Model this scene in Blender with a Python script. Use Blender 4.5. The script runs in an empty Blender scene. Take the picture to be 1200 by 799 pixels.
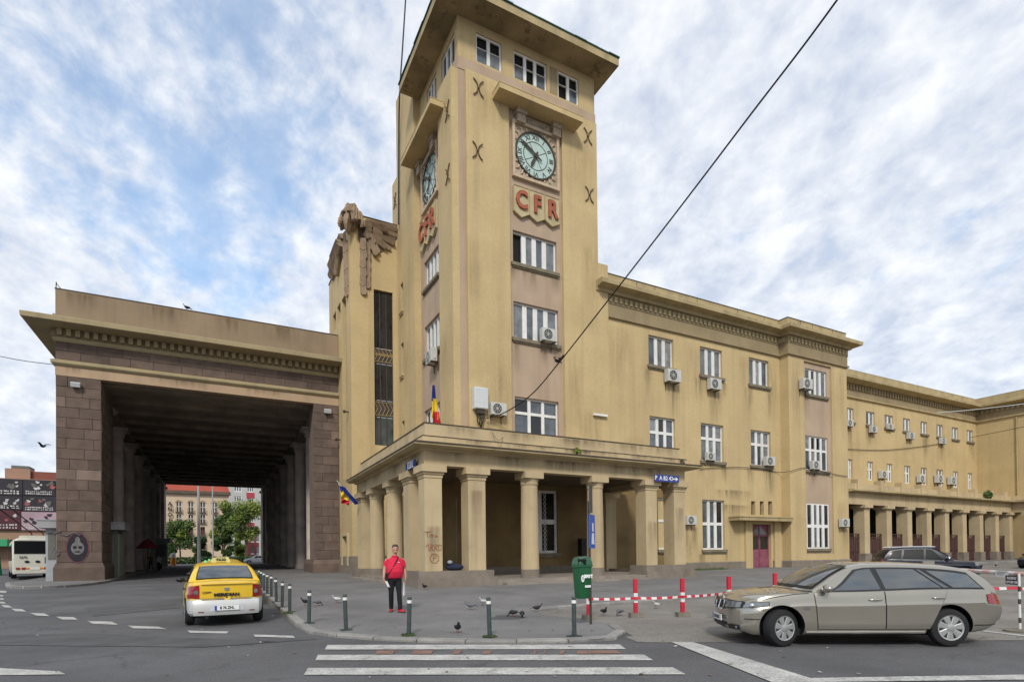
import bpy, bmesh, math, random
import numpy as np
from mathutils import Vector, Matrix
random.seed(7)
R = math.radians
scene = bpy.context.scene
col = scene.collection

# ------------------------------------------------------------------ camera
F, CY, W_, H_ = 659.605, 643.991, 1200.0, 799.0
YAW, PIT, ROL, EYE = R(27.81243883), R(0.5356319), R(-0.64231106), 1.7
def _axes():
    r = Vector((math.cos(YAW), -math.sin(YAW), 0)); f = Vector((math.sin(YAW), math.cos(YAW), 0)); u = Vector((0, 0, 1))
    f2 = f*math.cos(PIT)+u*math.sin(PIT); u2 = u*math.cos(PIT)-f*math.sin(PIT)
    return r*math.cos(ROL)+u2*math.sin(ROL), u2*math.cos(ROL)-r*math.sin(ROL), f2
RX, UX, FX = _axes()
EYEP = Vector((0, 0, EYE))
cam = bpy.data.cameras.new('camera'); camo = bpy.data.objects.new('camera', cam); col.objects.link(camo)
m4 = Matrix((RX, UX, -FX)).transposed().to_4x4(); m4.translation = EYEP
camo.matrix_world = m4
cam.sensor_fit = 'HORIZONTAL'; cam.sensor_width = 36; cam.lens = F/W_*36
cam.shift_y = (CY-H_/2)/W_; cam.clip_end = 4000; cam.clip_start = .1
scene.camera = camo

# survey helpers: the point where a sight line of the photograph meets a known plane of the place
def ray(px, py): return FX+RX*((px-600)/F)-UX*((py-CY)/F)
def at(px, py, x=None, y=None, z=None):
    d = ray(px, py)
    t = (x-EYEP.x)/d.x if x is not None else (y-EYEP.y)/d.y if y is not None else (z-EYEP.z)/d.z
    return EYEP+d*t
def clampf(v, a, b): return max(a, min(b, v))
def gz(x, y): return .006*clampf(y, -60, 130)+.003*clampf(x, -60, 120)      # the square rises gently to the station
def pz(x, y): return gz(x, y)+.055+.165*clampf((y-12)/9, 0, 1)             # pavement, dropped to the crossing
def gat(px, py, dz=0.0):
    d = ray(px, py); n = Vector((-.003, -.006, 1)); t = (dz-n.dot(EYEP))/n.dot(d); return EYEP+d*t

def gpav(px, py):
    dz = .08
    for _ in range(8): p = gat(px, py, dz); dz = pz(p.x, p.y)-gz(p.x, p.y)
    return p

# ------------------------------------------------------------------ sky, sun, exposure
SUN_EL, SUN_AZ = R(40), R(212)     # azimuth clockwise from +Y
SKYG = (1.15, 1.5, 1.6)
world = bpy.data.worlds.new('World'); scene.world = world; world.use_nodes = True
def build_world():
    nt = world.node_tree; N = nt.nodes; L = nt.links; N.clear()
    out = N.new('ShaderNodeOutputWorld'); bg = N.new('ShaderNodeBackground'); bg.inputs['Strength'].default_value = .1
    L.new(bg.outputs[0], out.inputs[0])
    sky = N.new('ShaderNodeTexSky'); sky.sky_type = 'NISHITA'; sky.sun_disc = False
    sky.sun_elevation = SUN_EL; sky.sun_rotation = SUN_AZ
    tc = N.new('ShaderNodeTexCoord'); sep = N.new('ShaderNodeSeparateXYZ'); L.new(tc.outputs['Generated'], sep.inputs[0])
    def math_(op, a, b=None, c=None):
        n = N.new('ShaderNodeMath'); n.operation = op
        for i, v in enumerate((a, b, c)):
            if v is None: continue
            if isinstance(v, (int, float)): n.inputs[i].default_value = v
            else: L.new(v, n.inputs[i])
        return n.outputs[0]
    zc = math_('ADD', math_('MAXIMUM', sep.outputs[2], 0.02), .42)
    u = math_('DIVIDE', sep.outputs[0], zc); v = math_('DIVIDE', sep.outputs[1], zc)
    cmb = N.new('ShaderNodeCombineXYZ'); L.new(u, cmb.inputs[0]); L.new(v, cmb.inputs[1])
    def noise(scale, detail, rough, dist, off, stretch=(1, 1, 1), rot=0):
        mp = N.new('ShaderNodeMapping'); mp.inputs['Location'].default_value = off; mp.inputs['Scale'].default_value = stretch
        mp.inputs['Rotation'].default_value = (0, 0, rot); L.new(cmb.outputs[0], mp.inputs[0])
        n = N.new('ShaderNodeTexNoise'); n.inputs['Scale'].default_value = scale; n.inputs['Detail'].default_value = detail
        n.inputs['Roughness'].default_value = rough; n.inputs['Distortion'].default_value = dist
        L.new(mp.outputs[0], n.inputs['Vector']); return n.outputs['Fac']
    big = noise(1.3, 4, .5, .3, (3.1, 1.7, 0)); ripple = noise(14, 6, .6, .15, (0, 0, 2), (1, .85, 1), R(-30)); shade = noise(12.0, 6, .6, .15, (7, 2, 5), (1, .85, 1), R(-30))
    # the clear gap high over the viaduct
    gd = ray(150, 40).normalized()
    dv = N.new('ShaderNodeVectorMath'); dv.operation = 'DOT_PRODUCT'; L.new(tc.outputs['Generated'], dv.inputs[0]); dv.inputs[1].default_value = gd
    gap = N.new('ShaderNodeMapRange'); gap.interpolation_type = 'SMOOTHSTEP'; gap.inputs[1].default_value = .93; gap.inputs[2].default_value = 1.0
    gap.inputs[3].default_value = 0; gap.inputs[4].default_value = .17; L.new(dv.outputs['Value'], gap.inputs[0])
    side = math_('MULTIPLY', math_('ADD', sep.outputs[0], -.15), .12)
    dens = math_('ADD', math_('ADD', math_('ADD', big, math_('MULTIPLY', math_('SUBTRACT', ripple, .5), .62)), .255), side)
    dens = math_('ADD', dens, math_('MULTIPLY', math_('POWER', math_('SUBTRACT', 1.0, math_('MAXIMUM', sep.outputs[2], 0.0)), 5.0), .28))
    dens = math_('SUBTRACT', dens, gap.outputs[0])
    cov = N.new('ShaderNodeMapRange'); cov.interpolation_type = 'SMOOTHSTEP'
    cov.inputs[1].default_value = .45; cov.inputs[2].default_value = .72; cov.inputs[3].default_value = .40; L.new(dens, cov.inputs[0])
    br = N.new('ShaderNodeMapRange'); br.inputs[1].default_value = .38; br.inputs[2].default_value = .62
    L.new(math_('ADD', math_('MULTIPLY', shade, .6), math_('MULTIPLY', ripple, .4)), br.inputs[0])
    cc = N.new('ShaderNodeMix'); cc.data_type = 'RGBA'; cc.inputs['A'].default_value = (3.7, 4.1, 4.9, 1); cc.inputs['B'].default_value = (6.0, 6.1, 6.25, 1)
    L.new(br.outputs[0], cc.inputs['Factor'])
    blue = N.new('ShaderNodeMix'); blue.data_type = 'RGBA'; blue.blend_type = 'MULTIPLY'; blue.inputs['Factor'].default_value = 1
    L.new(sky.outputs[0], blue.inputs['A']); blue.inputs['B'].default_value = (SKYG[0], SKYG[1], SKYG[2], 1)
    fin = N.new('ShaderNodeMix'); fin.data_type = 'RGBA'
    L.new(math_('MULTIPLY', cov.outputs[0], .96), fin.inputs['Factor']); L.new(blue.outputs['Result'], fin.inputs['A']); L.new(cc.outputs['Result'], fin.inputs['B'])
    L.new(fin.outputs['Result'], bg.inputs['Color'])
build_world()
sl = bpy.data.lights.new('sun', 'SUN'); sl.energy = 1.5; sl.angle = R(10); sl.color = (1, .95, .86)
so = bpy.data.objects.new('sun', sl); col.objects.link(so)
sd = Vector((math.sin(SUN_AZ)*math.cos(SUN_EL), math.cos(SUN_AZ)*math.cos(SUN_EL), math.sin(SUN_EL)))
so.rotation_euler = sd.to_track_quat('Z', 'Y').to_euler(); so.location = (0, 0, 80)
scene.view_settings.view_transform = 'Standard'; scene.view_settings.look = 'None'; scene.view_settings.exposure = .76; scene.view_settings.gamma = 1
scene.cycles.max_bounces = 6; scene.cycles.use_denoising = True
try: scene.cycles.denoiser = 'OPENIMAGEDENOISE'
except Exception: pass

# ------------------------------------------------------------------ materials
MATS = {}
def mat(name, c, rough=.85, var=.12, scale=1.2, streak=0.0, sc=None, bump=.0, bscale=30, metal=0., spec=.35, coat=0., rnd=0., spots=0., spc=(.05, .045, .04), em=0., sz=.06, lines=None, cracks=0., fine=0., ior=0.):
    m = bpy.data.materials.new(name); m.use_nodes = True; nt = m.node_tree; N = nt.nodes; L = nt.links
    b = N['Principled BSDF']; b.inputs['Roughness'].default_value = rough; b.inputs['Metallic'].default_value = metal
    b.inputs['Specular IOR Level'].default_value = spec; b.inputs['Coat Weight'].default_value = coat; b.inputs['Coat Roughness'].default_value = .04
    tc = N.new('ShaderNodeTexCoord'); co = tc.outputs['Object']
    def noise(sc_, det=4, stretch=None, rough_=.55):
        n = N.new('ShaderNodeTexNoise'); n.inputs['Scale'].default_value = sc_; n.inputs['Detail'].default_value = det; n.inputs['Roughness'].default_value = rough_
        if stretch:
            mp = N.new('ShaderNodeMapping'); mp.inputs['Scale'].default_value = stretch; L.new(co, mp.inputs[0]); L.new(mp.outputs[0], n.inputs['Vector'])
        else: L.new(co, n.inputs['Vector'])
        return n.outputs['Fac']
    def rng(v, a, b_, c0=0., c1=1.):
        n = N.new('ShaderNodeMapRange'); n.inputs[1].default_value = a; n.inputs[2].default_value = b_; n.inputs[3].default_value = c0; n.inputs[4].default_value = c1
        L.new(v, n.inputs[0]); return n.outputs[0]
    def mix(f, a, b_, mode='MIX'):
        n = N.new('ShaderNodeMix'); n.data_type = 'RGBA'; n.blend_type = mode
        for k, v in (('Factor', f), ('A', a), ('B', b_)):
            if isinstance(v, (int, float)): n.inputs[k].default_value = v
            elif isinstance(v, tuple): n.inputs[k].default_value = (*v[:3], 1)
            else: L.new(v, n.inputs[k])
        return n.outputs['Result']
    cur = tuple(c)
    if var > 0:
        lo = tuple(x*(1-var) for x in c); hi = tuple(min(1, x*(1+var)) for x in c)
        cur = mix(rng(noise(scale, 6), .3, .7), lo, hi)
    if rnd > 0:
        oi = N.new('ShaderNodeObjectInfo'); cur = mix(1.0, cur, mix(oi.outputs['Random'], (1-rnd,)*3, (1+rnd*.6, 1+rnd*.5, 1+rnd*.45)), 'MULTIPLY')
    if streak > 0:
        f = rng(noise(1.0, 5, (1.3, 1.3, sz), .6), .5, .78, 0, streak)
        cur = mix(f, cur, tuple(sc or (.12, .1, .075)))
    if spots > 0:
        cur = mix(rng(noise(scale*3.3, 6, None, .65), .56, .74, 0, spots), cur, tuple(spc))
    if fine > 0:
        cur = mix(1.0, cur, mix(rng(noise(fine, 2, None, .7), .3, .7), (1-.28*(1 if fine > 20 else .16),)*3, (1+.28*(1 if fine > 20 else .16),)*3), 'MULTIPLY')
    if cracks > 0:      # wandering cracks in the surface course
        nz = N.new('ShaderNodeTexNoise'); nz.inputs['Scale'].default_value = 2.2; nz.inputs['Detail'].default_value = 5; L.new(co, nz.inputs['Vector'])
        vm = N.new('ShaderNodeVectorMath'); vm.operation = 'MULTIPLY_ADD'; L.new(nz.outputs['Color'], vm.inputs[0]); vm.inputs[1].default_value = (.9, .9, .0); L.new(co, vm.inputs[2])
        vo = N.new('ShaderNodeTexVoronoi'); vo.feature = 'DISTANCE_TO_EDGE'; vo.inputs['Scale'].default_value = cracks; L.new(vm.outputs[0], vo.inputs['Vector'])
        lm = N.new('ShaderNodeMath'); lm.operation = 'MULTIPLY'; L.new(rng(vo.outputs['Distance'], 0, .012, 1, 0), lm.inputs[0]); L.new(rng(noise(.33, 3), .47, .6, 0, .75), lm.inputs[1]); cur = mix(lm.outputs[0], cur, tuple(x*.42 for x in c))
    if isinstance(cur, tuple): b.inputs['Base Color'].default_value = (*cur, 1)
    else: L.new(cur, b.inputs['Base Color'])
    h = None
    if bump > 0:
        h = noise(bscale, 3)
    if lines:      # fine scored courses in the render
        br = N.new('ShaderNodeTexBrick'); br.offset = .5; br.inputs['Color1'].default_value = br.inputs['Color2'].default_value = (1, 1, 1, 1); br.inputs['Mortar'].default_value = (0, 0, 0, 1)
        br.inputs['Scale'].default_value = 1; br.inputs['Mortar Size'].default_value = .02; br.inputs['Mortar Smooth'].default_value = .3; br.inputs['Brick Width'].default_value = 1.6; br.inputs['Row Height'].default_value = lines
        sp = N.new('ShaderNodeSeparateXYZ'); L.new(co, sp.inputs[0]); ad = N.new('ShaderNodeMath'); L.new(sp.outputs[0], ad.inputs[0]); L.new(sp.outputs[1], ad.inputs[1])
        cb = N.new('ShaderNodeCombineXYZ'); L.new(ad.outputs[0], cb.inputs[0]); L.new(sp.outputs[2], cb.inputs[1]); L.new(cb.outputs[0], br.inputs['Vector'])
        a2 = N.new('ShaderNodeMath'); a2.operation = 'MULTIPLY_ADD'; L.new(br.outputs['Color'], a2.inputs[0]); a2.inputs[1].default_value = 1.2
        if h is not None: L.new(h, a2.inputs[2])
        h = a2.outputs[0]
    if h is not None:
        bp = N.new('ShaderNodeBump'); bp.inputs['Strength'].default_value = bump or .4; bp.inputs['Distance'].default_value = .02; L.new(h, bp.inputs['Height']); L.new(bp.outputs[0], b.inputs['Normal'])
    if em > 0:
        b.inputs['Emission Color'].default_value = (*c, 1); b.inputs['Emission Strength'].default_value = em
    if ior: b.inputs['IOR'].default_value = ior
    MATS[name] = m; return m
YEL = (.505, .383, .20)
mat('stucco', YEL, .9, .10, .35, .45, (.28, .205, .115), .4, 16, spots=.2, spc=(.36, .255, .13), sz=.045, fine=5)
mat('stucco_scored', YEL, .9, .10, .35, .45, (.28, .205, .115), .4, 16, spots=.2, spc=(.36, .255, .13), lines=.62, fine=5)
mat('stucco_porch', (.48, .375, .225), .9, .12, .6, .5, (.17, .135, .09), .35, 22, spots=.25, spc=(.26, .20, .125))
mat('stucco_grimy_shaded', (.205, .138, .058), .9, .25, .6, .6, (.13, .10, .06), .35, 22, spots=.4, spc=(.16, .12, .07))  # grimy stucco, darkened further to put the porch shade into the colour
mat('stucco_pale', (.50, .40, .24), .9, .1, .4, .35, (.25, .19, .11), .3, 22)
mat('cornice_render', (.40, .315, .17), .9, .14, .7, .5, (.11, .095, .06), .3, 20, spots=.3, spc=(.14, .12, .07))
mat('frieze_render', (.29, .225, .13), .9, .12, .7, .35, (.10, .08, .05), .3, 20)
mat('pink_render', (.42, .315, .225), .9, .10, .5, .4, (.24, .15, .11), .3, 22)
mat('arch_plaster', (.42, .30, .195), .9, .1, .4, .4, (.2, .14, .09), .25, 20)
mat('arch_parapet', (.27, .20, .13), .9, .12, .4, .35, (.13, .1, .07), .25, 20)
mat('arch_cornice', (.36, .29, .17), .9, .12, .5, .35, (.15, .12, .07), .25, 20)
mat('viaduct_stone', (.128, .092, .073), .85, .22, 1.4, .3, (.06, .045, .04), .6, 14, rnd=.2)
mat('viaduct_stone_light', (.185, .135, .108), .85, .2, 1.4, .2, (.09, .07, .06), .6, 14, rnd=.2)
mat('pier_joint', (.20, .15, .12), .95, .2, 3, 0, None, .3, 20)
mat('stone_joint', (.27, .22, .185), .95, .2, 3, 0, None, .3, 20)
mat('porch_soffit', (.11, .085, .055), .95, .3, .6)  # dark ceiling colour stands in for deeper shade inside the porch
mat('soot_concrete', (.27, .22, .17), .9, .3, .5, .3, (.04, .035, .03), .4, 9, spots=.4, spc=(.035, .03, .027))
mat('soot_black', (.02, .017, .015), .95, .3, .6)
mat('soot_stone', (.45, .38, .335), .9, .25, .8, .3, (.05, .04, .035), .5, 12)
mat('plinth_stone', (.21, .175, .14), .9, .2, 1.4, .35, (.10, .085, .07), .5, 14, spots=.35, spc=(.10, .085, .07))
mat('step_stone', (.25, .215, .18), .9, .2, 1.4, 0, None, .5, 14, spots=.4, spc=(.11, .095, .08))
mat('eagle_render', (.29, .21, .14), .9, .2, 2.5, .4, (.12, .09, .06), .4, 14, rnd=.1)
mat('wing_recess', (.12, .085, .055), .95, .2, 3)  # backing toned dark, painting in the shade of the gaps between feathers
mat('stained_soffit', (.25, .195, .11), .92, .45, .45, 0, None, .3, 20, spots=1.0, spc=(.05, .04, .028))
mat('white_paint', (.72, .71, .68), .6, .08, 3, .25, (.4, .37, .32), .1, 40)
mat('sill_stone', (.19, .16, .11), .9, .2, 2, .2, (.09, .075, .05), .3, 20)
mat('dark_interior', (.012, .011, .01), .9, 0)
mat('glass_blue', (.085, .105, .125), .08, .5, 1.7, .5, (.2, .22, .24), spec=.6, rnd=.5)
mat('glass_curtain', (.20, .215, .225), .12, .4, 2.2, .6, (.1, .11, .13), spec=.5, rnd=.45, sz=.02)
mat('glass_dark', (.018, .02, .022), .06, .3, 1.5, spec=.6, rnd=.4)
mat('glass_bluish', (.06, .075, .075), .07, .5, .9, .6, (.015, .018, .018), spec=.6)
mat('rusty_iron', (.10, .065, .032), .8, .3, 8)
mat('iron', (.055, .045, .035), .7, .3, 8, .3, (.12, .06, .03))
mat('black', (.012, .012, .013), .5, 0)
mat('rubber', (.018, .018, .019), .85, .2, 9, bump=.2, bscale=60)
mat('cable_black', (.012, .012, .012), .6, 0)
mat('green_copper', (.03, .10, .085), .6, .3, 2)
mat('clock_glass', (.43, .55, .50), .25, .08, 2, spec=.4)
mat('ivory_frame', (.50, .39, .27), .8, .15, 3, .3, (.3, .25, .17))
mat('ornament_gold', (.40, .32, .23), .7, .35, 8, .2, (.2, .16, .1), .5, 30)
mat('letter_red', (.34, .10, .055), .75, .2, 3, .3, (.2, .07, .04))
mat('shield_cream', (.46, .385, .225), .85, .12, 2, .35, (.24, .19, .11))
mat('ac_white', (.5, .5, .47), .5, .08, 4, .3, (.35, .34, .31))
mat('ac_grille', (.05, .05, .05), .6, .2, 9)
mat('grey_plastic', (.55, .57, .58), .5, .06, 4, .2, (.35, .36, .36))
mat('pink_door', (.24, .075, .11), .55, .2, 3, .35, (.16, .06, .07))
mat('maroon_gate', (.085, .042, .038), .6, .25, 3, .3, (.08, .035, .03))
mat('asphalt', (.104, .102, .105), .88, .26, .35, 0, None, .6, 55, spots=.5, spc=(.060, .060, .064), cracks=.32, fine=38)
mat('pavement_asphalt', (.165, .159, .155), .88, .22, .45, 0, None, .5, 45, spots=.5, spc=(.075, .073, .073), cracks=.5, fine=30)
mat('parking_concrete', (.19, .175, .155), .9, .18, .5, 0, None, .5, 40, spots=.55, spc=(.11, .10, .09), cracks=.28, fine=30)
mat('patch_asphalt', (.085, .084, .086), .9, .2, 1.5, 0, None, .5, 45)
mat('kerb_stone', (.26, .25, .235), .9, .2, 2.5, 0, None, .5, 25, rnd=.22, spots=.4, spc=(.13, .125, .115))
mat('road_paint', (.42, .41, .385), .8, .22, 2.5, 0, None, .3, 50, spots=1.0, spc=(.13, .13, .13), cracks=.9, fine=26)
mat('orange_paint', (.22, .13, .10), .85, .2, 3, 0, None, .3, 50, spots=.8, spc=(.09, .088, .09))
mat('paper_scrap', (.5, .49, .46), .9, .1); mat('leaf_litter', (.14, .10, .05), .9, .3)
mat('grass', (.075, .12, .03), .8, .4, 6)
mat('leaf', (.085, .14, .04), .6, .35, 1.2, rnd=.2, spec=.25)
mat('leaf_bright', (.20, .26, .05), .6, .35, 1.2, spec=.25)
mat('leaf_dark', (.05, .095, .032), .6, .35, 1.2, spec=.25)
mat('bark', (.11, .085, .06), .9, .3, 3, bump=.5, bscale=20)

def stain_mat(name, c, dens, top=30.0):
    m = bpy.data.materials.new(name); m.use_nodes = True; nt = m.node_tree; N = nt.nodes; L = nt.links; b = N['Principled BSDF']; b.inputs['Base Color'].default_value = (*c, 1); b.inputs['Roughness'].default_value = .95
    tc = N.new('ShaderNodeTexCoord'); sp = N.new('ShaderNodeSeparateXYZ'); L.new(tc.outputs['UV'], sp.inputs[0])
    def M(op, *v):
        n = N.new('ShaderNodeMath'); n.operation = op
        for i, x in enumerate(v):
            if isinstance(x, (int, float)): n.inputs[i].default_value = x
            else: L.new(x, n.inputs[i])
        return n.outputs[0]
    mp = N.new('ShaderNodeMapping'); mp.inputs['Scale'].default_value = (4.5, 4.5, .4); L.new(tc.outputs['Object'], mp.inputs[0]); nz = N.new('ShaderNodeTexNoise'); nz.inputs['Scale'].default_value = 1; nz.inputs['Detail'].default_value = 5; L.new(mp.outputs[0], nz.inputs['Vector'])
    side = M('MULTIPLY', M('MULTIPLY', sp.outputs[0], M('SUBTRACT', 1.0, sp.outputs[0])), 4.0); fall = M('MULTIPLY', M('POWER', sp.outputs[1], 1.3), M('SUBTRACT', 1.0, M('POWER', sp.outputs[1], top))); mr = N.new('ShaderNodeMapRange'); mr.inputs[1].default_value = .30; mr.inputs[2].default_value = .75; L.new(nz.outputs['Fac'], mr.inputs[0])
    L.new(M('MULTIPLY', M('MULTIPLY', M('MULTIPLY', side, fall), mr.outputs[0]), dens), b.inputs['Alpha']); MATS[name] = m
stain_mat('rain_stain', (.125, .09, .05), .62); stain_mat('rust_stain', (.18, .08, .035), .55); stain_mat('soot_stain', (.055, .044, .03), .65); stain_mat('pale_stain', (.55, .46, .33), .35, 3.0); stain_mat('faint_stain', (.19, .135, .075), .55, 3.0)

# ------------------------------------------------------------------ mesh helpers
ORG = {}
class MB:
    def __init__(s): s.v = []; s.f = []; s.mi = []
    def add(s, vs, fs, mi=0):
        o = len(s.v); s.v += [tuple(p) for p in vs]; s.f += [tuple(i+o for i in f) for f in fs]; s.mi += [mi]*len(fs); return s
    def box(s, x0, x1, y0, y1, z0, z1, mi=0):
        if x1 < x0: x0, x1 = x1, x0
        if y1 < y0: y0, y1 = y1, y0
        if z1 < z0: z0, z1 = z1, z0
        return s.add([(x0, y0, z0), (x1, y0, z0), (x1, y1, z0), (x0, y1, z0), (x0, y0, z1), (x1, y0, z1), (x1, y1, z1), (x0, y1, z1)],
                     [(0, 3, 2, 1), (4, 5, 6, 7), (0, 1, 5, 4), (1, 2, 6, 5), (2, 3, 7, 6), (3, 0, 4, 7)], mi)
    def cbox(s, c, d, rz=0, mi=0, rx=0, ry=0):
        M = Matrix.Rotation(rz, 3, 'Z') @ Matrix.Rotation(ry, 3, 'Y') @ Matrix.Rotation(rx, 3, 'X'); c = Vector(c); h = [k/2 for k in d]
        vs = [c+M @ Vector((sx*h[0], sy*h[1], sz*h[2])) for sz in (-1, 1) for sx, sy in ((-1, -1), (1, -1), (1, 1), (-1, 1))]
        return s.add(vs, [(0, 3, 2, 1), (4, 5, 6, 7), (0, 1, 5, 4), (1, 2, 6, 5), (2, 3, 7, 6), (3, 0, 4, 7)], mi)
    def quad(s, a, b, c, d, mi=0): return s.add([a, b, c, d], [(0, 1, 2, 3)], mi)
    def prism(s, pts, vec, mi=0):
        n = len(pts); v = Vector(vec); a = [Vector(p) for p in pts]
        return s.add(a+[p+v for p in a], [tuple(range(n))[::-1], tuple(range(n, 2*n))]+[(i, (i+1) % n, (i+1) % n+n, i+n) for i in range(n)], mi)
    def loft(s, rings, caps=True, mi=0, closed=True):
        n = len(rings[0]); vs = [p for r in rings for p in r]; fs = []
        for k in range(len(rings)-1):
            for i in range(n if closed else n-1):
                j = (i+1) % n; fs.append((k*n+i, k*n+j, (k+1)*n+j, (k+1)*n+i))
        if caps: fs.append(tuple(range(n))[::-1]); fs.append(tuple(range((len(rings)-1)*n, len(rings)*n)))
        return s.add(vs, fs, mi)
    def cyl(s, p0, p1, r0, r1=None, n=12, mi=0, caps=True):
        r1 = r0 if r1 is None else r1
        return s.tube([p0, p1], [r0, r1], n, mi, caps)
    def tube(s, path, r, n=8, mi=0, caps=True):
        P = [Vector(p) for p in path]; rr = r if isinstance(r, (list, tuple)) else [r]*len(P); rings = []; up = None
        for i, p in enumerate(P):
            t = (P[min(i+1, len(P)-1)]-P[max(i-1, 0)]).normalized()
            if up is None: up = Vector((0, 0, 1)) if abs(t.z) < .9 else Vector((1, 0, 0))
            a = t.cross(up).normalized(); b = t.cross(a).normalized() if True else None
            ri = rr[i]; ra, rb = ri if isinstance(ri, (tuple, list)) else (ri, ri)
            rings.append([p+a*ra*math.cos(2*math.pi*k/n)+b*rb*math.sin(2*math.pi*k/n) for k in range(n)])
        return s.loft(rings, caps, mi)
    def lathe(s, c, prof, n=20, mi=0, axis='z'):
        c = Vector(c); rings = []
        for r, z in prof:
            ring = []
            for k in range(n):
                a = 2*math.pi*k/n; u, v = r*math.cos(a), r*math.sin(a)
                ring.append(c+(Vector((u, v, z)) if axis == 'z' else Vector((u, z, v)) if axis == 'y' else Vector((z, u, v))))
            rings.append(ring)
        return s.loft(rings, True, mi)
    def ell(s, c, r, n=12, m=8, mi=0, rot=None):
        c = Vector(c); rings = []
        for j in range(m+1):
            t = -math.pi/2+math.pi*clampf(j/m, .02, .98); ring = []
            for k in range(n):
                a = 2*math.pi*k/n; p = Vector((r[0]*math.cos(t)*math.cos(a), r[1]*math.cos(t)*math.sin(a), r[2]*math.sin(t)))
                ring.append(c+(rot @ p if rot else p))
            rings.append(ring)
        return s.loft(rings, True, mi)
    def build(s, name, mats, parent=None, smooth=None, fix=True, kind=None):
        me = bpy.data.meshes.new(name); o = bpy.data.objects.new(name, me); col.objects.link(o)
        off = ORG.get(parent.name, Vector()) if parent else Vector()
        ORG[o.name] = off
        me.from_pydata([Vector(p)-off for p in s.v], [], s.f); me.update()
        for mm in (mats if isinstance(mats, (list, tuple)) else [mats]): me.materials.append(MATS[mm] if isinstance(mm, str) else mm)
        if any(s.mi): me.polygons.foreach_set('material_index', s.mi)
        if fix:
            bm = bmesh.new(); bm.from_mesh(me); bmesh.ops.recalc_face_normals(bm, faces=bm.faces); bm.to_mesh(me); bm.free()
        if smooth:
            me.polygons.foreach_set('use_smooth', [True]*len(me.polygons)); me.set_sharp_from_angle(angle=R(smooth))
        if parent: o.parent = parent
        if kind: o['kind'] = kind
        return o
def tag(o, label=None, cat=None, group=None, kind=None):
    if label: o['label'] = label
    if cat: o['category'] = cat
    if group: o['group'] = group
    if kind: o['kind'] = kind
    return o
def thing(name, label, cat, loc=(0, 0, 0), group=None, rz=0):
    o = bpy.data.objects.new(name, None); o.empty_display_size = .3; col.objects.link(o); o.location = loc; o.rotation_euler = (0, 0, rz)
    ORG[o.name] = Vector(loc); return tag(o, label, cat, group)
def copy_tree(o, parent=None):
    c = o.copy(); col.objects.link(c); c.parent = parent
    for ch in list(o.children): copy_tree(ch, c)
    return c
def place(o, loc, rz=0, label=None, group=None, s=None):
    o.location = loc; o.rotation_euler = (0, 0, rz)
    if label: o['label'] = label
    if group: o['group'] = group
    if s: o.scale = (s, s, s) if isinstance(s, (int, float)) else s
    return o
def chain(*pts): return list(pts)
def sweep(m, prof, path, mi=0, caps=True):
    """profile (out, z) swept along a plan path, outward = right hand of the direction, mitred"""
    P = [Vector((p[0], p[1])) for p in path]; rings = []
    for i, p in enumerate(P):
        ds = []
        if i > 0: ds.append((P[i]-P[i-1]).normalized())
        if i < len(P)-1: ds.append((P[i+1]-P[i]).normalized())
        ns = [Vector((d.y, -d.x)) for d in ds]
        n = ns[0] if len(ns) == 1 else (ns[0]+ns[1])/(1+ns[0].dot(ns[1]))
        rings.append([(p.x+n.x*o, p.y+n.y*o, z) for o, z in prof])
    return m.loft(rings, caps, mi)
def wall(m, axis, p, a0, a1, z0, z1, holes=(), depth=.3, mi=0, mr=None):
    """one wall sheet with real openings and reveals; axis y: faces -Y, axis x: faces -X"""
    mr = mi if mr is None else mr
    As = sorted({a0, a1, *[h[0] for h in holes], *[h[1] for h in holes]}); Zs = sorted({z0, z1, *[h[2] for h in holes], *[h[3] for h in holes]})
    V = (lambda a, z, d=0: (a, p+d, z)) if axis == 'y' else (lambda a, z, d=0: (p+d, a, z))
    for i in range(len(As)-1):
        for j in range(len(Zs)-1):
            ca, cz = (As[i]+As[i+1])/2, (Zs[j]+Zs[j+1])/2
            if any(h[0] < ca < h[1] and h[2] < cz < h[3] for h in holes): continue
            m.quad(V(As[i], Zs[j]), V(As[i+1], Zs[j]), V(As[i+1], Zs[j+1]), V(As[i], Zs[j+1]), mi)
    for h in holes:
        a, b, c, d = h[:4]
        m.quad(V(a, c), V(a, c, depth), V(b, c, depth), V(b, c), mr); m.quad(V(a, d), V(b, d), V(b, d, depth), V(a, d, depth), mr)
        m.quad(V(a, c), V(a, d), V(a, d, depth), V(a, c, depth), mr); m.quad(V(b, c), V(b, c, depth), V(b, d, depth), V(b, d), mr)
def abox(m, axis, p, a0, a1, d0, d1, z0, z1, mi=0):
    if axis == 'y': m.box(a0, a1, p+d0, p+d1, z0, z1, mi)
    else: m.box(p+d0, p+d1, a0, a1, z0, z1, mi)
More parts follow.
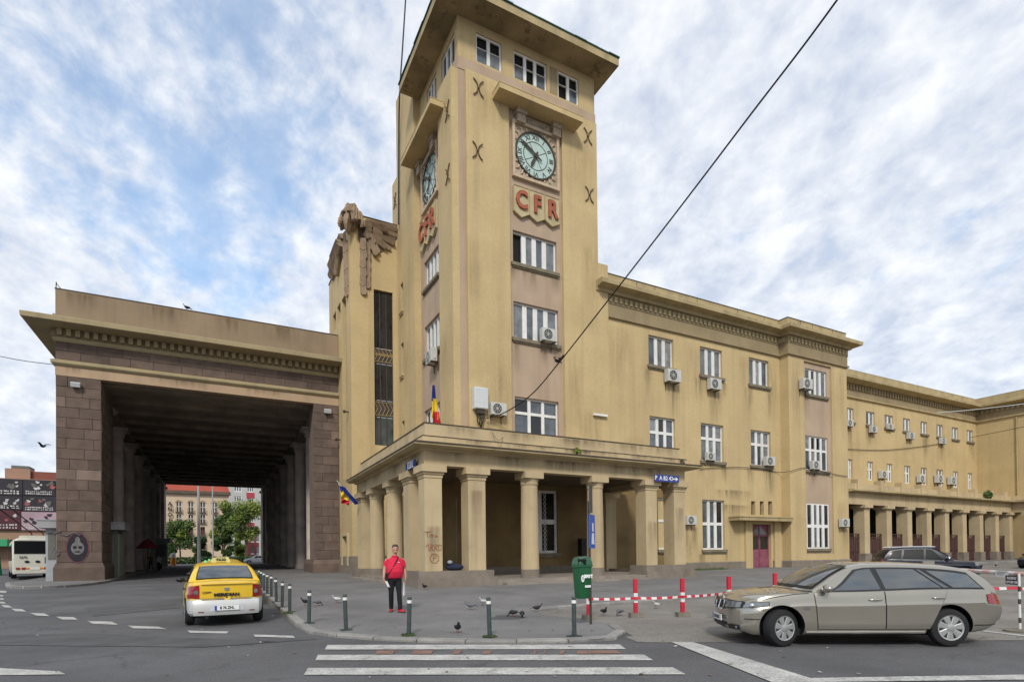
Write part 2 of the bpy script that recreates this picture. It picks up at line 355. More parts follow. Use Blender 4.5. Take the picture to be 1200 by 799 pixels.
def window(parent, axis, p, a0, a1, z0, z1, cols=3, rows=(1.0,), fr=.10, mul=.16, rec=.18, glass='glass_blue', sill=True, open_=(), sillmat='sill_stone', name='window', frame='white_paint', sx=.14, tr=.42):
    if a1 < a0: a0, a1 = a1, a0
    f = MB(); e = .003
    abox(f, axis, p, a0+e, a0+fr, rec, rec+.09, z0+e, z1-e); abox(f, axis, p, a1-fr, a1-e, rec, rec+.09, z0+e, z1-e)
    abox(f, axis, p, a0+fr, a1-fr, rec, rec+.09, z0+e, z0+fr); abox(f, axis, p, a0+fr, a1-fr, rec, rec+.09, z1-fr, z1-e)
    cw = (a1-a0-2*fr)/cols; zz = [z0+fr]; ih = z1-z0-2*fr; acc = 0; tot = sum(rows)
    for r in rows: acc += r/tot; zz.append(z0+fr+ih*acc)
    for i in range(1, cols): abox(f, axis, p, a0+fr+cw*i-mul/2, a0+fr+cw*i+mul/2, rec-.02, rec+.088, z0+fr, z1-fr)
    for zt in zz[1:-1]:
        for i in range(cols):
            abox(f, axis, p, a0+fr+cw*i+(mul/2 if i else 0), a0+fr+cw*(i+1)-(mul/2 if i < cols-1 else 0), rec-.01, rec+.086, zt-mul*tr, zt+mul*tr)
    w = f.build(name, frame, parent)
    for i in range(cols):
        for j in range(len(rows)):
            g = MB(); q0 = a0+fr+cw*i+(mul/2 if i else 0); q1 = a0+fr+cw*(i+1)-(mul/2 if i < cols-1 else 0)
            y0 = zz[j]+(mul*tr if j else 0); y1 = zz[j+1]-(mul*tr if j < len(rows)-1 else 0)
            # thin casement round each pane
            c = .035
            d = rec+.05+random.uniform(-.008, .008)
            op = (i, j) in open_
            abox(g, axis, p, q0, q1, d+(.12 if op else 0), d+(.12 if op else 0)+.02, y0, y1)
            g.build('pane', 'dark_interior' if op else (random.choice(glass) if isinstance(glass, (list, tuple)) else glass), w)
    if sill:
        s = MB(); abox(s, axis, p, a0-sx, a1+sx, -.16, .05, z0-.20, z0-.003); abox(s, axis, p, a0-sx+.06, a1+sx-.06, -.10, .04, z0-.28, z0-.203)
        s.build('sill', sillmat, w)
    return w
GL = ['glass_blue', 'glass_curtain', 'glass_curtain', 'glass_blue', 'glass_dark']
def rect(axis, p, lt, rb):
    """opening from its left-top and right-bottom corners"""
    A = at(*lt, **{axis: p}); B = at(*rb, **{axis: p})
    if axis == 'y': return (min(A.x, B.x), max(A.x, B.x), B.z, A.z)
    return (min(A.y, B.y), max(A.y, B.y), B.z, A.z)
def dentils(m, path, o0, o1, z0, z1, pitch, frac=.55, mi=0):
    P = [Vector((p[0], p[1])) for p in path]
    for a, b in zip(P, P[1:]):
        L = (b-a).length; d = (b-a)/L; n = Vector((d.y, -d.x)); k = int(L/pitch); rz = math.atan2(d.y, d.x)
        for i in range(k):
            c = a+d*(L/k)*(i+.5)+n*(o0+o1)/2; m.cbox((c.x, c.y, (z0+z1)/2), (L/k*frac, o1-o0, z1-z0), rz, mi)
def stain(parent, axis, p, a, ztop, w, h, mt='rain_stain'):
    """a run of dirt left by rain on the wall, a thin film with ragged edges"""
    m = MB(); e = p-.006-random.uniform(0, .004)
    V = (lambda q, z: (q, e, z)) if axis == 'y' else (lambda q, z: (e, q, z))
    m.add([V(a-w/2, ztop-h), V(a+w/2, ztop-h), V(a+w/2, ztop), V(a-w/2, ztop)], [(0, 1, 2, 3)]); o = m.build('stain', mt, parent, fix=False)
    uv = o.data.uv_layers.new(name='UVMap')
    for i, c in enumerate(((0, 0), (1, 0), (1, 1), (0, 1))): uv.data[i].uv = c
    return o
def text_mesh(txt, size, depth=.01, bold=0.0, align='CENTER'):
    cu = bpy.data.curves.new('lettering', 'FONT'); cu.body = txt; cu.size = size; cu.extrude = depth/2; cu.align_x = align; cu.align_y = 'CENTER'; cu.offset = bold; cu.resolution_u = 3
    o = bpy.data.objects.new('lettering', cu); col.objects.link(o); dg = bpy.context.evaluated_depsgraph_get()
    me = bpy.data.meshes.new_from_object(o.evaluated_get(dg)); vs = [tuple(v.co) for v in me.vertices]; fs = [tuple(p.vertices) for p in me.polygons]
    bpy.data.objects.remove(o); bpy.data.curves.remove(cu); bpy.data.meshes.remove(me); return vs, fs
def lettering(name, txt, size, M, material, parent=None, depth=.01, bold=0., sx=1.0):
    vs, fs = text_mesh(txt, size, depth, bold); m = MB(); m.add([M @ Vector((v[0]*sx, v[1], v[2])) for v in vs], fs); return m.build(name, material, parent, fix=False)
def facing(axis, c, ang=0):
    """matrix that stands lettering upright on a face looking to -Y or -X"""
    if axis == 'y': rot = Matrix.Rotation(R(90), 4, 'X')
    else: rot = Matrix.Rotation(R(-90), 4, 'Z') @ Matrix.Rotation(R(90), 4, 'X')
    return Matrix.Translation(c) @ rot @ Matrix.Rotation(ang, 4, 'Z')

# ------------------------------------------------------------------ ground
def build_ground():
    m = MB(); XS = [-1500, -60, 0, 120, 1500]; YS = [-400, -60, 0, 30, 130, 2500]
    for i in range(len(XS)-1):
        for j in range(len(YS)-1):
            q = [(XS[i], YS[j]), (XS[i+1], YS[j]), (XS[i+1], YS[j+1]), (XS[i], YS[j+1])]
            m.quad(*[(x, y, gz(x, y)) for x, y in q])
    return m.build('road', 'asphalt', kind='structure')
road = build_ground()
def sheet(name, pts, dz, material, parent=None, kind=None):
    m = MB(); m.add([(p[0], p[1], gz(p[0], p[1])+dz) for p in pts], [tuple(range(len(pts)))]); return m.build(name, material, parent, kind=kind)
def slab(name, pts, zf, material, cuts=()):
    bm = bmesh.new(); vs = [bm.verts.new((p[0], p[1], 0)) for p in pts]; f = bm.faces.new(vs); f.normal_update()
    if f.normal.z < 0: f.normal_flip()
    for c in cuts: bmesh.ops.bisect_plane(bm, geom=bm.verts[:]+bm.edges[:]+bm.faces[:], plane_co=(0, c, 0), plane_no=(0, 1, 0))
    top = bm.faces[:]; r = bmesh.ops.extrude_face_region(bm, geom=top); nv = [e for e in r['geom'] if isinstance(e, bmesh.types.BMVert)]
    for v in bm.verts: v.co.z = gz(v.co.x, v.co.y)-.3
    for v in nv: v.co.z = zf(v.co.x, v.co.y)
    bmesh.ops.recalc_face_normals(bm, faces=bm.faces)
    me = bpy.data.meshes.new(name); bm.to_mesh(me); bm.free(); me.materials.append(MATS[material]); o = bpy.data.objects.new(name, me); col.objects.link(o); ORG[o.name] = Vector(); o['kind'] = 'structure'; return o
def kerb(parent, pts, zf, length=1.0, w=.17, h=.3, smooth_pts=True):
    """kerb stones laid one by one along the outer edge (inside on the left of the path)"""
    P = [Vector((p[0], p[1])) for p in pts]; out = [P[0]]; acc = 0
    for a, b in zip(P, P[1:]):
        d = (b-a).length; t = length-acc
        while t <= d: out.append(a+(b-a)*t/d); t += length
        acc = d-(t-length)
    out.append(P[-1]); k = 0
    for a, b in zip(out, out[1:]):
        if (b-a).length < .25: continue
        d = (b-a).normalized(); n = Vector((-d.y, d.x)); c0 = a+d*.012; c1 = b-d*.012; m = MB(); j = random.uniform(.001, .012)
        q = [c0-n*.03, c1-n*.03, c1+n*w, c0+n*w]
        top = [(p.x, p.y, zf(p.x, p.y)+.006+j) for p in q]; bot = [(p.x, p.y, gz(p.x, p.y)-.1) for p in q]
        ch = [(p.x+n.x*s, p.y+n.y*s, 0) for p, s in zip(q, (-.012, -.012, 0, 0))]
        mid = [(ch[i][0], ch[i][1], top[i][2]-(.03 if i < 2 else .0)) for i in range(4)]
        m.add(bot+mid+top, [(0, 1, 5, 4), (1, 2, 6, 5), (2, 3, 7, 6), (3, 0, 4, 7), (4, 5, 9, 8), (5, 6, 10, 9), (6, 7, 11, 10), (7, 4, 8, 11), (8, 9, 10, 11)])
        m.build('kerb_stone', 'kerb_stone', parent)
def smooth_path(pts, n=5):
    P = [Vector((p[0], p[1])) for p in pts]; out = []
    for i in range(len(P)-1):
        p0, p1, p2, p3 = P[max(i-1, 0)], P[i], P[i+1], P[min(i+2, len(P)-1)]
        for k in range(n):
            t = k/n; out.append(.5*((2*p1)+(p2-p0)*t+(2*p0-5*p1+4*p2-p3)*t*t+(3*p1-p0-3*p2+p3)*t**3))
    return out+[P[-1]]
E_ = lambda px, py, dz=0.0: gat(px, py, dz).xy
nose = [(1.66, 104), (1.64, 60), (1.64, 24), (1.68, 14.8)]
nose2 = smooth_path([(1.68, 14.8), E_(362.5, 742), E_(400, 746.5), E_(460, 751), E_(525, 753), E_(560, 753.3), E_(610, 753.6), E_(660, 753), E_(710, 750.5), E_(727, 747.5), E_(731.5, 742), E_(728, 737), E_(717, 733)], 5)
k2a, k2b, k2c = E_(603, 710, .12), E_(645, 712.8, .05), E_(860, 696, .05)
inner = [(7.47, 12.77), (k2b[0]-.75, k2b[1]-.12)]
kerb2 = [inner[-1], (k2b[0], k2b[1]), (k2c[0], k2c[1]), (22.5, 14.9), (27, 19), (42, 25.6), (76, 26.3), (76, -30)]
pav_pts = [tuple(p) for p in nose+nose2[1:]+inner+kerb2[1:]]+[(95, -30), (95, 46), (20, 46), (14, 104)]
pavement = slab('pavement', pav_pts, pz, 'pavement_asphalt', [11, 13, 14.5, 16, 17.5, 19, 20.5, 22, 30, 60])
kerb(pavement, [Vector((1.66, 62)), Vector((1.64, 24)), Vector((1.68, 14.8))]+nose2[1:], pz, .95)
kerb(pavement, [Vector(p) for p in kerb2[:-1]], pz, 1.0)
isl = smooth_path([(-11.6, 60), (-11.2, 47), E_(9, 684.5), E_(7.5, 687.3), E_(14, 689), E_(32, 689.6), E_(75, 688), E_(112, 684.6), E_(135, 680), E_(155, 673.7), (-5.9, 72), (-5.9, 104)], 5)
iz = lambda x, y: gz(x, y)+.13
island = slab('traffic_island', [tuple(p) for p in isl]+[(-11.6, 104)], iz, 'pavement_asphalt', [45, 60])
kerb(island, isl[:-4], iz, 1.0)
# the lighter parking apron in front of the second kerb
pk = [E_(732.5, 746), E_(747.5, 752.3), E_(790, 752.6), E_(1200, 750)]
apron = sheet('parking_lot', [tuple(p) for p in [(7.3, 8.75)]+pk[:]]+[(34, 4.5), (60, 4), (76, 4), (76, 26), (42, 25.4), (27, 18.8), (22.4, 14.8), (k2c[0], k2c[1]-.05), (k2b[0], k2b[1]-.05), (7.5, 13.4), (7.4, 12.2), (7.7, 9.7)], .006, 'parking_concrete', kind='structure')
def paint(name, quad, material='road_paint', dz=.012, parent=road):
    return sheet(name, [tuple(E_(*q)) for q in quad], dz, material, parent)
for q in ([(383.7, 755.8), (726, 755.3), (733.7, 760.8), (380.5, 761.3)], [(372.5, 767.5), (755, 767.3), (765.5, 773.9), (369.5, 773.9)], [(361, 783), (788.7, 782.3), (803.7, 790.6), (356, 791)]):
    paint('zebra_stripe', q)
for a, b in (([440, 463.5], 0), ([482, 508], 1), ([530, 541], 0), ([565, 577], 1), ([624, 630], 0), ([636, 641], 0), ([655, 663], 1)):
    paint('worn_arrow_mark', [(a[0]+2, 762.3), (a[1], 762.1), (a[1]-3, 766.4), (a[0], 766.6)], 'orange_paint')
paint('worn_arrow_mark', [(676, 762.5), (722, 762.2), (729, 766), (676, 766.3)], 'orange_paint')
for q in ([(0, 692), (7.5, 692.2), (7.3, 694.4), (0, 694.3)], [(0, 697), (4, 697.1), (3.6, 698.8), (0, 698.8)], [(0, 700.7), (4, 700.8), (4.5, 702.6), (0, 702.5)], [(0, 705), (5, 705.2), (7, 707.2), (0, 707)],
          [(1.5, 708.8), (10, 709.2), (14.5, 712), (5, 711.6)], [(13, 713), (26, 713.6), (31, 716.6), (18, 716.2)], [(35, 718.2), (52, 718.8), (58.5, 721.8), (43, 721.3)], [(65.5, 722.6), (86, 723), (91.5, 726.1), (73, 725.8)],
          [(102.5, 727.7), (131, 728.4), (138.5, 732), (109, 731)], [(150, 733.1), (185, 734.3), (196, 737.3), (156, 736.2)], [(219.5, 739), (268, 739.9), (266, 742.3), (223, 741.6)], [(297, 743.6), (343, 745), (346, 747.4), (299, 746.2)]):
    paint('dashed_line', q)
paint('white_line', [(-40, 781), (70, 787), (77, 790.5), (-40, 792)])
paint('parking_line', [(786, 752.4), (812, 752.6), (966, 800), (905, 800)], dz=.014)
paint('white_line', [(905, 795.5), (1260, 790), (1260, 796), (930, 800)])
paint('white_line', [(1150, 738.5), (1210, 745.5), (1212, 747.2), (1150, 740)], dz=.014, parent=apron)
paint('tar_patch', [(0, 744), (110, 742), (330, 752), (240, 758), (0, 756)], 'patch_asphalt', .008)
paint('tar_patch', [(100, 712), (205, 705), (212, 712), (110, 722)], 'patch_asphalt', .008)
paint('tar_patch', [(300, 748), (362, 745.5), (372, 749), (310, 753)], 'patch_asphalt', .008)
for q in ([(597+22*math.cos(a)*(1+.22*math.sin(3*a)+.1*math.sin(7*a)), 723.4+3.9*math.sin(a)*(1+.2*math.cos(2*a))) for a in np.linspace(0, 2*math.pi, 29)[:-1]],):
    m = MB(); c = [gpav(*p) for p in q]; m.add([(p.x, p.y, pz(p.x, p.y)+.006) for p in c], [tuple(range(len(c)))]); m.build('tar_patch', 'patch_asphalt', pavement)

lt = MB()
for k in range(130):
    px, py = random.uniform(0, 1190), random.choice([random.uniform(690, 740), random.uniform(735, 795)]); p = gat(px, py, 0); q = p if not (310 < px < 735 and py < 750) else gpav(px, py); z = (gz(q.x, q.y) if q is p else pz(q.x, q.y))+.012
    if q.y > 40: continue
    r = random.uniform(.012, .045); a = random.uniform(0, 3); lt.add([(q.x+r*math.cos(a+t)*random.uniform(.6, 1), q.y+r*math.sin(a+t), z+random.uniform(0, .015)) for t in (0, 1.5, 3, 4.6)], [(0, 1, 2, 3)], random.choice([0, 1, 1, 2]))
lt.build('litter', ['paper_scrap', 'leaf_litter', 'patch_asphalt'], None, fix=False, kind='stuff')

# ------------------------------------------------------------------ clock tower
XC, YC, YT, XL = 12.47, 29.6, 29.4, 12.02
ZP, ZB, ZS = 29.61, 30.34, 32.7
def fpx(px, py): p = at(px, py, y=YC); return p
tower = thing('clock_tower', 'tall ochre station tower with flat overhanging eaves and clocks on two faces', 'tower', (17, 34, 0))
m = MB()
w1 = rect('y', YC, (600.8, 271), (652.6, 325)); w1 = (w1[0], w1[1], at(626, 314, y=YC).z, at(626, 276.5, y=YC).z)
w2 = (*rect('y', YC, (601.6, 353), (654.6, 400))[:2], at(628, 400.5, y=YC).z, at(628, 358.4, y=YC).z)
w3 = (*rect('y', YC, (603.2, 465), (655.2, 510))[:2], at(629, 513, y=YC).z, at(629, 467.5, y=YC).z)
wall(m, 'y', YC, XC, 22.05, 6.0, ZB, [w1, w2, w3], .3)
def ry(px0, py0, px1, py1, x): return rect('x', x, (px0, py0), (px1, py1))
def xh(px0, px1, ptop0, ptop1, pbot0, pbot1, x=XC):
    a, b = at(px0, ptop0, x=x), at(px1, ptop1, x=x); c, d = at(px0, pbot0, x=x), at(px1, pbot1, x=x)
    return (min(a.y, b.y), max(a.y, b.y), (c.z+d.z)/2, (a.z+b.z)/2)
l1 = xh(497, 514, 306.5, 288.3, 344, 319); l2 = xh(497.5, 515, 384, 366, 425, 405); l3 = xh(497.6, 515.5, 482, 470, 516, 508)
wall(m, 'x', XC, YC, 40.4, 6.0, ZB, [l1, l2, l3], .3)
m.box(22.05, 22.06, YC, 39, 6, ZB); m.box(XC+.02, 22.05, 39, 39.3, 6, ZB)
m.build('core_wall', 'pink_render', tower)
window(tower, 'y', YC, *w1, cols=4, glass=['glass_blue', 'glass_curtain'], open_={(0, 0)}, mul=.30)
window(tower, 'y', YC, *w2, cols=4, glass=['glass_curtain', 'glass_curtain', 'glass_blue'], mul=.30)
window(tower, 'y', YC, *w3, cols=3, rows=(.62, .38), glass=['glass_dark', 'glass_blue'], mul=.2, sill=False)
for w in (l1, l2, l3): window(tower, 'x', XC, *w, cols=4, glass=['glass_curtain', 'glass_blue'], mul=.26, sill=w is not l3)
# ochre panels standing proud of the pink core
pm = MB()
def panel(x0, x1, y0, y1, z0, z1): MB().box(x0, x1, y0, y1, z0, z1).build('wall_panel', 'stucco', tower)
panel(12.86, 15.62, YT, YC+.1, 6.0, ZP); panel(19.38, 22.05, YT, YC+.1, 6.0, ZP); panel(22.051, 22.83, YT+.005, YC+.3, 6.0, 20.56)
sm = MB()
slits = [xh(469.2, 472.2, 333, 331, 366, 364, XL), xh(469.8, 472.8, 403, 401, 441, 438, XL), xh(471, 474, 494, 492, 512, 510, XL)]
wall(sm, 'x', XL, 36.45, 40.4, 6.0, 35.3, slits, .35); sm.box(XL+.35, XL+.36, 36.9, 40.3, 6.1, 29)
sm.quad((XL, 36.45, 6), (XC+.1, 36.45, 6), (XC+.1, 36.45, 35.3), (XL, 36.45, 35.3)); sm.box(XL+.01, 15, 36.452, 40.4, 30.4, 35.29); sm.quad((XL, 40.4, 6), (XL, 40.4, 35.3), (XC, 40.4, 35.3), (XC, 40.4, 6))
sm.build('wall_panel', 'stucco_scored', tower)
for s in slits:
    b = MB(); abox(b, 'x', XL, s[0], s[1], .2, .22, s[2], s[3]); q = b.build('slit_window', 'glass_dark', tower)
    b = MB(); abox(b, 'x', XL, s[0]-.12, s[1]+.12, -.14, .05, s[2]-.16, s[2]); abox(b, 'x', XL, s[0]-.06, s[1]+.06, -.09, .05, s[2]-.28, s[2]-.163); b.build('sill', 'stucco_scored', q)
b = MB(); b.box(XL, XC+.1, 29.63, 31.77, 6.0, ZP); b.build('wall_panel', 'stucco_scored', tower)
b = MB(); b.box(XL+.01, 15, 40.41, 41.6, 6.0, 29.75); b.build('rear_block', 'stucco', tower)
# top storey
b = MB(); b.box(XC-.03, 22.1, YC-.03, 36.0, ZP+.02, ZB); b.build('string_band', 'pink_render', tower)
t1 = (*rect('y', YC, (557.6, 35), (588, 80))[:2], at(572.5, 76.5, y=YC).z, at(572.5, 42, y=YC).z)
t2 = (*rect('y', YC, (601.8, 60), (641, 100))[:2], at(621.5, 100, y=YC).z, at(621.5, 66.5, y=YC).z)
t3 = (*rect('y', YC, (653.8, 88), (678.4, 118))[:2], at(666, 119.5, y=YC).z, at(666, 90.5, y=YC).z)
zt0, zt1 = (t1[2]+t2[2]+t3[2])/3, (t1[3]+t2[3]+t3[3])/3
T = [(w[0], w[1], max(zt0, ZB+.03), zt1) for w in (t1, t2, t3)]
m = MB(); wall(m, 'y', YC, XC, 22.05, ZB, ZS, T, .3)
ta = at(517, 92, x=XC).y; tb = at(532.6, 60, x=XC).y; tc_ = at(511.3, 100, x=XC).y; td = at(500, 118, x=XC).y
TL = [(tb, ta, T[0][2], zt1), (tc_, td, T[0][2], zt1)]
wall(m, 'x', XC, YC, 36.44, ZB, ZS, TL, .3)
m.quad((22.05, YC, ZB), (22.05, 36, ZB), (22.05, 36, ZS), (22.05, YC, ZS)); m.quad((XC, 36.44, ZB), (XC, 36.44, ZS), (22.05, 36, ZS), (22.05, 36, ZB))
m.build('top_storey_wall', 'stucco', tower)
for w, c, op in zip(T, (2, 3, 2), (set(), {(1, 0)}, {(0, 0)})): window(tower, 'y', YC, *w, cols=c, rows=(.55, .45), mul=.2, rec=.1, tr=.06, glass=['glass_curtain', 'glass_curtain', 'glass_blue'], sill=False, open_=op | {(i, 1) for i in range(c)})
for w in TL: window(tower, 'x', XC, *w, cols=3, mul=.2, rec=.1, glass=['glass_blue', 'glass_dark'], sill=False)
b = MB(); b.box(at(644, 80, y=YC).x, at(653, 84, y=YC).x, YC-.006, YC+.1, T[0][2]+.02, zt1); b.build('bare_plaster_strip', 'frieze_render', tower)
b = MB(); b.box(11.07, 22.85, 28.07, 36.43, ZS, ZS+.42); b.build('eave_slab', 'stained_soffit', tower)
b = MB(); b.box(11.07-.015, 22.865, 28.055, 28.069, ZS-.03, ZS+.43); b.box(11.055, 11.069, 28.07, 36.43, ZS-.03, ZS+.43); b.box(22.851, 22.865, 28.07, 36.43, ZS-.03, ZS+.43); b.build('eave_fascia', 'cornice_render', tower)
b = MB()
for k in range(14):      # sheets of green metal along the eave
    x0 = 11.0+k*.85; j = random.uniform(0, .03); b.box(x0, x0+.845, 28.0-j, 30.2, ZS+.43+j, ZS+.49+j)
for k in range(9):
    y0 = 28.9+k*.84; j = random.uniform(0, .03); b.box(11.0-j, 13, y0+1.0*0, y0+.83, ZS+.432+j+.06, ZS+.47+j+.06)
b.loft([[(11, 28, ZS+.44), (22.9, 28, ZS+.44), (22.9, 36.4, ZS+.44), (11, 36.4, ZS+.44)], [(16, 32, ZS+1.1), (18, 32, ZS+1.1), (18, 32.5, ZS+1.1), (16, 32.5, ZS+1.1)]]); b.build('roof', 'green_copper', tower)
# hoods over the clocks
P0 = at(576.7, 110.7, y=YT); P1 = at(683.3, 146, y=28.45)
b = MB(); b.box(P0.x, P1.x, 28.42, YT+.15, P0.z-.30, P0.z+.02); b.box(P0.x-.02, P1.x+.02, 28.40, YT-.002, P0.z+.021, P0.z+.06); b.build('clock_hood', 'stucco', tower)
b = MB(); b.box(11.2, XC+.1, 30.78, 36.7, 28.0, 28.32); b.box(11.18, XL-.002, 30.76, 36.72, 28.321, 28.36); b.build('clock_hood', 'stucco', tower)
zh = P0.z-.30
for cx in (at(608, 132, y=YC).x, at(649.5, 150, y=YC).x):
    b = MB(); b.box(cx-.28, cx+.28, YC-.35, YC+.02, zh-.75, zh-.003); b.box(cx-.34, cx+.34, YC-.45, YC+.01, zh-.28, zh-.004); b.build('hood_bracket', 'ornament_gold', tower)
b = MB(); x0, x1 = at(608, 132, y=YC).x+.36, at(649.5, 150, y=YC).x-.36; n = 14
b.box(x0, x1, YC-.10, YC+.02, zh-.62, zh-.12)
for i in range(n): b.ell((x0+(x1-x0)*(i+.5)/n, YC-.11, zh-.37), ((x1-x0)/n*.45, .07, .2), 6, 4)
b.build('hood_frieze', 'ornament_gold', tower)
for cy in (at(511, 150, x=XC).y, at(495, 181, x=XC).y):
    b = MB(); b.box(XC-.35, XC+.02, cy-.28, cy+.28, 27.25, 27.997); b.box(XC-.42, XC+.01, cy-.34, cy+.34, 27.75, 27.996); b.build('hood_bracket', 'ornament_gold', tower)
b = MB(); b.box(XC-.1, XC+.02, 32.2, 35.8, 27.4, 27.9); b.build('hood_frieze', 'ornament_gold', tower)
# iron anchors )( on the panels
def anchor(axis, p, a, z, h=.95):
    b = MB()
    for s in (-1, 1):
        pts = []
        for k in range(7):
            t = -1+2*k/6; d = s*(.045+.27*abs(t)**2.6); pts.append((a+d, p-.06, z+t*h/2) if axis == 'y' else (p-.06, a+d, z+t*h/2))
        b.tube(pts, .034, 6)
    b.cbox((a, p-.05, z) if axis == 'y' else (p-.05, a, z), (.11, .1, .08)); b.build('iron_anchor', 'rusty_iron', tower)
for px, py in ((560.3, 104), (559.3, 177.5), (688.5, 160.5), (690.3, 229)):
    q = at(px, py, y=YT); anchor('y', YT, q.x, q.z)
for px, py in ((525, 131), (525.5, 205)):
    q = at(px, py, x=XL); anchor('x', XL, q.y, q.z)
q = at(463.5, 236, x=XL); anchor('x', XL, q.y, q.z)
# lower walls of the tower seen inside the porch
g1 = (at(611.5, 610, y=YT).x, at(653.3, 610, y=YT).x, at(632, 648, y=YT).z, at(632, 574, y=YT).z)
g2 = (at(771, 600, y=YT).x, at(778.7, 600, y=YT).x+.35, at(775, 643.5, y=YT).z, at(775, 583, y=YT).z)
dw = (at(711, 610, y=YT).x, at(717.5, 610, y=YT).x, .55, at(714, 583, y=YT).z)
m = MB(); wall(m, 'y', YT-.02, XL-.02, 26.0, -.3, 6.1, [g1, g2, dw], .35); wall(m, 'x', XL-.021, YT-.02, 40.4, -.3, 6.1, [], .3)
m.build('porch_back_wall', 'stucco_grimy_shaded', tower)
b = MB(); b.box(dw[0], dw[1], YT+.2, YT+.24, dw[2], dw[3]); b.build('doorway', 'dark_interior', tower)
b = MB(); b.box(dw[1]+.03, dw[1]+1.1, YT-.25, YT-.021, .4, 5.6); b.build('pilaster', 'stucco_grimy_shaded', tower)
b = MB(); x = XL-.08
for x0, x1 in ((x, dw[0]-.05), (dw[1]+.01, 23.0)): b.box(x0, x1, YT-.30 if x0 > dw[1] and x1 < 20 else YT-.09, YT-.022, -.3, 1.03)
b.box(x-.001, XL-.022, YT-.02, 40.3, -.3, 1.03); b.build('plinth', 'plinth_stone', tower)
gw = window(tower, 'y', YT-.02, *g1, cols=2, rows=(.5, .5), mul=.34, fr=.16, glass='glass_dark', rec=.12)
b = MB(); cx0, cx1 = g1[0]+.9, g1[1]
for k in range(4):
    xx = g1[0]+.12+(g1[1]-g1[0]-.24)*k/3
    for j in range(14):
        z0 = g1[2]+(g1[3]-g1[2])*j/14; dz = (g1[3]-g1[2])/14
        b.tube([(xx-.09, YT+.06, z0), (xx+.09, YT+.06, z0+dz)], .018, 5); b.tube([(xx+.09, YT+.05, z0), (xx-.09, YT+.05, z0+dz)], .018, 5)
b.build('security_grille', 'white_paint', gw)
window(tower, 'y', YT-.02, *g2, cols=1, rows=(.56, .44), mul=.2, glass='glass_dark')

for w in (w1, w2):
    for q in (w[0]+.1, w[1]-.1, (w[0]+w[1])/2+random.uniform(-.6, .6)): stain(tower, 'y', YC, q, w[2]-.28, random.uniform(.5, 1.3), random.uniform(1.0, 2.0))
for x, z, w, h in ((14.2, 29.5, 2.6, 3.5), (20.7, 28.3, 2.6, 4.2), (13.2, 20, 1.2, 6), (21.4, 22, 1.4, 7), (14.9, 13, 1.6, 5), (20.2, 15, 1.4, 6), (21.2, 11, 2.2, 3.5), (14, 9.6, 2.4, 2.2)): stain(tower, 'y', YT, x, z, w, h, 'faint_stain')
for x, z, w, h in ((13.6, 24, 1.2, 5), (15, 19, .9, 4), (20.4, 24, 1.2, 4)): stain(tower, 'y', YT, x, z, w, h, 'pale_stain')
for y, z, w, h in ((30.7, 29, 1.6, 4), (37.5, 30, 1.5, 6), (38.6, 17, 2, 5), (31, 15, 1.4, 6)): stain(tower, 'x', XL, y, z, w, h, 'faint_stain')
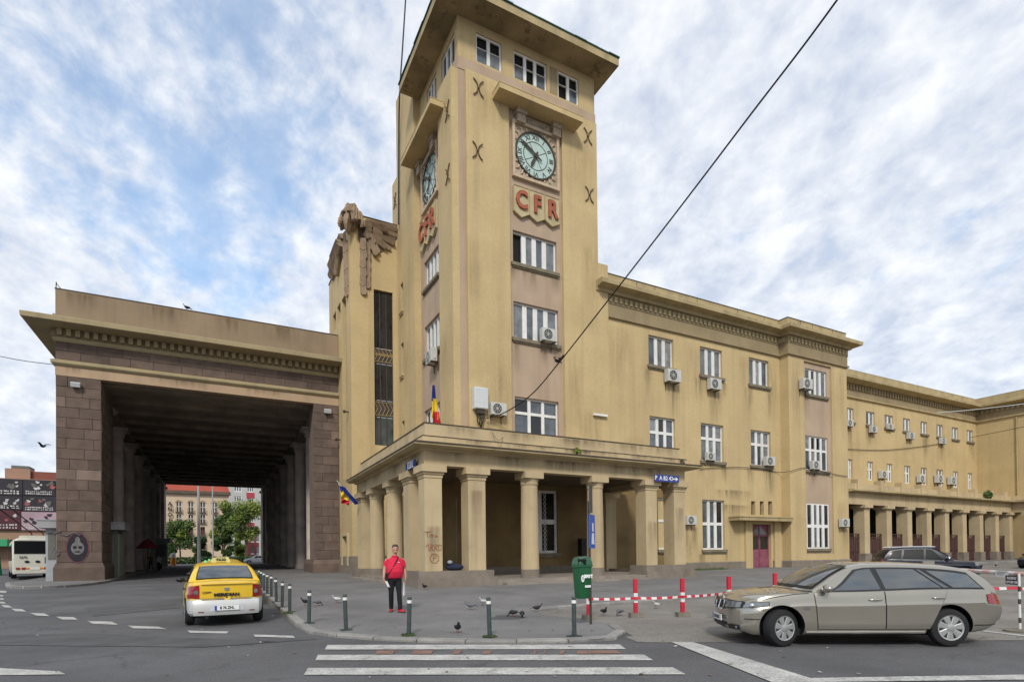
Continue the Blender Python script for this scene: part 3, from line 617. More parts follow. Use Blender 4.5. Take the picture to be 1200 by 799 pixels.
# clocks
def clock(axis, p, c, hw, hh, rd, label):
    o = thing('tower_clock', label, 'clock', (c[0], c[1], c[2]), 'clocks on the tower')
    U = (lambda u, v, d: Vector((c[0]+u, p-d, c[2]+v))) if axis == 'y' else (lambda u, v, d: Vector((p-d, c[1]-u, c[2]+v)))
    def ub(m, u0, u1, v0, v1, d0, d1): m.loft([[U(u0, v0, d), U(u1, v0, d), U(u1, v1, d), U(u0, v1, d)] for d in (d0, d1)])
    f = MB(); t = .17
    ub(f, -hw, hw, hh-t, hh, -.02, .2); ub(f, -hw, hw, -hh, -hh+t, -.02, .2); ub(f, -hw, -hw+t, -hh+t, hh-t, -.02, .2); ub(f, hw-t, hw, -hh+t, hh-t, -.02, .2); f.build('frame', 'ivory_frame', o)
    s = MB(); ub(s, -hw+t, hw-t, -hh+t, hh-t, -.02, .05); s.build('back_board', 'ornament_gold', o)
    for su in (-1, 1):
        for sv in (-1, 1):
            q = MB()
            for k in range(6):
                a = R(12+13*k); r0, r1 = rd*1.04, min((hw-t-.05)/max(math.cos(a), .01), (hh-t-.05)/max(math.sin(a), .01))
                if r1 > r0+.05: q.tube([U(su*r0*math.cos(a), sv*r0*math.sin(a), .06), U(su*(r0+r1)/2*math.cos(a+.05), sv*(r0+r1)/2*math.sin(a+.05), .10), U(su*r1*math.cos(a), sv*r1*math.sin(a), .06)], [.05, .06, .03], 6)
            q.build('corner_scroll', 'ivory_frame', o)
    def ring(r0, r1, d0, d1, n=48):
        m = MB(); m.loft([[U(r*math.cos(2*math.pi*k/n), r*math.sin(2*math.pi*k/n), d) for k in range(n)] for r, d in ((r1, d0), (r1, d1), (r0, d1), (r0, d0))], caps=False); return m
    d = MB(); d.loft([[U(rd*math.cos(2*math.pi*k/48), rd*math.sin(2*math.pi*k/48), q) for k in range(48)] for q in (.03, .07)]); d.build('dial', 'clock_glass', o)
    ring(rd*.97, rd*1.04, .04, .14).build('rim', 'iron', o); ring(rd*.60, rd*.63, .06, .085).build('inner_ring', 'iron', o)
    gl = MB()
    for k in range(12):
        a = R(30*k); ca, sa = math.cos(a), math.sin(a)
        r0 = .0 if k in (1, 4, 7, 10) else 2
        if r0 == 0: gl.tube([U(.0, 0, .076), U(rd*.62*ca, rd*.62*sa, .076)], .018, 4)
    gl.build('glazing_bar', 'iron', o)
    num = ['III', 'II', 'I', 'XII', 'XI', 'X', 'IX', 'VIII', 'VII', 'VI', 'V', 'IV']
    for k, n_ in enumerate(num):
        a = R(30*k); vs, fs = text_mesh(n_, .40*rd/1.35, .02, .0); q = MB(); th = a-R(90)
        q.add([U(rd*.80*math.cos(a)+(v[0]*math.cos(th)-v[1]*math.sin(th)), rd*.80*math.sin(a)+(v[0]*math.sin(th)+v[1]*math.cos(th)), .085+v[2]) for v in vs], fs); q.build('numeral', 'iron', o, fix=False)
    def hand(name, ang, ln, w, tail, d):
        a = R(90-ang); q = MB(); e = Vector((math.cos(a), math.sin(a))); n = Vector((-e.y, e.x))
        pts = [e*-tail+n*w*.5, e*-tail-n*w*.5, e*ln*.75-n*w, e*ln, e*ln*.75+n*w]
        q.prism([U(p.x, p.y, d) for p in pts], U(0, 0, d+.03)-U(0, 0, d)); q.build(name, 'iron', o)
    hand('hour_hand', 205, rd*.62, .10, .3, .12); hand('minute_hand', 302, rd*.92, .085, .45, .16)
    ring(.0001, .13, .1, .2, 14).build('hub', 'iron', o); return o
cc = at(627.5, 184.5, y=YC-.1); a0 = at(600, 170, y=YC-.1).x; a1 = at(654.6, 190, y=YC-.1).x; zt = at(627.5, 150.5, y=YC-.1).z; zb = at(627.5, 215.5, y=YC-.1).z
crd = (at(649.6, 190, y=YC).x-at(604.3, 180, y=YC).x)/2
clock('y', YC, ((a0+a1)/2, YC, (zt+zb)/2), (a1-a0)/2, (zt-zb)/2, crd, 'square framed clock with pale green dial on the wide front face of the tower')
lc = [at(494.6, 224, x=XC-.1).y, at(513.3, 193, x=XC-.1).y]; lz = [at(504, 179, x=XC-.1).z, at(504, 239, x=XC-.1).z]
clock('x', XC, (XC, sum(lc)/2, sum(lz)/2), abs(lc[0]-lc[1])/2, (lz[0]-lz[1])/2, crd, 'clock seen at a sharp angle on the narrow left face of the tower')
# letter signs
def sign(axis, p, c, w, h, label):
    o = thing('letter_sign', label, 'sign', (c[0], c[1], c[2]), 'letter signs under the clocks')
    U = (lambda u, v, d: Vector((c[0]+u, p-d, c[2]+v))) if axis == 'y' else (lambda u, v, d: Vector((p-d, c[1]-u, c[2]+v)))
    for k, ch in enumerate('CFR'):
        u0 = -w/2+w/3*k+.02; u1 = u0+w/3-.04; uc = (u0+u1)/2
        q = MB()
        q.prism([U(u0, h*.5, 0), U(u1, h*.5, 0), U(u1, -h*.38, 0), U(uc, -h*.55, 0), U(u0, -h*.38, 0)], U(0, 0, .16)-U(0, 0, 0)); s = q.build('shield', 'shield_cream', o)
        q = MB(); e = .028
        for (ua, va), (ub, vb) in zip(((u0, .5*h), (u1, .5*h), (u1, -.38*h), (uc, -.55*h), (u0, -.38*h)), ((u1, .5*h), (u1, -.38*h), (uc, -.55*h), (u0, -.38*h), (u0, .5*h))): q.tube([U(ua, va, .165), U(ub, vb, .165)], e, 4)
        q.build('shield_rim', 'cornice_render', s)
        cen = U(uc, .02*h, .22); lettering('letter', ch, h*.84, facing(axis, cen), 'letter_red', o, .12, .045, .80)
c = at(627, 243.5, y=YC); a0 = at(600.2, 236, y=YC).x; a1 = at(654.2, 250, y=YC).x
sign('y', YC, ((a0+a1)/2, YC, c.z), a1-a0, at(627, 226, y=YC).z-at(627, 259, y=YC).z, 'three cream shields with red letters CFR under the front clock')
c = at(504.2, 266, x=XC); ys = [at(494.5, 280, x=XC).y, at(513, 250, x=XC).y]
sign('x', XC, (XC, sum(ys)/2, c.z), abs(ys[0]-ys[1]), 2.0, 'foreshortened CFR letter shields on the left face of the tower')

# ------------------------------------------------------------------ stair tower with the eagle
YS_, XS_ = 40.43, 8.59
stair = thing('stair_tower', 'slim ochre stair tower with one tall dark window beside the clock tower', 'building', (10, 43, 0))
gz0, gz1 = at(450, 522, y=YS_).z, at(450, 341, y=YS_).z
gl = (at(438.7, 430, y=YS_).x, at(461, 430, y=YS_).x, gz0, gz1)
m = MB(); nich = (at(402.5, 640, x=XS_).y, at(408, 640, x=XS_).y)
wall(m, 'y', YS_, XS_, XC, -.3, 26.1, [gl], .3)
s1 = xh(390.2, 393.6, 369, 366, 389, 386, XS_); s2 = xh(395.2, 399, 359, 355, 379.5, 376, XS_)
slot = (at(406.2, 450, x=XS_).y, at(401.2, 450, x=XS_).y, 7.5, at(404, 345, x=XS_).z)
nh = (min(nich), max(nich), at(405, 659, x=XS_).z, at(405, 628, x=XS_).z)
wall(m, 'x', XS_, YS_, 48.7, -.3, 24.5, [s1, s2, slot, nh], .35)
m.box(XS_+.4, XC+.01, 48.4, 48.7, 0, 24.5); m.box(XS_+.002, XC, YS_+.4, 48.69, 24.2, 24.49); m.box(XS_+.001, XC, YS_+.001, YS_+.6, 24.5, 26.09); m.quad((XS_, YS_, 24.5), (XS_, 43.5, 24.5), (XS_, 43.5, 25.2), (XS_, YS_, 26.1))
m.build('wall', 'stucco', stair)
b = MB(); b.box(XS_-.05, XC, YS_-.05, YS_+.62, 26.1, 26.16); b.box(XS_-.05, XS_+.4, 43.5, 48.75, 24.5, 24.58); b.build('coping', 'iron', stair)
for s in (s1, s2, slot, nh):
    b = MB(); abox(b, 'x', XS_, s[0], s[1], .3, .32, s[2], s[3]); b.build('slit_window', 'glass_dark', stair)
b = MB(); abox(b, 'x', XS_, nh[0]-.35, nh[0]-.003, -.12, .02, nh[2]-.2, nh[3]+.2); abox(b, 'x', XS_, nh[1]+.003, nh[1]+.35, -.12, .02, nh[2]-.2, nh[3]+.2); abox(b, 'x', XS_, nh[0]-.003, nh[1]+.003, -.12, .02, nh[3]+.003, nh[3]+.2); b.build('niche_surround', 'stucco_pale', stair)
g = MB(); n = 6
tall = MB()
xx = np.linspace(gl[0], gl[1], 4)
for z0, z1, mt in ((gl[2], gl[2]+2.1, 'glass_bluish'), (gl[2]+3.3, gl[2]+6.0, 'glass_dark'), (gl[2]+7.1, gl[3], 'glass_dark')):
    for k in range(3):
        q = MB(); q.box(xx[k]+.03, xx[k+1]-.03, YS_+.2, YS_+.22, z0+.03, z1-.03); q.build('pane', mt, stair)
tall = MB()
for k in range(4): tall.box(xx[k]-.03, xx[k]+.03, YS_+.16, YS_+.25, gl[2], gl[3])
tall.box(gl[0], gl[1], YS_+.17, YS_+.24, gl[2]+2.1, gl[2]+3.3); tall.box(gl[0], gl[1], YS_+.17, YS_+.24, gl[2]+6.0, gl[2]+7.1)
tall.build('window_frame', 'iron', stair)
for zb in (gl[2]+2.2, gl[2]+6.1):
    q = MB()
    for x0 in (gl[0], gl[1]): q.tube([(gl[0], YS_+.15, zb+(x0-gl[0])*.0+(.02 if x0==gl[0] else .95)), (gl[1], YS_+.15, zb+(.02 if x0==gl[0] else .95))], .03, 5)
    for k in range(5):
        x0 = gl[0]+(gl[1]-gl[0])*(k+.5)/5
        q.tube([(x0-.12, YS_+.15, zb), (x0+.12, YS_+.15, zb+.5), (x0-.12, YS_+.15, zb+.95)], .03, 5)
    q.build('ornament_panel', 'frieze_render', stair)
q = MB(); q.box(gl[0], gl[1], YS_+.14, YS_+.165, gl[2]+6.55, gl[2]+6.75); q.build('concrete_band', 'stucco_grimy_shaded', stair)
b = MB(); b.box(XS_-.06, XS_-.001, YS_-.08, 44.6, -.3, 1.75); b.box(XS_, XC-.5, YS_-.08, YS_-.001, -.3, 1.75); b.build('plinth', 'plinth_stone', stair)
for px, py in ((408.5, 482.5), (399, 515)):
    c = at(px, py, x=XS_); q = MB(); q.cyl((XS_, c.y, c.z), (XS_-.3, c.y, c.z), .05); q.ell((XS_-.3, c.y, c.z), (.12, .12, .12), 8, 5); q.build('wire_bracket', 'iron', stair)
# eagle
eagle = thing('eagle_relief', 'weathered brown stone eagle with spread wings on the top corner of the stair tower', 'sculpture', (XS_, YS_, 26))
def feather(a, b_, w, axis='y', dep=.2, parent=None, tipk=.35, name='feather'):
    """plate from point a to b (offset from the corner, height)"""
    A, B = Vector(a), Vector(b_); d = (B-A).normalized(); n = Vector((-d.y, d.x)); L = (B-A).length
    o2 = [A+n*w*.42, A-n*w*.42, B-d*w*tipk-n*w*.5, B-n*w*.22, B+n*w*.22, B-d*w*tipk+n*w*.5]
    V = (lambda p, q: (XS_+p.x, YS_-q, p.y)) if axis == 'y' else (lambda p, q: (XS_-q, YS_+p.x, p.y))
    m = MB(); tl = (1.12, .62, .58, .75, 1.0, 1.12); rg = [[V(p, 0) for p in o2], [V(p, dep*t*.85) for p, t in zip(o2, tl)], [V(A+(p-A)*.94+(B-A)*.03, dep*t) for p, t in zip(o2, tl)]]
    m.loft(rg); q = m.build(name, 'eagle_render', parent)
    q2 = MB(); q2.tube([V(A+d*.1, dep+.01), V(B-d*.15, dep+.01)], .025, 4)
    return q
Z = lambda zx, zy: (at(380+zx/6.39, 225+zy/6.39, y=YS_).x-XS_, at(380+zx/6.39, 225+zy/6.39, y=YS_).z)
for ax, sc in (('y', 1.0), ('x', 2.2)):
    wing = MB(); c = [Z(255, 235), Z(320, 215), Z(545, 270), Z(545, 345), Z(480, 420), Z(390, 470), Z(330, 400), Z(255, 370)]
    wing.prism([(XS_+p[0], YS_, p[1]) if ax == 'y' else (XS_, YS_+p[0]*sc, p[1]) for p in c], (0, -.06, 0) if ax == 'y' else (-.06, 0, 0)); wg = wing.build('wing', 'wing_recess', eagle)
    FE = [((310, 220), (540, 268), 30, .16), ((330, 235), (545, 300), 32, .18), ((360, 262), (545, 335), 34, .20), ((340, 262), (465, 300), 40, .30), ((360, 292), (430, 335), 40, .34), ((360, 320), (525, 400), 36, .22), ((370, 340), (495, 440), 36, .24), ((350, 350), (460, 435), 34, .27),
          ((340, 330), (405, 470), 40, .26), ((330, 360), (385, 490), 40, .3), ((290, 250), (350, 280), 46, .36), ((300, 285), (345, 320), 42, .4), ((320, 310), (370, 400), 44, .36), ((290, 320), (330, 365), 40, .42)]
    FE = [(a, b_, w*.86, dp+(.10 if i % 2 else -.02)) for i, (a, b_, w, dp) in enumerate(FE)]
    for a, b_, w, dp in FE:
        A, B = Z(*a), Z(*b_); feather((A[0]*sc, A[1]), (B[0]*sc, B[1]), w/106, ax, dp, wg)
    for k in range(6):
        z0 = 355+k*66
        A, B = Z(286, z0), Z(286+(k % 2)*8, z0+92)
        if ax == 'y' or k < 6: feather((A[0]*(1 if ax == 'y' else .8), A[1]), (B[0]*(1 if ax == 'y' else .8), B[1]), .42 if ax == 'y' else .36, ax, .30-.02*k, wg)
    for k in range(5):
        z0 = 355+k*70; A, B = Z(322, z0), Z(326, z0+92); feather(A if ax == 'y' else (A[0]*.9, A[1]), B if ax == 'y' else (B[0]*.9, B[1]), .36, ax, .2-.01*k, wg)
hd = MB(); hx, hy = XS_-.1, YS_-.12
top = Z(235, 118)[1]; bot = Z(205, 375)[1]; H = top-bot
def er(dx, dy, z, rx, rz_): hd.ell((hx+dx, hy+dy, bot+H*z), (rx, rx, rz_), 12, 8)
er(.25, .1, .62, .40, .85); er(.25, .1, .84, .34, .36); hd.build('head', 'eagle_render', eagle, 40)
for lay, (rs, zt_, zb_, wd, cnt) in enumerate(((.46, 1.02, .50, .17, 11), (.62, .95, .36, .19, 13), (.76, .84, .40, .19, 15), (.88, .66, .34, .18, 13))):
    for k in range(cnt):
        a = R(135+k*190/(cnt-1)); ca, sa = math.cos(a), math.sin(a); da = abs(a-R(228))
        if lay > 1 and da < .42: continue
        jz = .035*((k*5+lay*3) % 4); zt, zb = bot+H*(zt_-jz), bot+H*(zb_+jz*1.3+(.12 if da < .5 else 0)); tg = Vector((-sa, ca, 0)); o_ = Vector((ca, sa, 0)); c0 = Vector((hx+.25, hy+.1, 0)); q = MB(); rings = []
        for u, rr_, ww in ((0, .80, .8), (.25, 1.0, 1.0), (.8, 1.06, 1.0), (1.0, .98, .25)):
            c_ = c0+o_*rs*rr_+Vector((0, 0, zt+(zb-zt)*u)); w_ = wd*ww*.5
            rings.append([c_-tg*w_, c_-tg*w_*.3+o_*.075, c_+tg*w_*.85+o_*.02, c_+tg*w_-o_*.14, c_-tg*w_-o_*.14])
        q.loft(rings); q.build('neck_feather', 'eagle_render', eagle)
bk = MB(); dr_ = Vector((math.cos(R(228)), math.sin(R(228)), 0)); tg = Vector((-dr_.y, dr_.x, 0)); cb_ = Vector((hx+.25, hy+.1, 0)); rings = []
for fz, ro, wd in ((.74, .62, .20), (.62, .84, .26), (.46, .98, .24), (.30, 1.02, .15), (.12, .90, .04)):
    c_ = cb_+Vector((0, 0, bot+H*fz)); rings.append([c_+dr_*.35-tg*wd, c_+dr_*(ro-.12)-tg*wd*.8, c_+dr_*ro, c_+dr_*(ro-.12)+tg*wd*.8, c_+dr_*.35+tg*wd])
bk.loft(rings); bk.build('beak', 'eagle_render', eagle)
for sg in (-1, 1):
    q = MB(); c_ = cb_+Vector((0, 0, bot+H*.70))+dr_*.74+tg*sg*.24; q.cbox(c_, (.36, .2, .12), R(228+90)+sg*.5); q.build('brow', 'eagle_render', eagle)
for sg in (-1, 1):
    e = MB(); c_ = cb_+Vector((0, 0, bot+H*.62))+dr_*.70+tg*sg*.27; e.ell(c_, (.11, .11, .10), 8, 6); e.build('eye', 'iron', eagle)
ck = MB()
for k in range(5): ck.cbox((hx+.1+.08*k, hy-.02+.05*k, bot+H*(.93+.014*k)), (.12, .44-.03*k, .45), R(48))
ck.build('crest', 'eagle_render', eagle)

# ------------------------------------------------------------------ office wing
Y0, XW0, XB, YB, XBR = 29.6, 22.84, 39.94, 28.81, 47.48
wing = thing('office_wing', 'three storey ochre station wing with dentil cornice and projecting end bay', 'building', (34, 30, 0))
def rz(pts_top, pts_bot, x0, x1, p=Y0):
    return (at(x0, (pts_top[1]+pts_bot[1])/2, y=p).x, at(x1, (pts_top[1]+pts_bot[1])/2, y=p).x, at(*pts_bot, y=p).z, at(*pts_top, y=p).z)
R3 = [rz((760.3, 391.3), (759.8, 426.2), 760, 789.2), rz((820.4, 405.2), (820.4, 439), 820.4, 846.3), rz((877.8, 419), (877.6, 450), 877.8, 900.9)]
R2 = [rz((761.4, 485.8), (761.4, 523), 761.4, 791.2), rz((821.5, 495.3), (821.5, 539.2), 821.5, 848), rz((880, 504), (880, 544.3), 880, 903.2)]
def level(ws): a = sum(w[2] for w in ws)/len(ws); b = sum(w[3] for w in ws)/len(ws); return [(w[0], w[1], a, b) for w in ws]
R3 = level(R3); R2 = level([(w[0], w[1], min(w[2], R2[1][2]), w[3]) for w in R2])
R1 = rz((823.3, 585), (823.3, 643.6), 823.3, 849.2)
SL = [rz((x0, 587), (x0, 603), x0, x1) for x0, x1 in ((880.4, 885.2), (890.6, 895.2), (900.4, 905.2))]
DR = rz((892, 614), (892, 665), 882.3, 903.9); DR = (DR[0], DR[1], .45, DR[3])
m = MB(); wall(m, 'y', Y0, XW0, XB, -.3, 17.3, R3+R2+[R1, DR]+SL, .35); m.box(XW0, XBR, 40, 40.3, 0, 17.3)
m.build('wall', 'stucco', wing)
for w in R3: window(wing, 'y', Y0, *w, cols=3, glass=GL, mul=.28, frame='white_paint')
for i, w in enumerate(R2): window(wing, 'y', Y0, *w, cols=3, rows=(.62, .38), glass=GL, mul=.24, sill=i > 0)
window(wing, 'y', Y0, *R1, cols=3, rows=(.52, .48), glass=GL, mul=.26)
for w in SL:
    b = MB(); b.box(w[0], w[1], Y0+.3, Y0+.32, w[2], w[3]); b.build('slit_window', 'glass_dark', wing)
b = MB(); wd = DR[1]-DR[0]; b.box(DR[0]+.02, DR[1]-.02, Y0+.28, Y0+.34, DR[2], DR[3]-.02); door = b.build('door', 'pink_door', wing)
for s in (0, 1):
    x0 = DR[0]+.08+s*wd/2; x1 = x0+wd/2-.14
    q = MB(); q.box(x0, x1, Y0+.25, Y0+.279, DR[2]+.15, DR[2]+1.25); q.build('door_panel', 'pink_door', door)
    q = MB(); q.box(x0+.05, x1-.05, Y0+.265, Y0+.279, DR[2]+1.5, DR[2]+2.5); q.build('door_pane', 'glass_dark', door)
    q = MB(); q.add([(x0, Y0+.27, DR[2]+2.65), (x1, Y0+.27, DR[2]+2.65), (x1 if s == 0 else x0, Y0+.27, DR[3]-.1)], [(0, 1, 2)]); q.prism([(x0, Y0+.279, DR[2]+2.65), (x1, Y0+.279, DR[2]+2.65), ((x0 if s else x1), Y0+.279, DR[3]-.15)], (0, -.02, 0)); q.build('fan_light', 'glass_curtain', door)
q = MB()
for x0 in (DR[0]+wd/2-.05, DR[0]+.02, DR[1]-.1): q.box(x0, x0+.08, Y0+.22, Y0+.278, DR[2], DR[3]-.02)
q.box(DR[0]+.1, DR[1]-.1, Y0+.23, Y0+.277, DR[2]+2.52, DR[2]+2.62); q.build('door_frame', 'pink_door', door)
a0 = at(866.9, 607, y=Y0-1).x; a1 = XB-.002; zc = at(866.9, 609, y=Y0-1).z
b = MB(); b.box(a0, a1, Y0-1.0, Y0+.02, zc, zc+.24); b.box(a0-.05, a1, Y0-1.05, Y0+.01, zc+.241, zc+.31); b.build('canopy', 'cornice_render', wing)
for x0, x1 in ((DR[0]-.95, DR[0]-.22), (DR[1]+.22, DR[1]+.95)):
    b = MB(); b.box(x0, x1, Y0-.17, Y0+.02, -.1, zc-.003); b.build('pilaster', 'stucco', wing)
# projecting bay
bw3 = (at(945.3, 445, y=YB).x, at(970.3, 445, y=YB).x, at(945.3, 460.6, y=YB).z, at(945.3, 430.4, y=YB).z)
bw2 = (at(945.3, 530, y=YB).x, at(972, 530, y=YB).x, at(945.3, 549.7, y=YB).z, at(945.3, 509.3, y=YB).z)
bw1 = (at(947.2, 615, y=YB).x, at(973.2, 615, y=YB).x, at(947.2, 642.5, y=YB).z, at(947.2, 589.4, y=YB).z)
pl, pr = at(943, 480, y=YB).x, at(975, 480, y=YB).x; ptop = at(944, 423, y=YB).z; pbot = bw1[2]-.45
m = MB(); wall(m, 'y', YB, XB, XBR, -.3, 17.3, [(pl, pr, pbot, ptop)], .14); wall(m, 'x', XB, YB, Y0, -.3, 17.3, [], .1); m.quad((XBR, YB, -.3), (XBR, 40, -.3), (XBR, 40, 17.3), (XBR, YB, 17.3))
m.build('bay_wall', 'stucco', wing)
m = MB(); wall(m, 'y', YB+.14, pl, pr, pbot, ptop, [bw3, bw2, bw1], .3); m.build('bay_panel', 'pink_render', wing)
window(wing, 'y', YB+.14, *bw3, cols=4, glass=GL, mul=.24, rec=.1); window(wing, 'y', YB+.14, *bw2, cols=4, rows=(.6, .4), glass=GL, mul=.22, rec=.1)
window(wing, 'y', YB+.14, *bw1, cols=4, rows=(.5, .5), glass=['glass_dark', 'glass_blue'], mul=.3, rec=.0)
# plinth, cornice
b = MB(); sweep(b, [(0, -.3), (.12, -.3), (.12, .98), (.06, 1.05), (0, 1.05)], [(25.3, Y0), (DR[0]-.16, Y0)]); sweep(b, [(0, -.3), (.12, -.3), (.12, .98), (.06, 1.05), (0, 1.05)], [(DR[1]+.15, Y0), (XB, Y0), (XB, YB), (XBR, YB), (XBR, 31)]); b.build('plinth', 'plinth_stone', wing)
path = [(21.86, Y0), (XB, Y0), (XB, YB), (XBR, YB), (XBR, 34)]
pathw = [(XW0, Y0), (XB, Y0), (XB, YB), (XBR, YB), (XBR, 34)]
zp = 20.15
b = MB(); sweep(b, [(-.02, 17.3), (.06, 17.3), (.06, 18.15), (.10, 18.16), (.10, 18.74), (-.02, 18.74)], pathw); b.build('frieze', 'frieze_render', wing)
b = MB(); sweep(b, [(0, 17.2), (.16, 17.24), (.16, 17.38), (.08, 17.42), (0, 17.42)], pathw); b.build('string_course', 'frieze_render', wing)
b = MB(); dentils(b, pathw, .09, .19, 18.28, 18.62, .42, .5); b.build('dentil_course', 'cornice_render', wing, kind='stuff')
b = MB(); sweep(b, [(-.02, 18.74), (.30, 18.74), (.34, 18.95), (.90, 19.02), (.92, 19.28), (.86, 19.34), (-.02, 19.40)], path); b.build('cornice', 'cornice_render', wing)
b = MB(); sweep(b, [(-.4, 19.38), (.0, 19.38), (.0, zp), (-.4, zp)], pathw); b.box(XW0, XBR-.4, 30.0, 40.2, 18.5, 19.6); b.build('parapet', 'cornice_render', wing)
b = MB(); sweep(b, [(-.42, zp), (.03, zp), (.03, zp+.05), (-.42, zp+.05)], pathw); b.build('coping', 'iron', wing)
b = MB()
for x0 in (25.4, 27.0, 31.0, 35.2, 38.2, 41.5, 43.0, 45.6): b.box(x0, x0+.035, (Y0 if x0 < XB else YB)-.012, (Y0 if x0 < XB else YB), 19.42, zp)
b.build('parapet_joint', 'iron', wing)

for w in R3+R2[1:]+[R1]:
    for q in (w[0]-.05, w[1]+.05): stain(wing, 'y', Y0, q, w[2]-.28, random.uniform(.5, 1.1), random.uniform(1.2, 2.6))
for px, py in ((789, 449), (838, 458), (902, 547), (810, 616)): q = at(px, py, y=Y0); stain(wing, 'y', Y0, q.x, q.z, 1.5, 3.0, 'soot_stain')
for px, py in ((944, 457), (990, 618)): q = at(px, py, y=YB); stain(wing, 'y', YB, q.x, q.z, 1.2, 2.4, 'soot_stain')
q = at(954, 551, y=YB); stain(wing, 'y', YB+.14, q.x, q.z, 1.2, 2.0, 'rust_stain'); stain(wing, 'y', YB+.14, q.x-1, 12.9, .5, 1.2, 'rust_stain')
for x, z, w, h in ((24.0, 17, 2.4, 5), (27.8, 17.1, 2.0, 3), (31, 16.9, 2.4, 4.5), (36.2, 17, 2, 4), (39, 17, 1.6, 6), (25, 9.6, 2.6, 4), (34.6, 5.2, 1.6, 3), (24.2, 3.2, 2.2, 2.4), (29, 3, 3, 2), (38, 11, 1.8, 4)): stain(wing, 'y', Y0, x, z, w, h, 'faint_stain')
for x, z, w, h in ((26, 13.2, 1.6, 4), (29.5, 12, 1.4, 5), (33.6, 11, 1.4, 4), (31.5, 7.5, 1.6, 4)): stain(wing, 'y', Y0, x, z, w, h, 'pale_stain')
for x, z, w, h in ((40.8, 17, 1.4, 6), (46.6, 17, 1.3, 5), (46.4, 6, 1.4, 4)): stain(wing, 'y', YB, x, z, w, h, 'faint_stain')
for x, z, w, h in ((34, 5.3, 5.5, .8), (34.5, 6.4, 4.2, .9)): stain(wing, 'y', Y0, x, z, w, h, 'soot_stain')

# ------------------------------------------------------------------ corner porch
XF, YF = 7.81, 22.65; YE = 35.4
porch = thing('corner_porch', 'flat roofed ochre colonnaded porch wrapping the foot of the clock tower', 'porch', (10, 24, 0))
pth = [(XF, YE), (XF, YF), (22.62, YF), (22.62, Y0)]
b = MB(); sweep(b, [(-.55, 5.56), (0, 5.56), (0, 6.16), (.12, 6.18), (.18, 6.26), (-.55, 6.26)], pth); b.build('entablature', 'stucco_porch', porch)
b = MB(); sweep(b, [(-.55, 6.261), (.46, 6.22), (.62, 6.30), (.62, 6.42), (.5, 6.46), (-.55, 6.46)], pth); b.box(XF+.5, 22.2, YF+.5, Y0-.25, 6.27, 6.45); b.box(XF+.5, XL-.03, Y0-.3, YE, 6.27, 6.45); b.build('cornice', 'cornice_render', porch)
b = MB(); sweep(b, [(-.55, 6.461), (.08, 6.461), (.08, 6.78), (.02, 6.8), (-.55, 6.8)], pth); b.build('parapet_base', 'stucco_porch', porch)
b = MB(); sweep(b, [(-.5, 6.801), (-.06, 6.801), (-.06, 7.33), (-.5, 7.33)], [(XF, YE-.9), (XF, YF), (22.35, YF), (22.35, Y0)]); b.build('parapet', 'stucco_porch', porch)
b = MB(); sweep(b, [(-.52, 7.331), (-.03, 7.331), (-.03, 7.37), (-.52, 7.37)], [(XF, YE-.9), (XF, YF), (22.35, YF), (22.35, Y0)]); b.build('coping', 'iron', porch)
b = MB(); sweep(b, [(.50, 6.462), (.645, 6.425), (.645, 6.365), (.625, 6.36), (.622, 6.421), (.5, 6.457)], pth); sweep(b, [(-.05, 6.801), (.095, 6.79), (.095, 6.755), (.085, 6.755), (.08, 6.781), (-.05, 6.7995)], pth); b.build('edge_strip', 'iron', porch)  # thin dark strips along the cornice lip and the parapet ledge
b = MB(); b.prism([(XF+.06, YE-.9, 6.8)]+[(XF+.06, YE-.9+.85*math.sin(R(k*15)), 6.8+.53*math.cos(R(k*15))) for k in range(7)], (.4, 0, 0)); b.build('parapet_end', 'stucco_porch', porch)
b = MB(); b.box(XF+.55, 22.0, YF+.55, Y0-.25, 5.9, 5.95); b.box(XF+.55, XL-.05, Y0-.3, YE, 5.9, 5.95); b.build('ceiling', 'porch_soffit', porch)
b = MB(); b.box(XF-.2, 22.4, YF-.3, Y0-.05, -.3, .62); b.box(XF-.2, XL-.1, Y0-.05, YE, -.3, .619); b.build('floor_slab', 'step_stone', porch)
for dz, oo in ((.49, .72), (.36, 1.1)):
    b = MB(); b.box(11.3 if oo < 1 else 11.0, 19.5, YF-oo, YF-.302, -.2, dz+.0); b.build('step', 'step_stone', porch)
    b = MB(); b.box(XF-oo, XF-.202, 26.6, YE-.5, -.2, dz+.02); b.build('step', 'step_stone', porch)
def pier(x0, x1, y0, y1):
    p = MB(); p.box(x0, x1, y0, y1, .6, 5.02); q = p.build('pier', 'stucco_porch', porch)
    c = MB(); e = .05
    for d, za, zb in ((.03, 5.021, 5.16), (.08, 5.161, 5.26), (.17, 5.261, 5.557)): c.box(x0-d, x1+d, y0-d, y1+d, za, zb)
    c.build('capital', 'stucco_porch', q)
def column(x, y, r=.42):
    p = MB(); n = 28; p.lathe((x, y, 0), [(r*1.03, 1.03), (r*1.03, 1.1), (r, 1.9), (r*.985, 3.3), (r*.93, 4.95)], n); q = p.build('column', 'stucco_porch', porch, 40)
    c = MB(); c.lathe((x, y, 0), [(r*.95, 4.951), (r*1.02, 5.0), (r*1.02, 5.06), (r*.97, 5.08), (r*1.1, 5.26)], n); c.box(x-r*1.2, x+r*1.2, y-r*1.2, y+r*1.2, 5.261, 5.557); c.build('capital', 'stucco_porch', q, 40)
    c = MB(); c.lathe((x, y, 0), [(r*1.05, .6), (r*1.05, 1.029)], n); c.build('base', 'plinth_stone', q, 40)
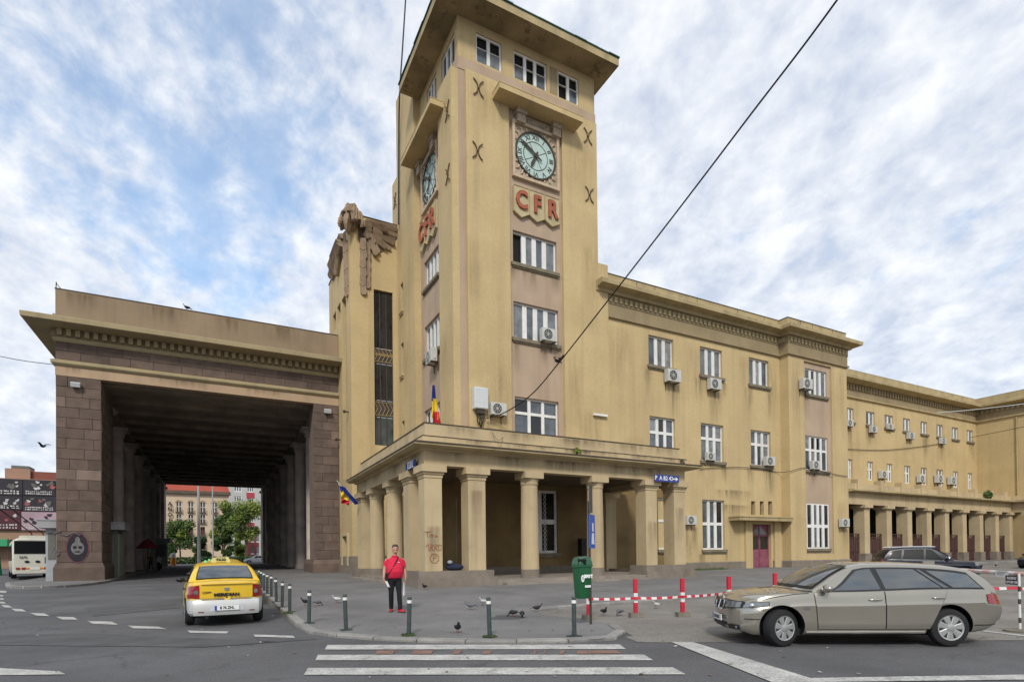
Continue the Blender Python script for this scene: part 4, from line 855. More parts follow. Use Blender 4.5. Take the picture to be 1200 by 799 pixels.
for a in ((XF, XF+.78, YF, YF+.78), (9.81, 10.64, YF, YF+.8), (XF, XF+.8, 24.6, 25.64), (19.86, 20.61, YF, YF+.8), (21.81, 22.62, YF, YF+.8), (XF+.02, XF+.78, 34.2, 35.35), (21.81, 22.62, Y0-1.0, Y0-.25)): pier(*a)
for x in (13.13, 16.92): column(x, YF+.43)
for y in (28.6, 32.2): column(XF+.43, y)
b = MB(); b.box(7.36, 11.02, 22.27, 23.75, -.2, .78); b.box(7.36, 8.9, 23.75, 26.2, -.2, .78); b.build('plinth', 'plinth_stone', porch)
b = MB(); b.box(7.45, 10.9, 22.37, 23.68, .781, 1.06); b.box(7.45, 8.8, 23.68, 26.1, .781, 1.06); b.build('plinth_course', 'plinth_stone', porch)
b = MB(); b.box(19.55, 23.05, 22.27, 23.75, -.2, .78); b.box(22.0, 23.05, 23.75, Y0, -.2, .78); b.build('plinth', 'plinth_stone', porch)
b = MB(); b.box(19.62, 22.95, 22.37, 23.68, .781, 1.1); b.build('plinth_course', 'plinth_stone', porch)
b = MB(); b.box(7.5, 9.0, 33.9, 35.5, -.2, 1.0); b.build('plinth', 'plinth_stone', porch)
# scratches of red graffiti on the corner pier
def scrawl(parent, pts_list, material, r=.014, name='graffiti'):
    g = MB()
    for pts in pts_list: g.tube(pts, r, 4)
    return g.build(name, material, parent)
mat('graffiti_red', (.33, .11, .06), .8, .2, 8)
S = lambda px, py: tuple(at(px, py, y=YF-.012))
SC = [[(498, 623), (505, 622.5)], [(501, 623), (501, 629)], [(504, 629), (504, 626), (506, 626), (506, 629), (508, 626), (509, 629)], [(510, 627), (512, 627), (511, 629), (513, 628)],
      [(499, 640), (502, 637), (503, 645)], [(504, 645), (505, 637), (508, 639), (505, 641), (508, 645)], [(509, 645), (510, 637), (513, 639), (510, 641), (513, 645)], [(514, 638), (517, 638), (517, 644), (514, 644), (514, 638)],
      [(504, 652), (507, 648.5), (511, 648.5), (514, 652), (514, 656), (511, 659), (507, 659), (504, 656), (504, 652)], [(508, 657), (508, 650.5), (511, 651), (511, 653.5), (508, 654)]]
scrawl(porch, [[S(*p) for p in l] for l in SC], 'graffiti_red')
# blue platform signs with white lettering
mat('sign_blue', (.035, .055, .24), .4, .05, 3); mat('sign_white', (.75, .75, .75), .5, 0)
sg = at(788, 562, y=YF-.32); s0 = at(767.2, 558.5, y=YF-.32).x; s1 = at(795.5, 560, y=YF-.32).x
bs = thing('blue_direction_sign', 'blue sign with white lettering and arrow over the right end of the porch', 'sign', (sg.x, YF-.3, sg.z), 'blue direction signs on the porch')
b = MB(); zt, zb = at(780, 556.5, y=YF-.32).z, at(780, 564.5, y=YF-.32).z; b.box(s0, s1, YF-.34, YF-.30, zb, zt); b.build('board', 'sign_blue', bs)
lettering('lettering', 'P  A B2 43', .30, facing('y', ((s0+s1)/2-.22, YF-.345, (zt+zb)/2)), 'sign_white', bs, .006, .006, .95)
b = MB(); xa = s1-.32; zm = (zt+zb)/2; b.box(xa-.2, xa+.1, YF-.348, YF-.341, zm-.03, zm+.03); b.prism([(xa+.08, YF-.341, zm-.11), (xa+.24, YF-.341, zm), (xa+.08, YF-.341, zm+.11)], (0, -.006, 0)); b.build('arrow', 'sign_white', bs)
sg = at(482.5, 543, x=XF-.15); ya, yb = at(486.6, 541, x=XF-.15).y, at(475.6, 547, x=XF-.15).y
bs = thing('blue_direction_sign', 'small blue lettered sign over the left side of the porch corner', 'sign', (XF-.13, sg.y, sg.z), 'blue direction signs on the porch')
zt, zb = at(482, 540, x=XF-.15).z, at(482, 549, x=XF-.15).z
b = MB(); b.box(XF-.16, XF-.13, ya, yb, zb, zt); b.build('board', 'sign_blue', bs)
lettering('lettering', 'IESIRE', .42, facing('x', (XF-.165, (ya+yb)/2, (zt+zb)/2)), 'sign_white', bs, .006, .006, .8)

for x, w in ((9, 2), (12.0, 3), (14.5, 2), (15.4, 3.5), (18.4, 2.4), (20.5, 3)):
    stain(porch, 'y', YF, x, 6.17, w, .62, 'soot_stain'); stain(porch, 'y', YF+.06, x+.6, 7.3, w*.8, .5, 'rain_stain'); stain(porch, 'y', YF-.08, x+1.1, 6.77, w, .3, 'soot_stain')
for y, w in ((24, 2), (27, 3), (30.5, 2), (33, 2)): stain(porch, 'x', XF, y, 6.17, w, .6, 'soot_stain')
for x, z in ((8.2, 3), (10.25, 4.6), (20.3, 3.4), (22.2, 4.2)): stain(porch, 'y', YF, x, z, .7, 2.2, 'rain_stain')

# ------------------------------------------------------------------ far wing, colonnade, end wing
YW, XSW = 34.5, 83.1
far = thing('far_wing', 'distant two row ochre wing with small windows behind the gated colonnade', 'building', (65, 36, 0))
z3t, z3b = at(992, 477.2, y=YW).z, at(992, 493.5, y=YW).z; z2t, z2b = at(993, 537.5, y=YW).z, at(993, 560, y=YW).z
f3 = [(160, 203), (275, 325), (383, 433), (490, 533), (593, 632), (686, 724), (775, 812), (862, 898)]; f2 = [(208, 235), (320, 352), (428, 460), (527, 560), (620, 655), (708, 745), (800, 830), (883, 908)]
H3 = [(at(960+a/4.99, 500, y=YW).x, at(960+b_/4.99, 500, y=YW).x, z3b, z3t) for a, b_ in f3]; H2 = [(at(950+a/4.8, 550, y=YW).x, at(950+b_/4.8, 550, y=YW).x, z2b, z2t) for a, b_ in f2]
m = MB(); wall(m, 'y', YW, XBR-.3, XSW, -.3, 17.4, H3+H2, .35); m.box(XBR, XSW, 46, 46.3, 0, 17); m.build('wall', 'stucco', far)
for w in H3: window(far, 'y', YW, *w, cols=2, glass=GL, mul=.22, fr=.13, rec=.15)
for w in H2: window(far, 'y', YW, *w, cols=2, rows=(.6, .4), glass=GL, mul=.22, fr=.13, sill=False, rec=.15)
for w in H3:
    if random.random() < .8: stain(far, 'y', YW, w[0]+random.uniform(.3, 1.3), w[2]-.3, 1.5, random.uniform(2, 4), 'soot_stain' if random.random() < .5 else 'rain_stain')
pf = [(XBR, YW), (XSW, YW), (XSW, -30)]; zf = 20.25
zst = 17.4
b = MB(); sweep(b, [(-.02, zst), (.07, zst), (.07, 18.9), (-.02, 18.9)], pf); b.build('frieze', 'frieze_render', far)
b = MB(); sweep(b, [(0, zst-.12), (.2, zst-.06), (.2, zst+.08), (0, zst+.14)], pf); b.build('string_course', 'cornice_render', far)
b = MB(); dentils(b, pf, .07, .22, 18.2, 18.7, .5, .55); b.build('dentil_course', 'frieze_render', far, kind='stuff')
b = MB(); sweep(b, [(-.02, 18.75), (.3, 18.78), (1.0, 18.98), (1.02, 19.25), (.95, 19.3), (-.02, 19.36)], pf); b.build('cornice', 'cornice_render', far)
b = MB(); sweep(b, [(-.4, 19.3), (0, 19.3), (0, zf), (-.4, zf)], pf); b.box(XBR, 95, 35, 46, 18.3, 19.4); b.build('parapet', 'cornice_render', far)
b = MB(); sweep(b, [(-.42, zf), (.03, zf), (.03, zf+.05), (-.42, zf+.05)], pf); b.build('coping', 'grey_plastic', far)
m = MB(); m.quad((XSW, YW, -.3), (XSW, -30, -.3), (XSW, -30, 17.5), (XSW, YW, 17.5)); m.box(XSW+.05, 95, -30, 46, -.3, 17.4); m.build('side_wall', 'stucco', far)
b = MB(); q = at(1192, 520, x=XSW); b.cyl((XSW-.1, q.y, 7), (XSW-.1, q.y, 17.2), .08); b.build('downpipe', 'cornice_render', far)
YK = 29.0
colon = thing('gated_colonnade', 'long low colonnade of square piers with maroon gates along the far wing', 'colonnade', (62, 29.5, 0))
px_r = [1019.4, 1045.2, 1069, 1091.7, 1112.5, 1132.9, 1152.5, 1170.8, 1187]
XR = [at(p, 620, y=YK).x for p in px_r]; xk = XR[-1]-.2
pk_ = [(XBR, YK), (xk, YK), (xk, -30)]
b = MB(); sweep(b, [(-.5, 5.75), (0, 5.75), (0, 6.75), (-.5, 6.75)], pk_); b.build('entablature', 'stucco_porch', colon)
b = MB(); sweep(b, [(-.5, 6.751), (.5, 6.78), (.6, 6.85), (.6, 6.98), (-.5, 7.05)], pk_); b.box(XBR, XSW-.05, YK+.4, YW-.05, 6.76, 7.0); b.build('cornice', 'cornice_render', colon)
b = MB(); sweep(b, [(-.4, 7.05), (-.05, 7.05), (-.05, 7.55), (-.4, 7.55)], pk_); b.build('parapet', 'stucco_porch', colon)
for i, x in enumerate(XR):
    b = MB(); b.box(x-1.75, x-1.2, YK-.06, YK+.55, 7.04, 7.95); b.build('parapet_block', 'stucco_porch', colon)
for x in XR:
    p = MB(); p.box(x-.78, x, YK, YK+.95, 1.5, 5.35); q = p.build('pier', 'stucco_porch', colon)
    c = MB(); c.box(x-.83, x+.05, YK-.05, YK+1, 5.351, 5.48); c.box(x-.98, x+.2, YK-.2, YK+1.1, 5.481, 5.747); c.build('capital', 'stucco_porch', q)
    c = MB(); c.box(x-.88, x+.1, YK-.1, YK+1.05, .2, 1.499); c.build('base', 'plinth_stone', q)
xs = [XBR+.1]+XR
for a, b_ in zip(xs, [x-.78 for x in XR]):
    if b_-a < .4: continue
    g = MB(); n = 9; zt = 3.25
    for k in range(n+1): g.box(a+.02+(b_-a-.08)*k/n, a+.06+(b_-a-.08)*k/n, YK+.45, YK+.49, .5, zt)
    for z in (.75, 1.7, zt-.35, zt-.06): g.box(a+.02, b_-.02, YK+.43, YK+.51, z, z+.06)
    gt = g.build('gate', 'maroon_gate', colon)
    q = MB(); q.box(a+.02, b_-.02, YK+.495, YK+.52, .5, zt-.4); q.build('gate_sheet', 'maroon_gate', gt)
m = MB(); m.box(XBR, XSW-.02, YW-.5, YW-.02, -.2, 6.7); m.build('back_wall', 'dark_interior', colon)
b = MB(); b.box(XBR+.05, xk, YK+.52, YW-.6, -.2, .55); b.box(xk+.1, XSW-.1, -30, YK+.4, -.2, .6); b.build('floor_slab', 'step_stone', colon)
b = MB(); b.box(xk-.02, xk+.5, 24.2, 27.6, .5, 4.8); b.build('poster_board', 'stucco_pale', colon)
for k in range(6):
    y = 27.9-3.4*k
    p = MB(); p.box(xk, xk+.9, y-.9, y, .3, 5.35); q = p.build('pier', 'stucco_porch', colon); c = MB(); c.box(xk-.18, xk+1, y-1.08, y+.18, 5.351, 5.747); c.build('capital', 'stucco_porch', q)

# ------------------------------------------------------------------ viaduct portico over the side road
YA = 44.94
XA0, XA1, XA2, XA3 = -8.89, -6.53, 6.70, 8.57
arch = thing('stone_portico', 'broad brown stone portico spanning the side road with beige cornice', 'portico', (0, 60, 0))
YZ = 104.0
pa = [(XA0, YZ), (XA0, YA), (XA3, YA)]
b = MB(); sweep(b, [(-.6, 13.45), (0.02, 13.45), (.02, 14.08), (-.6, 14.08)], pa); b.build('lintel', 'arch_plaster', arch)
b = MB(); sweep(b, [(-.6, 14.081), (.10, 14.081), (.22, 14.2), (.22, 14.38), (.05, 14.46), (-.6, 14.46)], pa); b.build('string_course', 'arch_cornice', arch)
b = MB(); sweep(b, [(-.6, 14.461), (-.03, 14.461), (-.03, 15.6), (-.6, 15.6)], pa); fz = b.build('frieze', 'stone_joint', arch)
def blocks(parent, x0, x1, z0, z1, rowh, bl, y, dep=.03, axis='y', gap=.014, seed=1, name='stone_block', odd=None):
    rnd = random.Random(seed); n = max(1, round((z1-z0)/rowh)); h = (z1-z0)/n
    for r in range(n):
        x = x0; k = 0; first = True
        while x < x1-.05:
            L = bl*rnd.uniform(.8, 1.2)
            if first and r % 2: L *= .5
            first = False
            e = min(x1, x+L)
            if x1-e < bl*.3: e = x1
            m = MB(); d = dep+rnd.uniform(-.012, .012); a, b_, c, f = x+gap/2, e-gap/2, z0+h*r+gap/2, z0+h*(r+1)-gap/2; bv = .018
            if axis == 'y': R0 = [[(a, y+.05, c), (b_, y+.05, c), (b_, y+.05, f), (a, y+.05, f)], [(a, y-d+bv, c), (b_, y-d+bv, c), (b_, y-d+bv, f), (a, y-d+bv, f)], [(a+bv, y-d, c+bv), (b_-bv, y-d, c+bv), (b_-bv, y-d, f-bv), (a+bv, y-d, f-bv)]]
            else: R0 = [[(y-.05, a, c), (y-.05, b_, c), (y-.05, b_, f), (y-.05, a, f)], [(y+d-bv, a, c), (y+d-bv, b_, c), (y+d-bv, b_, f), (y+d-bv, a, f)], [(y+d, a+bv, c+bv), (y+d, b_-bv, c+bv), (y+d, b_-bv, f-bv), (y+d, a+bv, f-bv)]]
            m.loft(R0); m.build(name, 'viaduct_stone_light' if rnd.random() < (odd or .06) else 'viaduct_stone', parent); x = e; k += 1
blocks(fz, XA0, XA3-.05, 14.47, 15.6, .565, 1.45, YA+.03, .05, seed=3, odd=.05)
b = MB(); sweep(b, [(-.6, 15.601), (.06, 15.601), (.16, 15.72), (.16, 15.82), (.02, 15.9), (-.6, 15.9)], pa); b.build('bed_moulding', 'arch_cornice', arch)
b = MB(); sweep(b, [(-.6, 15.901), (.02, 15.901), (.02, 16.42), (-.6, 16.42)], pa); b.build('dentil_band', 'frieze_render', arch)
b = MB(); dentils(b, [(XA0, YA+8), (XA0, YA), (XA3, YA)], .021, .26, 15.98, 16.40, .46, .52); b.build('dentil_course', 'arch_cornice', arch, kind='stuff')
b = MB(); sweep(b, [(-.6, 16.421), (1.34, 16.421), (1.42, 16.46), (1.44, 16.74), (1.38, 16.78), (-.6, 16.84)], pa); b.build('cornice', 'arch_cornice', arch)
b = MB(); sweep(b, [(-.6, 16.841), (.12, 16.841), (.12, 17.3), (.02, 17.32), (-.6, 17.32)], [(XA0, YZ), (XA0, YA), (XA3, YA)]); sweep(b, [(-.6, 17.321), (0, 17.321), (0, 18.95), (-.6, 18.95)], pa); b.build('parapet', 'arch_parapet', arch)
b = MB(); sweep(b, [(-.62, 18.95), (.03, 18.95), (.03, 19.0), (-.62, 19.0)], pa); b.build('coping', 'iron', arch)
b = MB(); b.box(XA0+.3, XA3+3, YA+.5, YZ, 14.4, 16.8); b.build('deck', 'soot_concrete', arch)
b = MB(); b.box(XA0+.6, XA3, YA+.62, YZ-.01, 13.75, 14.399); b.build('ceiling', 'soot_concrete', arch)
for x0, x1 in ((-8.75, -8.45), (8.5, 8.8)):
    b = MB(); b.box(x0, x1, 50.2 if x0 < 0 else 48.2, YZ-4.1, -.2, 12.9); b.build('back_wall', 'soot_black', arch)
CY_ = [51.0+7.45*k for k in range(8)]
for y in [46.5]+[c for c in CY_]+[c+3.7 for c in CY_[:-1]]:
    b = MB(); b.box(XA0+.62, XA3-.02, y-.35, y+.35, 13.42, 13.747); b.build('ceiling_beam', 'soot_concrete', arch)
for x in (-7.55, 7.65):
    b = MB(); b.box(x-.65, x+.65, YA+.63, YZ-.02, 12.9, 13.44); b.build('edge_beam', 'soot_concrete', arch)
for i, y in enumerate(CY_[0:8]):
    for x in (-7.45, 7.55):
        yy = y+(0 if x < 0 else .6)
        b = MB(); b.lathe((x, yy, 0), [(.58, .2), (.58, 1.0), (.53, 1.1), (.53, 11.7), (.5, 12.1)], 20); q = b.build('column', 'soot_stone', arch, 40)
        c = MB(); c.lathe((x, yy, 0), [(.53, 12.101), (.62, 12.2), (.62, 12.35), (.56, 12.4), (.78, 12.7)], 20); c.box(x-.9, x+.9, yy-.9, yy+.9, 12.701, 12.897); c.build('capital', 'soot_stone', q, 40)
for x0, x1, sd_ in ((XA0, XA1, 5), (XA2, XA3, 9)):
    b = MB(); b.box(x0+.03, x1-.03, YA+.03, 49.7 if x0 < 0 else 47.5, -.3, 13.42); p = b.build('pier', 'pier_joint', arch)
    blocks(p, x0, x1, 1.55, 13.43, .66, 1.25, YA+.03, .045, seed=sd_)
    if x0 < 0: blocks(p, YA, 49.7, 1.55, 13.2, .66, 1.35, x1-.03, .05, axis='x', seed=11, odd=.01)
    b = MB(); rl = YA-.12; b.loft([[(x0-.14, rl, -.3), (x1+.16, rl, -.3), (x1+.16, 49.8, -.3), (x0-.14, 49.8, -.3)], [(x0-.14, rl, 1.2), (x1+.16, rl, 1.2), (x1+.16, 49.8, 1.2), (x0-.14, 49.8, 1.2)], [(x0-.02, YA, 1.54), (x1+.02, YA, 1.54), (x1+.02, 49.7, 1.54), (x0-.02, 49.7, 1.54)]]); b.build('pier_base', 'viaduct_stone', arch)
for x in (-7.6, 7.7):
    b = MB(); b.box(x-.8, x+.8, YZ-4, YZ, .2, 13.4); b.build('end_pier', 'soot_stone', arch)
for x, w in ((-7.6, 2), (-3, 3), (1, 2), (4.5, 3)): stain(arch, 'y', YA, x, 18.9, w, 1.4, 'rain_stain')
for x, w in ((-8, 1), (-2, 4), (3.4, 3)): stain(arch, 'y', YA-.02, x, 14.05, w, .6, 'rain_stain')
# floodlights on the piers
for px, py in ((88.5, 450.5), (384, 481.5)):
    c = at(px, py, y=YA-.25); o = thing('floodlight', 'small floodlight high on the '+('left' if px < 200 else 'right')+' pier of the stone portico', 'lamp', (c.x, c.y, c.z), 'floodlights on the portico')
    b = MB(); b.cbox((c.x, c.y, c.z), (.5, .3, .26), 0, rx=R(25)); b.build('housing', 'grey_plastic', o); b = MB(); b.cyl((c.x, c.y+.1, c.z+.1), (c.x, YA, c.z+.28), .03); b.build('bracket', 'iron', o)
# painted mask graffiti on the left pier
mat('graffiti_black', (.02, .018, .022), .8, .2, 4); mat('graffiti_grey', (.15, .145, .15), .8, .2, 5); mat('graffiti_pink', (.15, .05, .07), .8, .2, 5)
gc = at(91, 641.5, y=YA-.03); ga = at(91, 625, y=YA).z-gc.z
def oval(rx, rz_, dy, mt, c=(0, 0), n=28, nm='graffiti'):
    b = MB(); b.loft([[(gc.x+c[0]+rx*math.cos(2*math.pi*k/n), YA-.02-d, gc.z+c[1]+rz_*math.sin(2*math.pi*k/n)*(1+.05*math.sin(3*k))) for k in range(n)] for d in (0, dy)]); b.build(nm, mt, arch)
oval(.60, .98, .028, 'graffiti_pink'); oval(.55, .92, .032, 'graffiti_black'); oval(.34, .42, .036, 'graffiti_grey', (0, -.02)); oval(.11, .10, .04, 'graffiti_black', (-.14, .02)); oval(.11, .10, .04, 'graffiti_black', (.14, .02)); oval(.16, .05, .04, 'graffiti_black', (0, -.26)); oval(.13, .26, .038, 'graffiti_grey', (0, .45))
scrawl(arch, [[(gc.x-1.2+.22*k+.15*math.sin(k*2.1), YA-.06, gc.z+.9+.16*math.sin(k*1.7)) for k in range(7)], [(gc.x-1.25+.05*math.sin(k*2), YA-.06, gc.z-.6+.14*k) for k in range(6)], [(gc.x-1.05+.12*math.cos(k), YA-.06, gc.z-.35+.15*math.sin(k)) for k in range(8)]], 'graffiti_grey', .03)

# ------------------------------------------------------------------ vehicles
mat('champagne_paint', (.34, .315, .265), .22, .04, 2, metal=.6, spec=.5, coat=1.0)
mat('taxi_yellow', (.74, .47, .02), .3, .05, 2, spec=.5, coat=.6)
mat('taxi_white', (.54, .54, .53), .35, .06, 3, spec=.5, coat=.3)
mat('navy_paint', (.008, .010, .02), .3, .05, 2, spec=.35, coat=.2)
mat('car_white', (.7, .7, .7), .3, .03, 2, coat=.5)
mat('car_glass', (.04, .048, .05), .03, .5, 1.1, spec=.5, ior=2.3)
mat('car_glass_clear', (.06, .065, .065), .03, .45, 2.2, spec=.5, ior=1.9)
mat('tinted_glass', (.008, .009, .011), .35, 0, spec=.12)
mat('black_trim', (.015, .015, .016), .45, 0)
mat('alloy', (.42, .42, .41), .38, .08, 5, metal=.6)
mat('chrome', (.7, .7, .7), .15, 0, metal=1)
mat('lens_red', (.24, .008, .015), .15, .2, 6, spec=.6, coat=.6)
mat('lens_clear', (.13, .14, .145), .08, .4, 9, spec=.6, ior=1.9)
mat('lens_orange', (.7, .25, .05), .2, 0)
mat('plate_white', (.7, .7, .68), .5, .03)
mat('plate_blue', (.03, .06, .35), .5, 0)
mat('seat_cloth', (.05, .05, .055), .8, .1)
def pchip(P):
    xs = [p[0] for p in P]; ys = [p[1] for p in P]; n = len(xs); h = np.diff(xs); d = np.diff(ys)/h; mm = np.zeros(n)
    for i in range(1, n-1): mm[i] = 0 if d[i-1]*d[i] <= 0 else 2*d[i-1]*d[i]/(d[i-1]+d[i])
    mm[0], mm[-1] = d[0], d[-1]
    def f(x):
        x = clampf(x, xs[0], xs[-1]); i = min(max(int(np.searchsorted(xs, x))-1, 0), n-2); t = (x-xs[i])/h[i]
        return float((1+2*t)*(1-t)**2*ys[i]+t*(1-t)**2*h[i]*mm[i]+t*t*(3-2*t)*ys[i+1]+t*t*(t-1)*h[i]*mm[i+1])
    return f
PROF = ([0, .06, .22, .48, .69, .72, .9, 1], [.90, .955, .985, .992, 1.0, .982, .966, .935])
def bool_cut(o, cutters):
    for c in cutters:
        md = o.modifiers.new('cut', 'BOOLEAN'); md.operation = 'DIFFERENCE'; md.solver = 'EXACT'; md.object = c
    dg = bpy.context.evaluated_depsgraph_get(); dg.update(); me = bpy.data.meshes.new_from_object(o.evaluated_get(dg)); old = o.data; o.modifiers.clear(); o.data = me; bpy.data.meshes.remove(old)
    for c in cutters: d = c.data; bpy.data.objects.remove(c); bpy.data.meshes.remove(d)
    me.polygons.foreach_set('use_smooth', [True]*len(me.polygons)); me.set_sharp_from_angle(angle=R(38))
class Car:
    def __init__(s, sp):
        s.sp = sp; s.plan, s.bot, s.sh, s.top, s.roof = (pchip(sp[k]) for k in ('plan', 'bot', 'sh', 'top', 'roof'))
        s.xr, s.xf = sp['plan'][0][0], sp['plan'][-1][0]; s.W = max(p[1] for p in sp['plan']); s.H = max(p[1] for p in sp['roof'])
    def D(s, x, y, z):
        ef = clampf((x-(s.xf-.6))/.6, 0, 1)**1.5; er = clampf(((s.xr+.5)-x)/.5, 0, 1)**1.5; q = (abs(y)/s.W)**3
        x -= ef*(s.sp.get('bf', .22)*q-float(np.interp(z, *s.sp['nose']))); x += er*(s.sp.get('br', .12)*q-float(np.interp(z, *s.sp['tail'])))
        return Vector((x, y, z))
    def sy(s, x, z):
        b, h = s.bot(x), s.sh(x); return s.plan(x)*float(np.interp((z-b)/(h-b), *PROF))
    def S(s, x, z, off=0., sd=1): return s.D(x, sd*(s.sy(x, z)+off), z)
    def yg(s, x, z):
        b = s.plan(clampf(x, s.sp['roof'][0][0]+.2, s.sp['roof'][-1][0]-.15))*s.sp.get('gb', .915); h = s.sh(x); return b-(b-s.sp['gr'])*clampf((z-h)/(s.H-h), 0, 1)**1.15
    def body(s):
        xs = sorted(set(list(np.linspace(s.xr, s.xf, 44))+[s.xr+.03, s.xr+.08, s.xf-.03, s.xf-.08])); rings = []
        for x in xs:
            b, h, t = s.bot(x), s.sh(x), s.top(x); half = [(0, b)]
            for k in [0, .06, .14, .22, .35, .48, .6, .69, .72, .82, .9, 1]: half.append((s.plan(x)*float(np.interp(k, *PROF)), b+(h-b)*k))
            ysh = half[-1][0]
            for q in (.96, .88, .72, .5, .25): half.append((ysh*q, h+(t-h)*(1-q**2.6)))
            half.append((0, t)); full = half+[(-y, z) for y, z in half[-2:0:-1]]
            rings.append([s.D(x, y, z) for y, z in full])
        inner = lambda rg, sg: [[Vector((p.x, p.y, p.z)) for p in s.capring(rg, k, sg)] for k in (.93, .8, .6, .35, .12)]
        m = MB(); m.loft(inner(rings[0], -1)[::-1]+rings+inner(rings[-1], 1)); return m
    def capring(s, rg, k, sg):
        X = s.xf if sg > 0 else s.xr; zc = sum(p.z for p in rg)/len(rg); out = []
        for p in rg: out.append(s.D(X, p.y*k, zc+(p.z-zc)*(1-(1-k)*.55)))
        return out
    def gx(s, x, y):
        x0, x1 = s.sp['roof'][0][0], s.sp['roof'][-1][0]; q = (abs(y)/s.W)**2; f = clampf((x-(x1-.95))/.95, 0, 1); r = clampf(((x0+.5)-x)/.5, 0, 1); return x-.26*q*f+.10*q*r
    def green(s):
        x0, x1 = s.sp['roof'][0][0], s.sp['roof'][-1][0]; m = MB(); rings = []
        for x in np.linspace(x0, x1, 84):
            zr, h = s.roof(x), min(s.sh(x), s.top(x))-.04; zr = max(zr, h+.02); c = min(.085, (zr-h)*.35); half = []
            for k in (0, .35, .7, 1): z = h+(zr-c-h)*k; half.append((s.yg(x, z), z))
            ye = s.yg(x, zr-c)
            half += [(ye-c*.12, zr-c*.62), (ye-c*.42, zr-c*.32), (ye-c*1.1, zr-c*.1-.005), (ye*.5, zr+.012), (0, zr+.02)]
            rings.append([(s.gx(x, y), y, z) for y, z in half]+[(s.gx(x, y), -y, z) for y, z in half[-2::-1]])
        m.loft(rings); return m
    def patch(s, fn, nu=8, nv=4):
        m = MB(); vs = [fn(i/nu, j/nv) for j in range(nv+1) for i in range(nu+1)]; w = nu+1
        m.add(vs, [(j*w+i, j*w+i+1, (j+1)*w+i+1, (j+1)*w+i) for j in range(nv) for i in range(nu)]); return m
    def sidewin(s, xb0, xb1, xt0, xt1, sd, zb=.03, ztop=.11, off=.006, zt=None):
        def fn(u, v):
            x = (xb0+(xb1-xb0)*u)*(1-v)+(xt0+(xt1-xt0)*u)*v; h = s.sh(x)+zb; t = (zt if zt else s.roof(x))-ztop
            z = h+(max(t, h+.01)-h)*v; return Vector((s.gx(x, s.yg(x, z)), sd*(s.yg(x, z)+off), z))
        return s.patch(fn, 10, 5)
    def endglass(s, xa, xb, sf=.86, off=.008):
        def fn(u, v):
            x = xa+(xb-xa)*v; q = -1+2*u; z = s.roof(x); dx = .01; sl = (s.roof(x+dx)-s.roof(x-dx))/(2*dx); n = Vector((-sl, 0, 1)).normalized(); c = min(.085, (z-s.sh(x)+.04)*.35)
            y = q*sf*s.yg(x, z-c); return Vector((s.gx(x, y), y, z+.02*(1-(q*sf)**2)-.006*q*q))+n*off
        return s.patch(fn, 12, 6)
    def face(s, end, y0, y1, z0, z1, off=.008):
        X = s.xf if end > 0 else s.xr
        def fn(u, v):
            y = y0+(y1-y0)*u; z = z0+(z1-z0)*v; p = s.D(X, y, z); p.x += end*(off+.014); return p
        return s.patch(fn, 10, 6)
def wheel(car, parent, x, y, r, w, style, sd, steer=0):
    t = MB(); n = 36; prof = [(r*.62, -w*.46), (r*.86, -w*.5), (r*.96, -w*.42), (r, -w*.25), (r, w*.25), (r*.96, w*.42), (r*.86, w*.5), (r*.62, w*.46)]
    M = Matrix.Translation((x, y, r)) @ Matrix.Rotation(steer, 4, 'Z')
    def bl(m, name, mt, p, sm=35):
        m.v = [tuple(M @ Vector(v)) for v in m.v]; return m.build(name, mt, p, sm)
    rings = [[(rr*math.cos(2*math.pi*k/n), sd*yy, rr*math.sin(2*math.pi*k/n)) for k in range(n)] for rr, yy in prof]
    t.loft(rings, True); ty = bl(t, 'wheel', 'rubber', parent)
    b = MB(); b.loft([[(rr*math.cos(2*math.pi*k/n), sd*yy, rr*math.sin(2*math.pi*k/n)) for k in range(n)] for rr, yy in ((r*.67, w*.44), (r*.67, w*.52), (r*.60, w*.49), (r*.58, w*.2))], False); bl(b, 'rim', 'alloy', ty)
    b = MB(); b.loft([[(rr*math.cos(2*math.pi*k/20), sd*w*.2, rr*math.sin(2*math.pi*k/20)) for k in range(20)] for rr in (r*.6, .01)], False); bl(b, 'brake_disc', 'black_trim', ty)
    ns = style.get('spokes', 7)
    for k in range(ns):
        a = 2*math.pi*k/ns+.3; q = MB(); e = Vector((math.cos(a), 0, math.sin(a))); nn = Vector((-math.sin(a), 0, math.cos(a))); i0, o0 = style.get('w', (.035, .075)); yy = Vector((0, sd*w, 0))
        A = [e*r*.12-nn*i0, e*r*.12+nn*i0, e*r*.63+nn*o0, e*r*.63-nn*o0]
        q.loft([[p+yy*.38 for p in A], [p*1.0+yy*.47 for p in A], [e*r*.14-nn*i0*.6+yy*.5, e*r*.14+nn*i0*.6+yy*.5, e*r*.60+nn*o0*.7+yy*.5, e*r*.60-nn*o0*.7+yy*.5]]); bl(q, 'spoke', 'alloy', ty, None)
    q = MB(); q.loft([[(rr*math.cos(2*math.pi*k/16), sd*yy, rr*math.sin(2*math.pi*k/16)) for k in range(16)] for rr, yy in ((r*.2, w*.4), (r*.2, w*.52), (r*.12, w*.55))]); bl(q, 'hub_cap', 'alloy', ty); 
    return ty
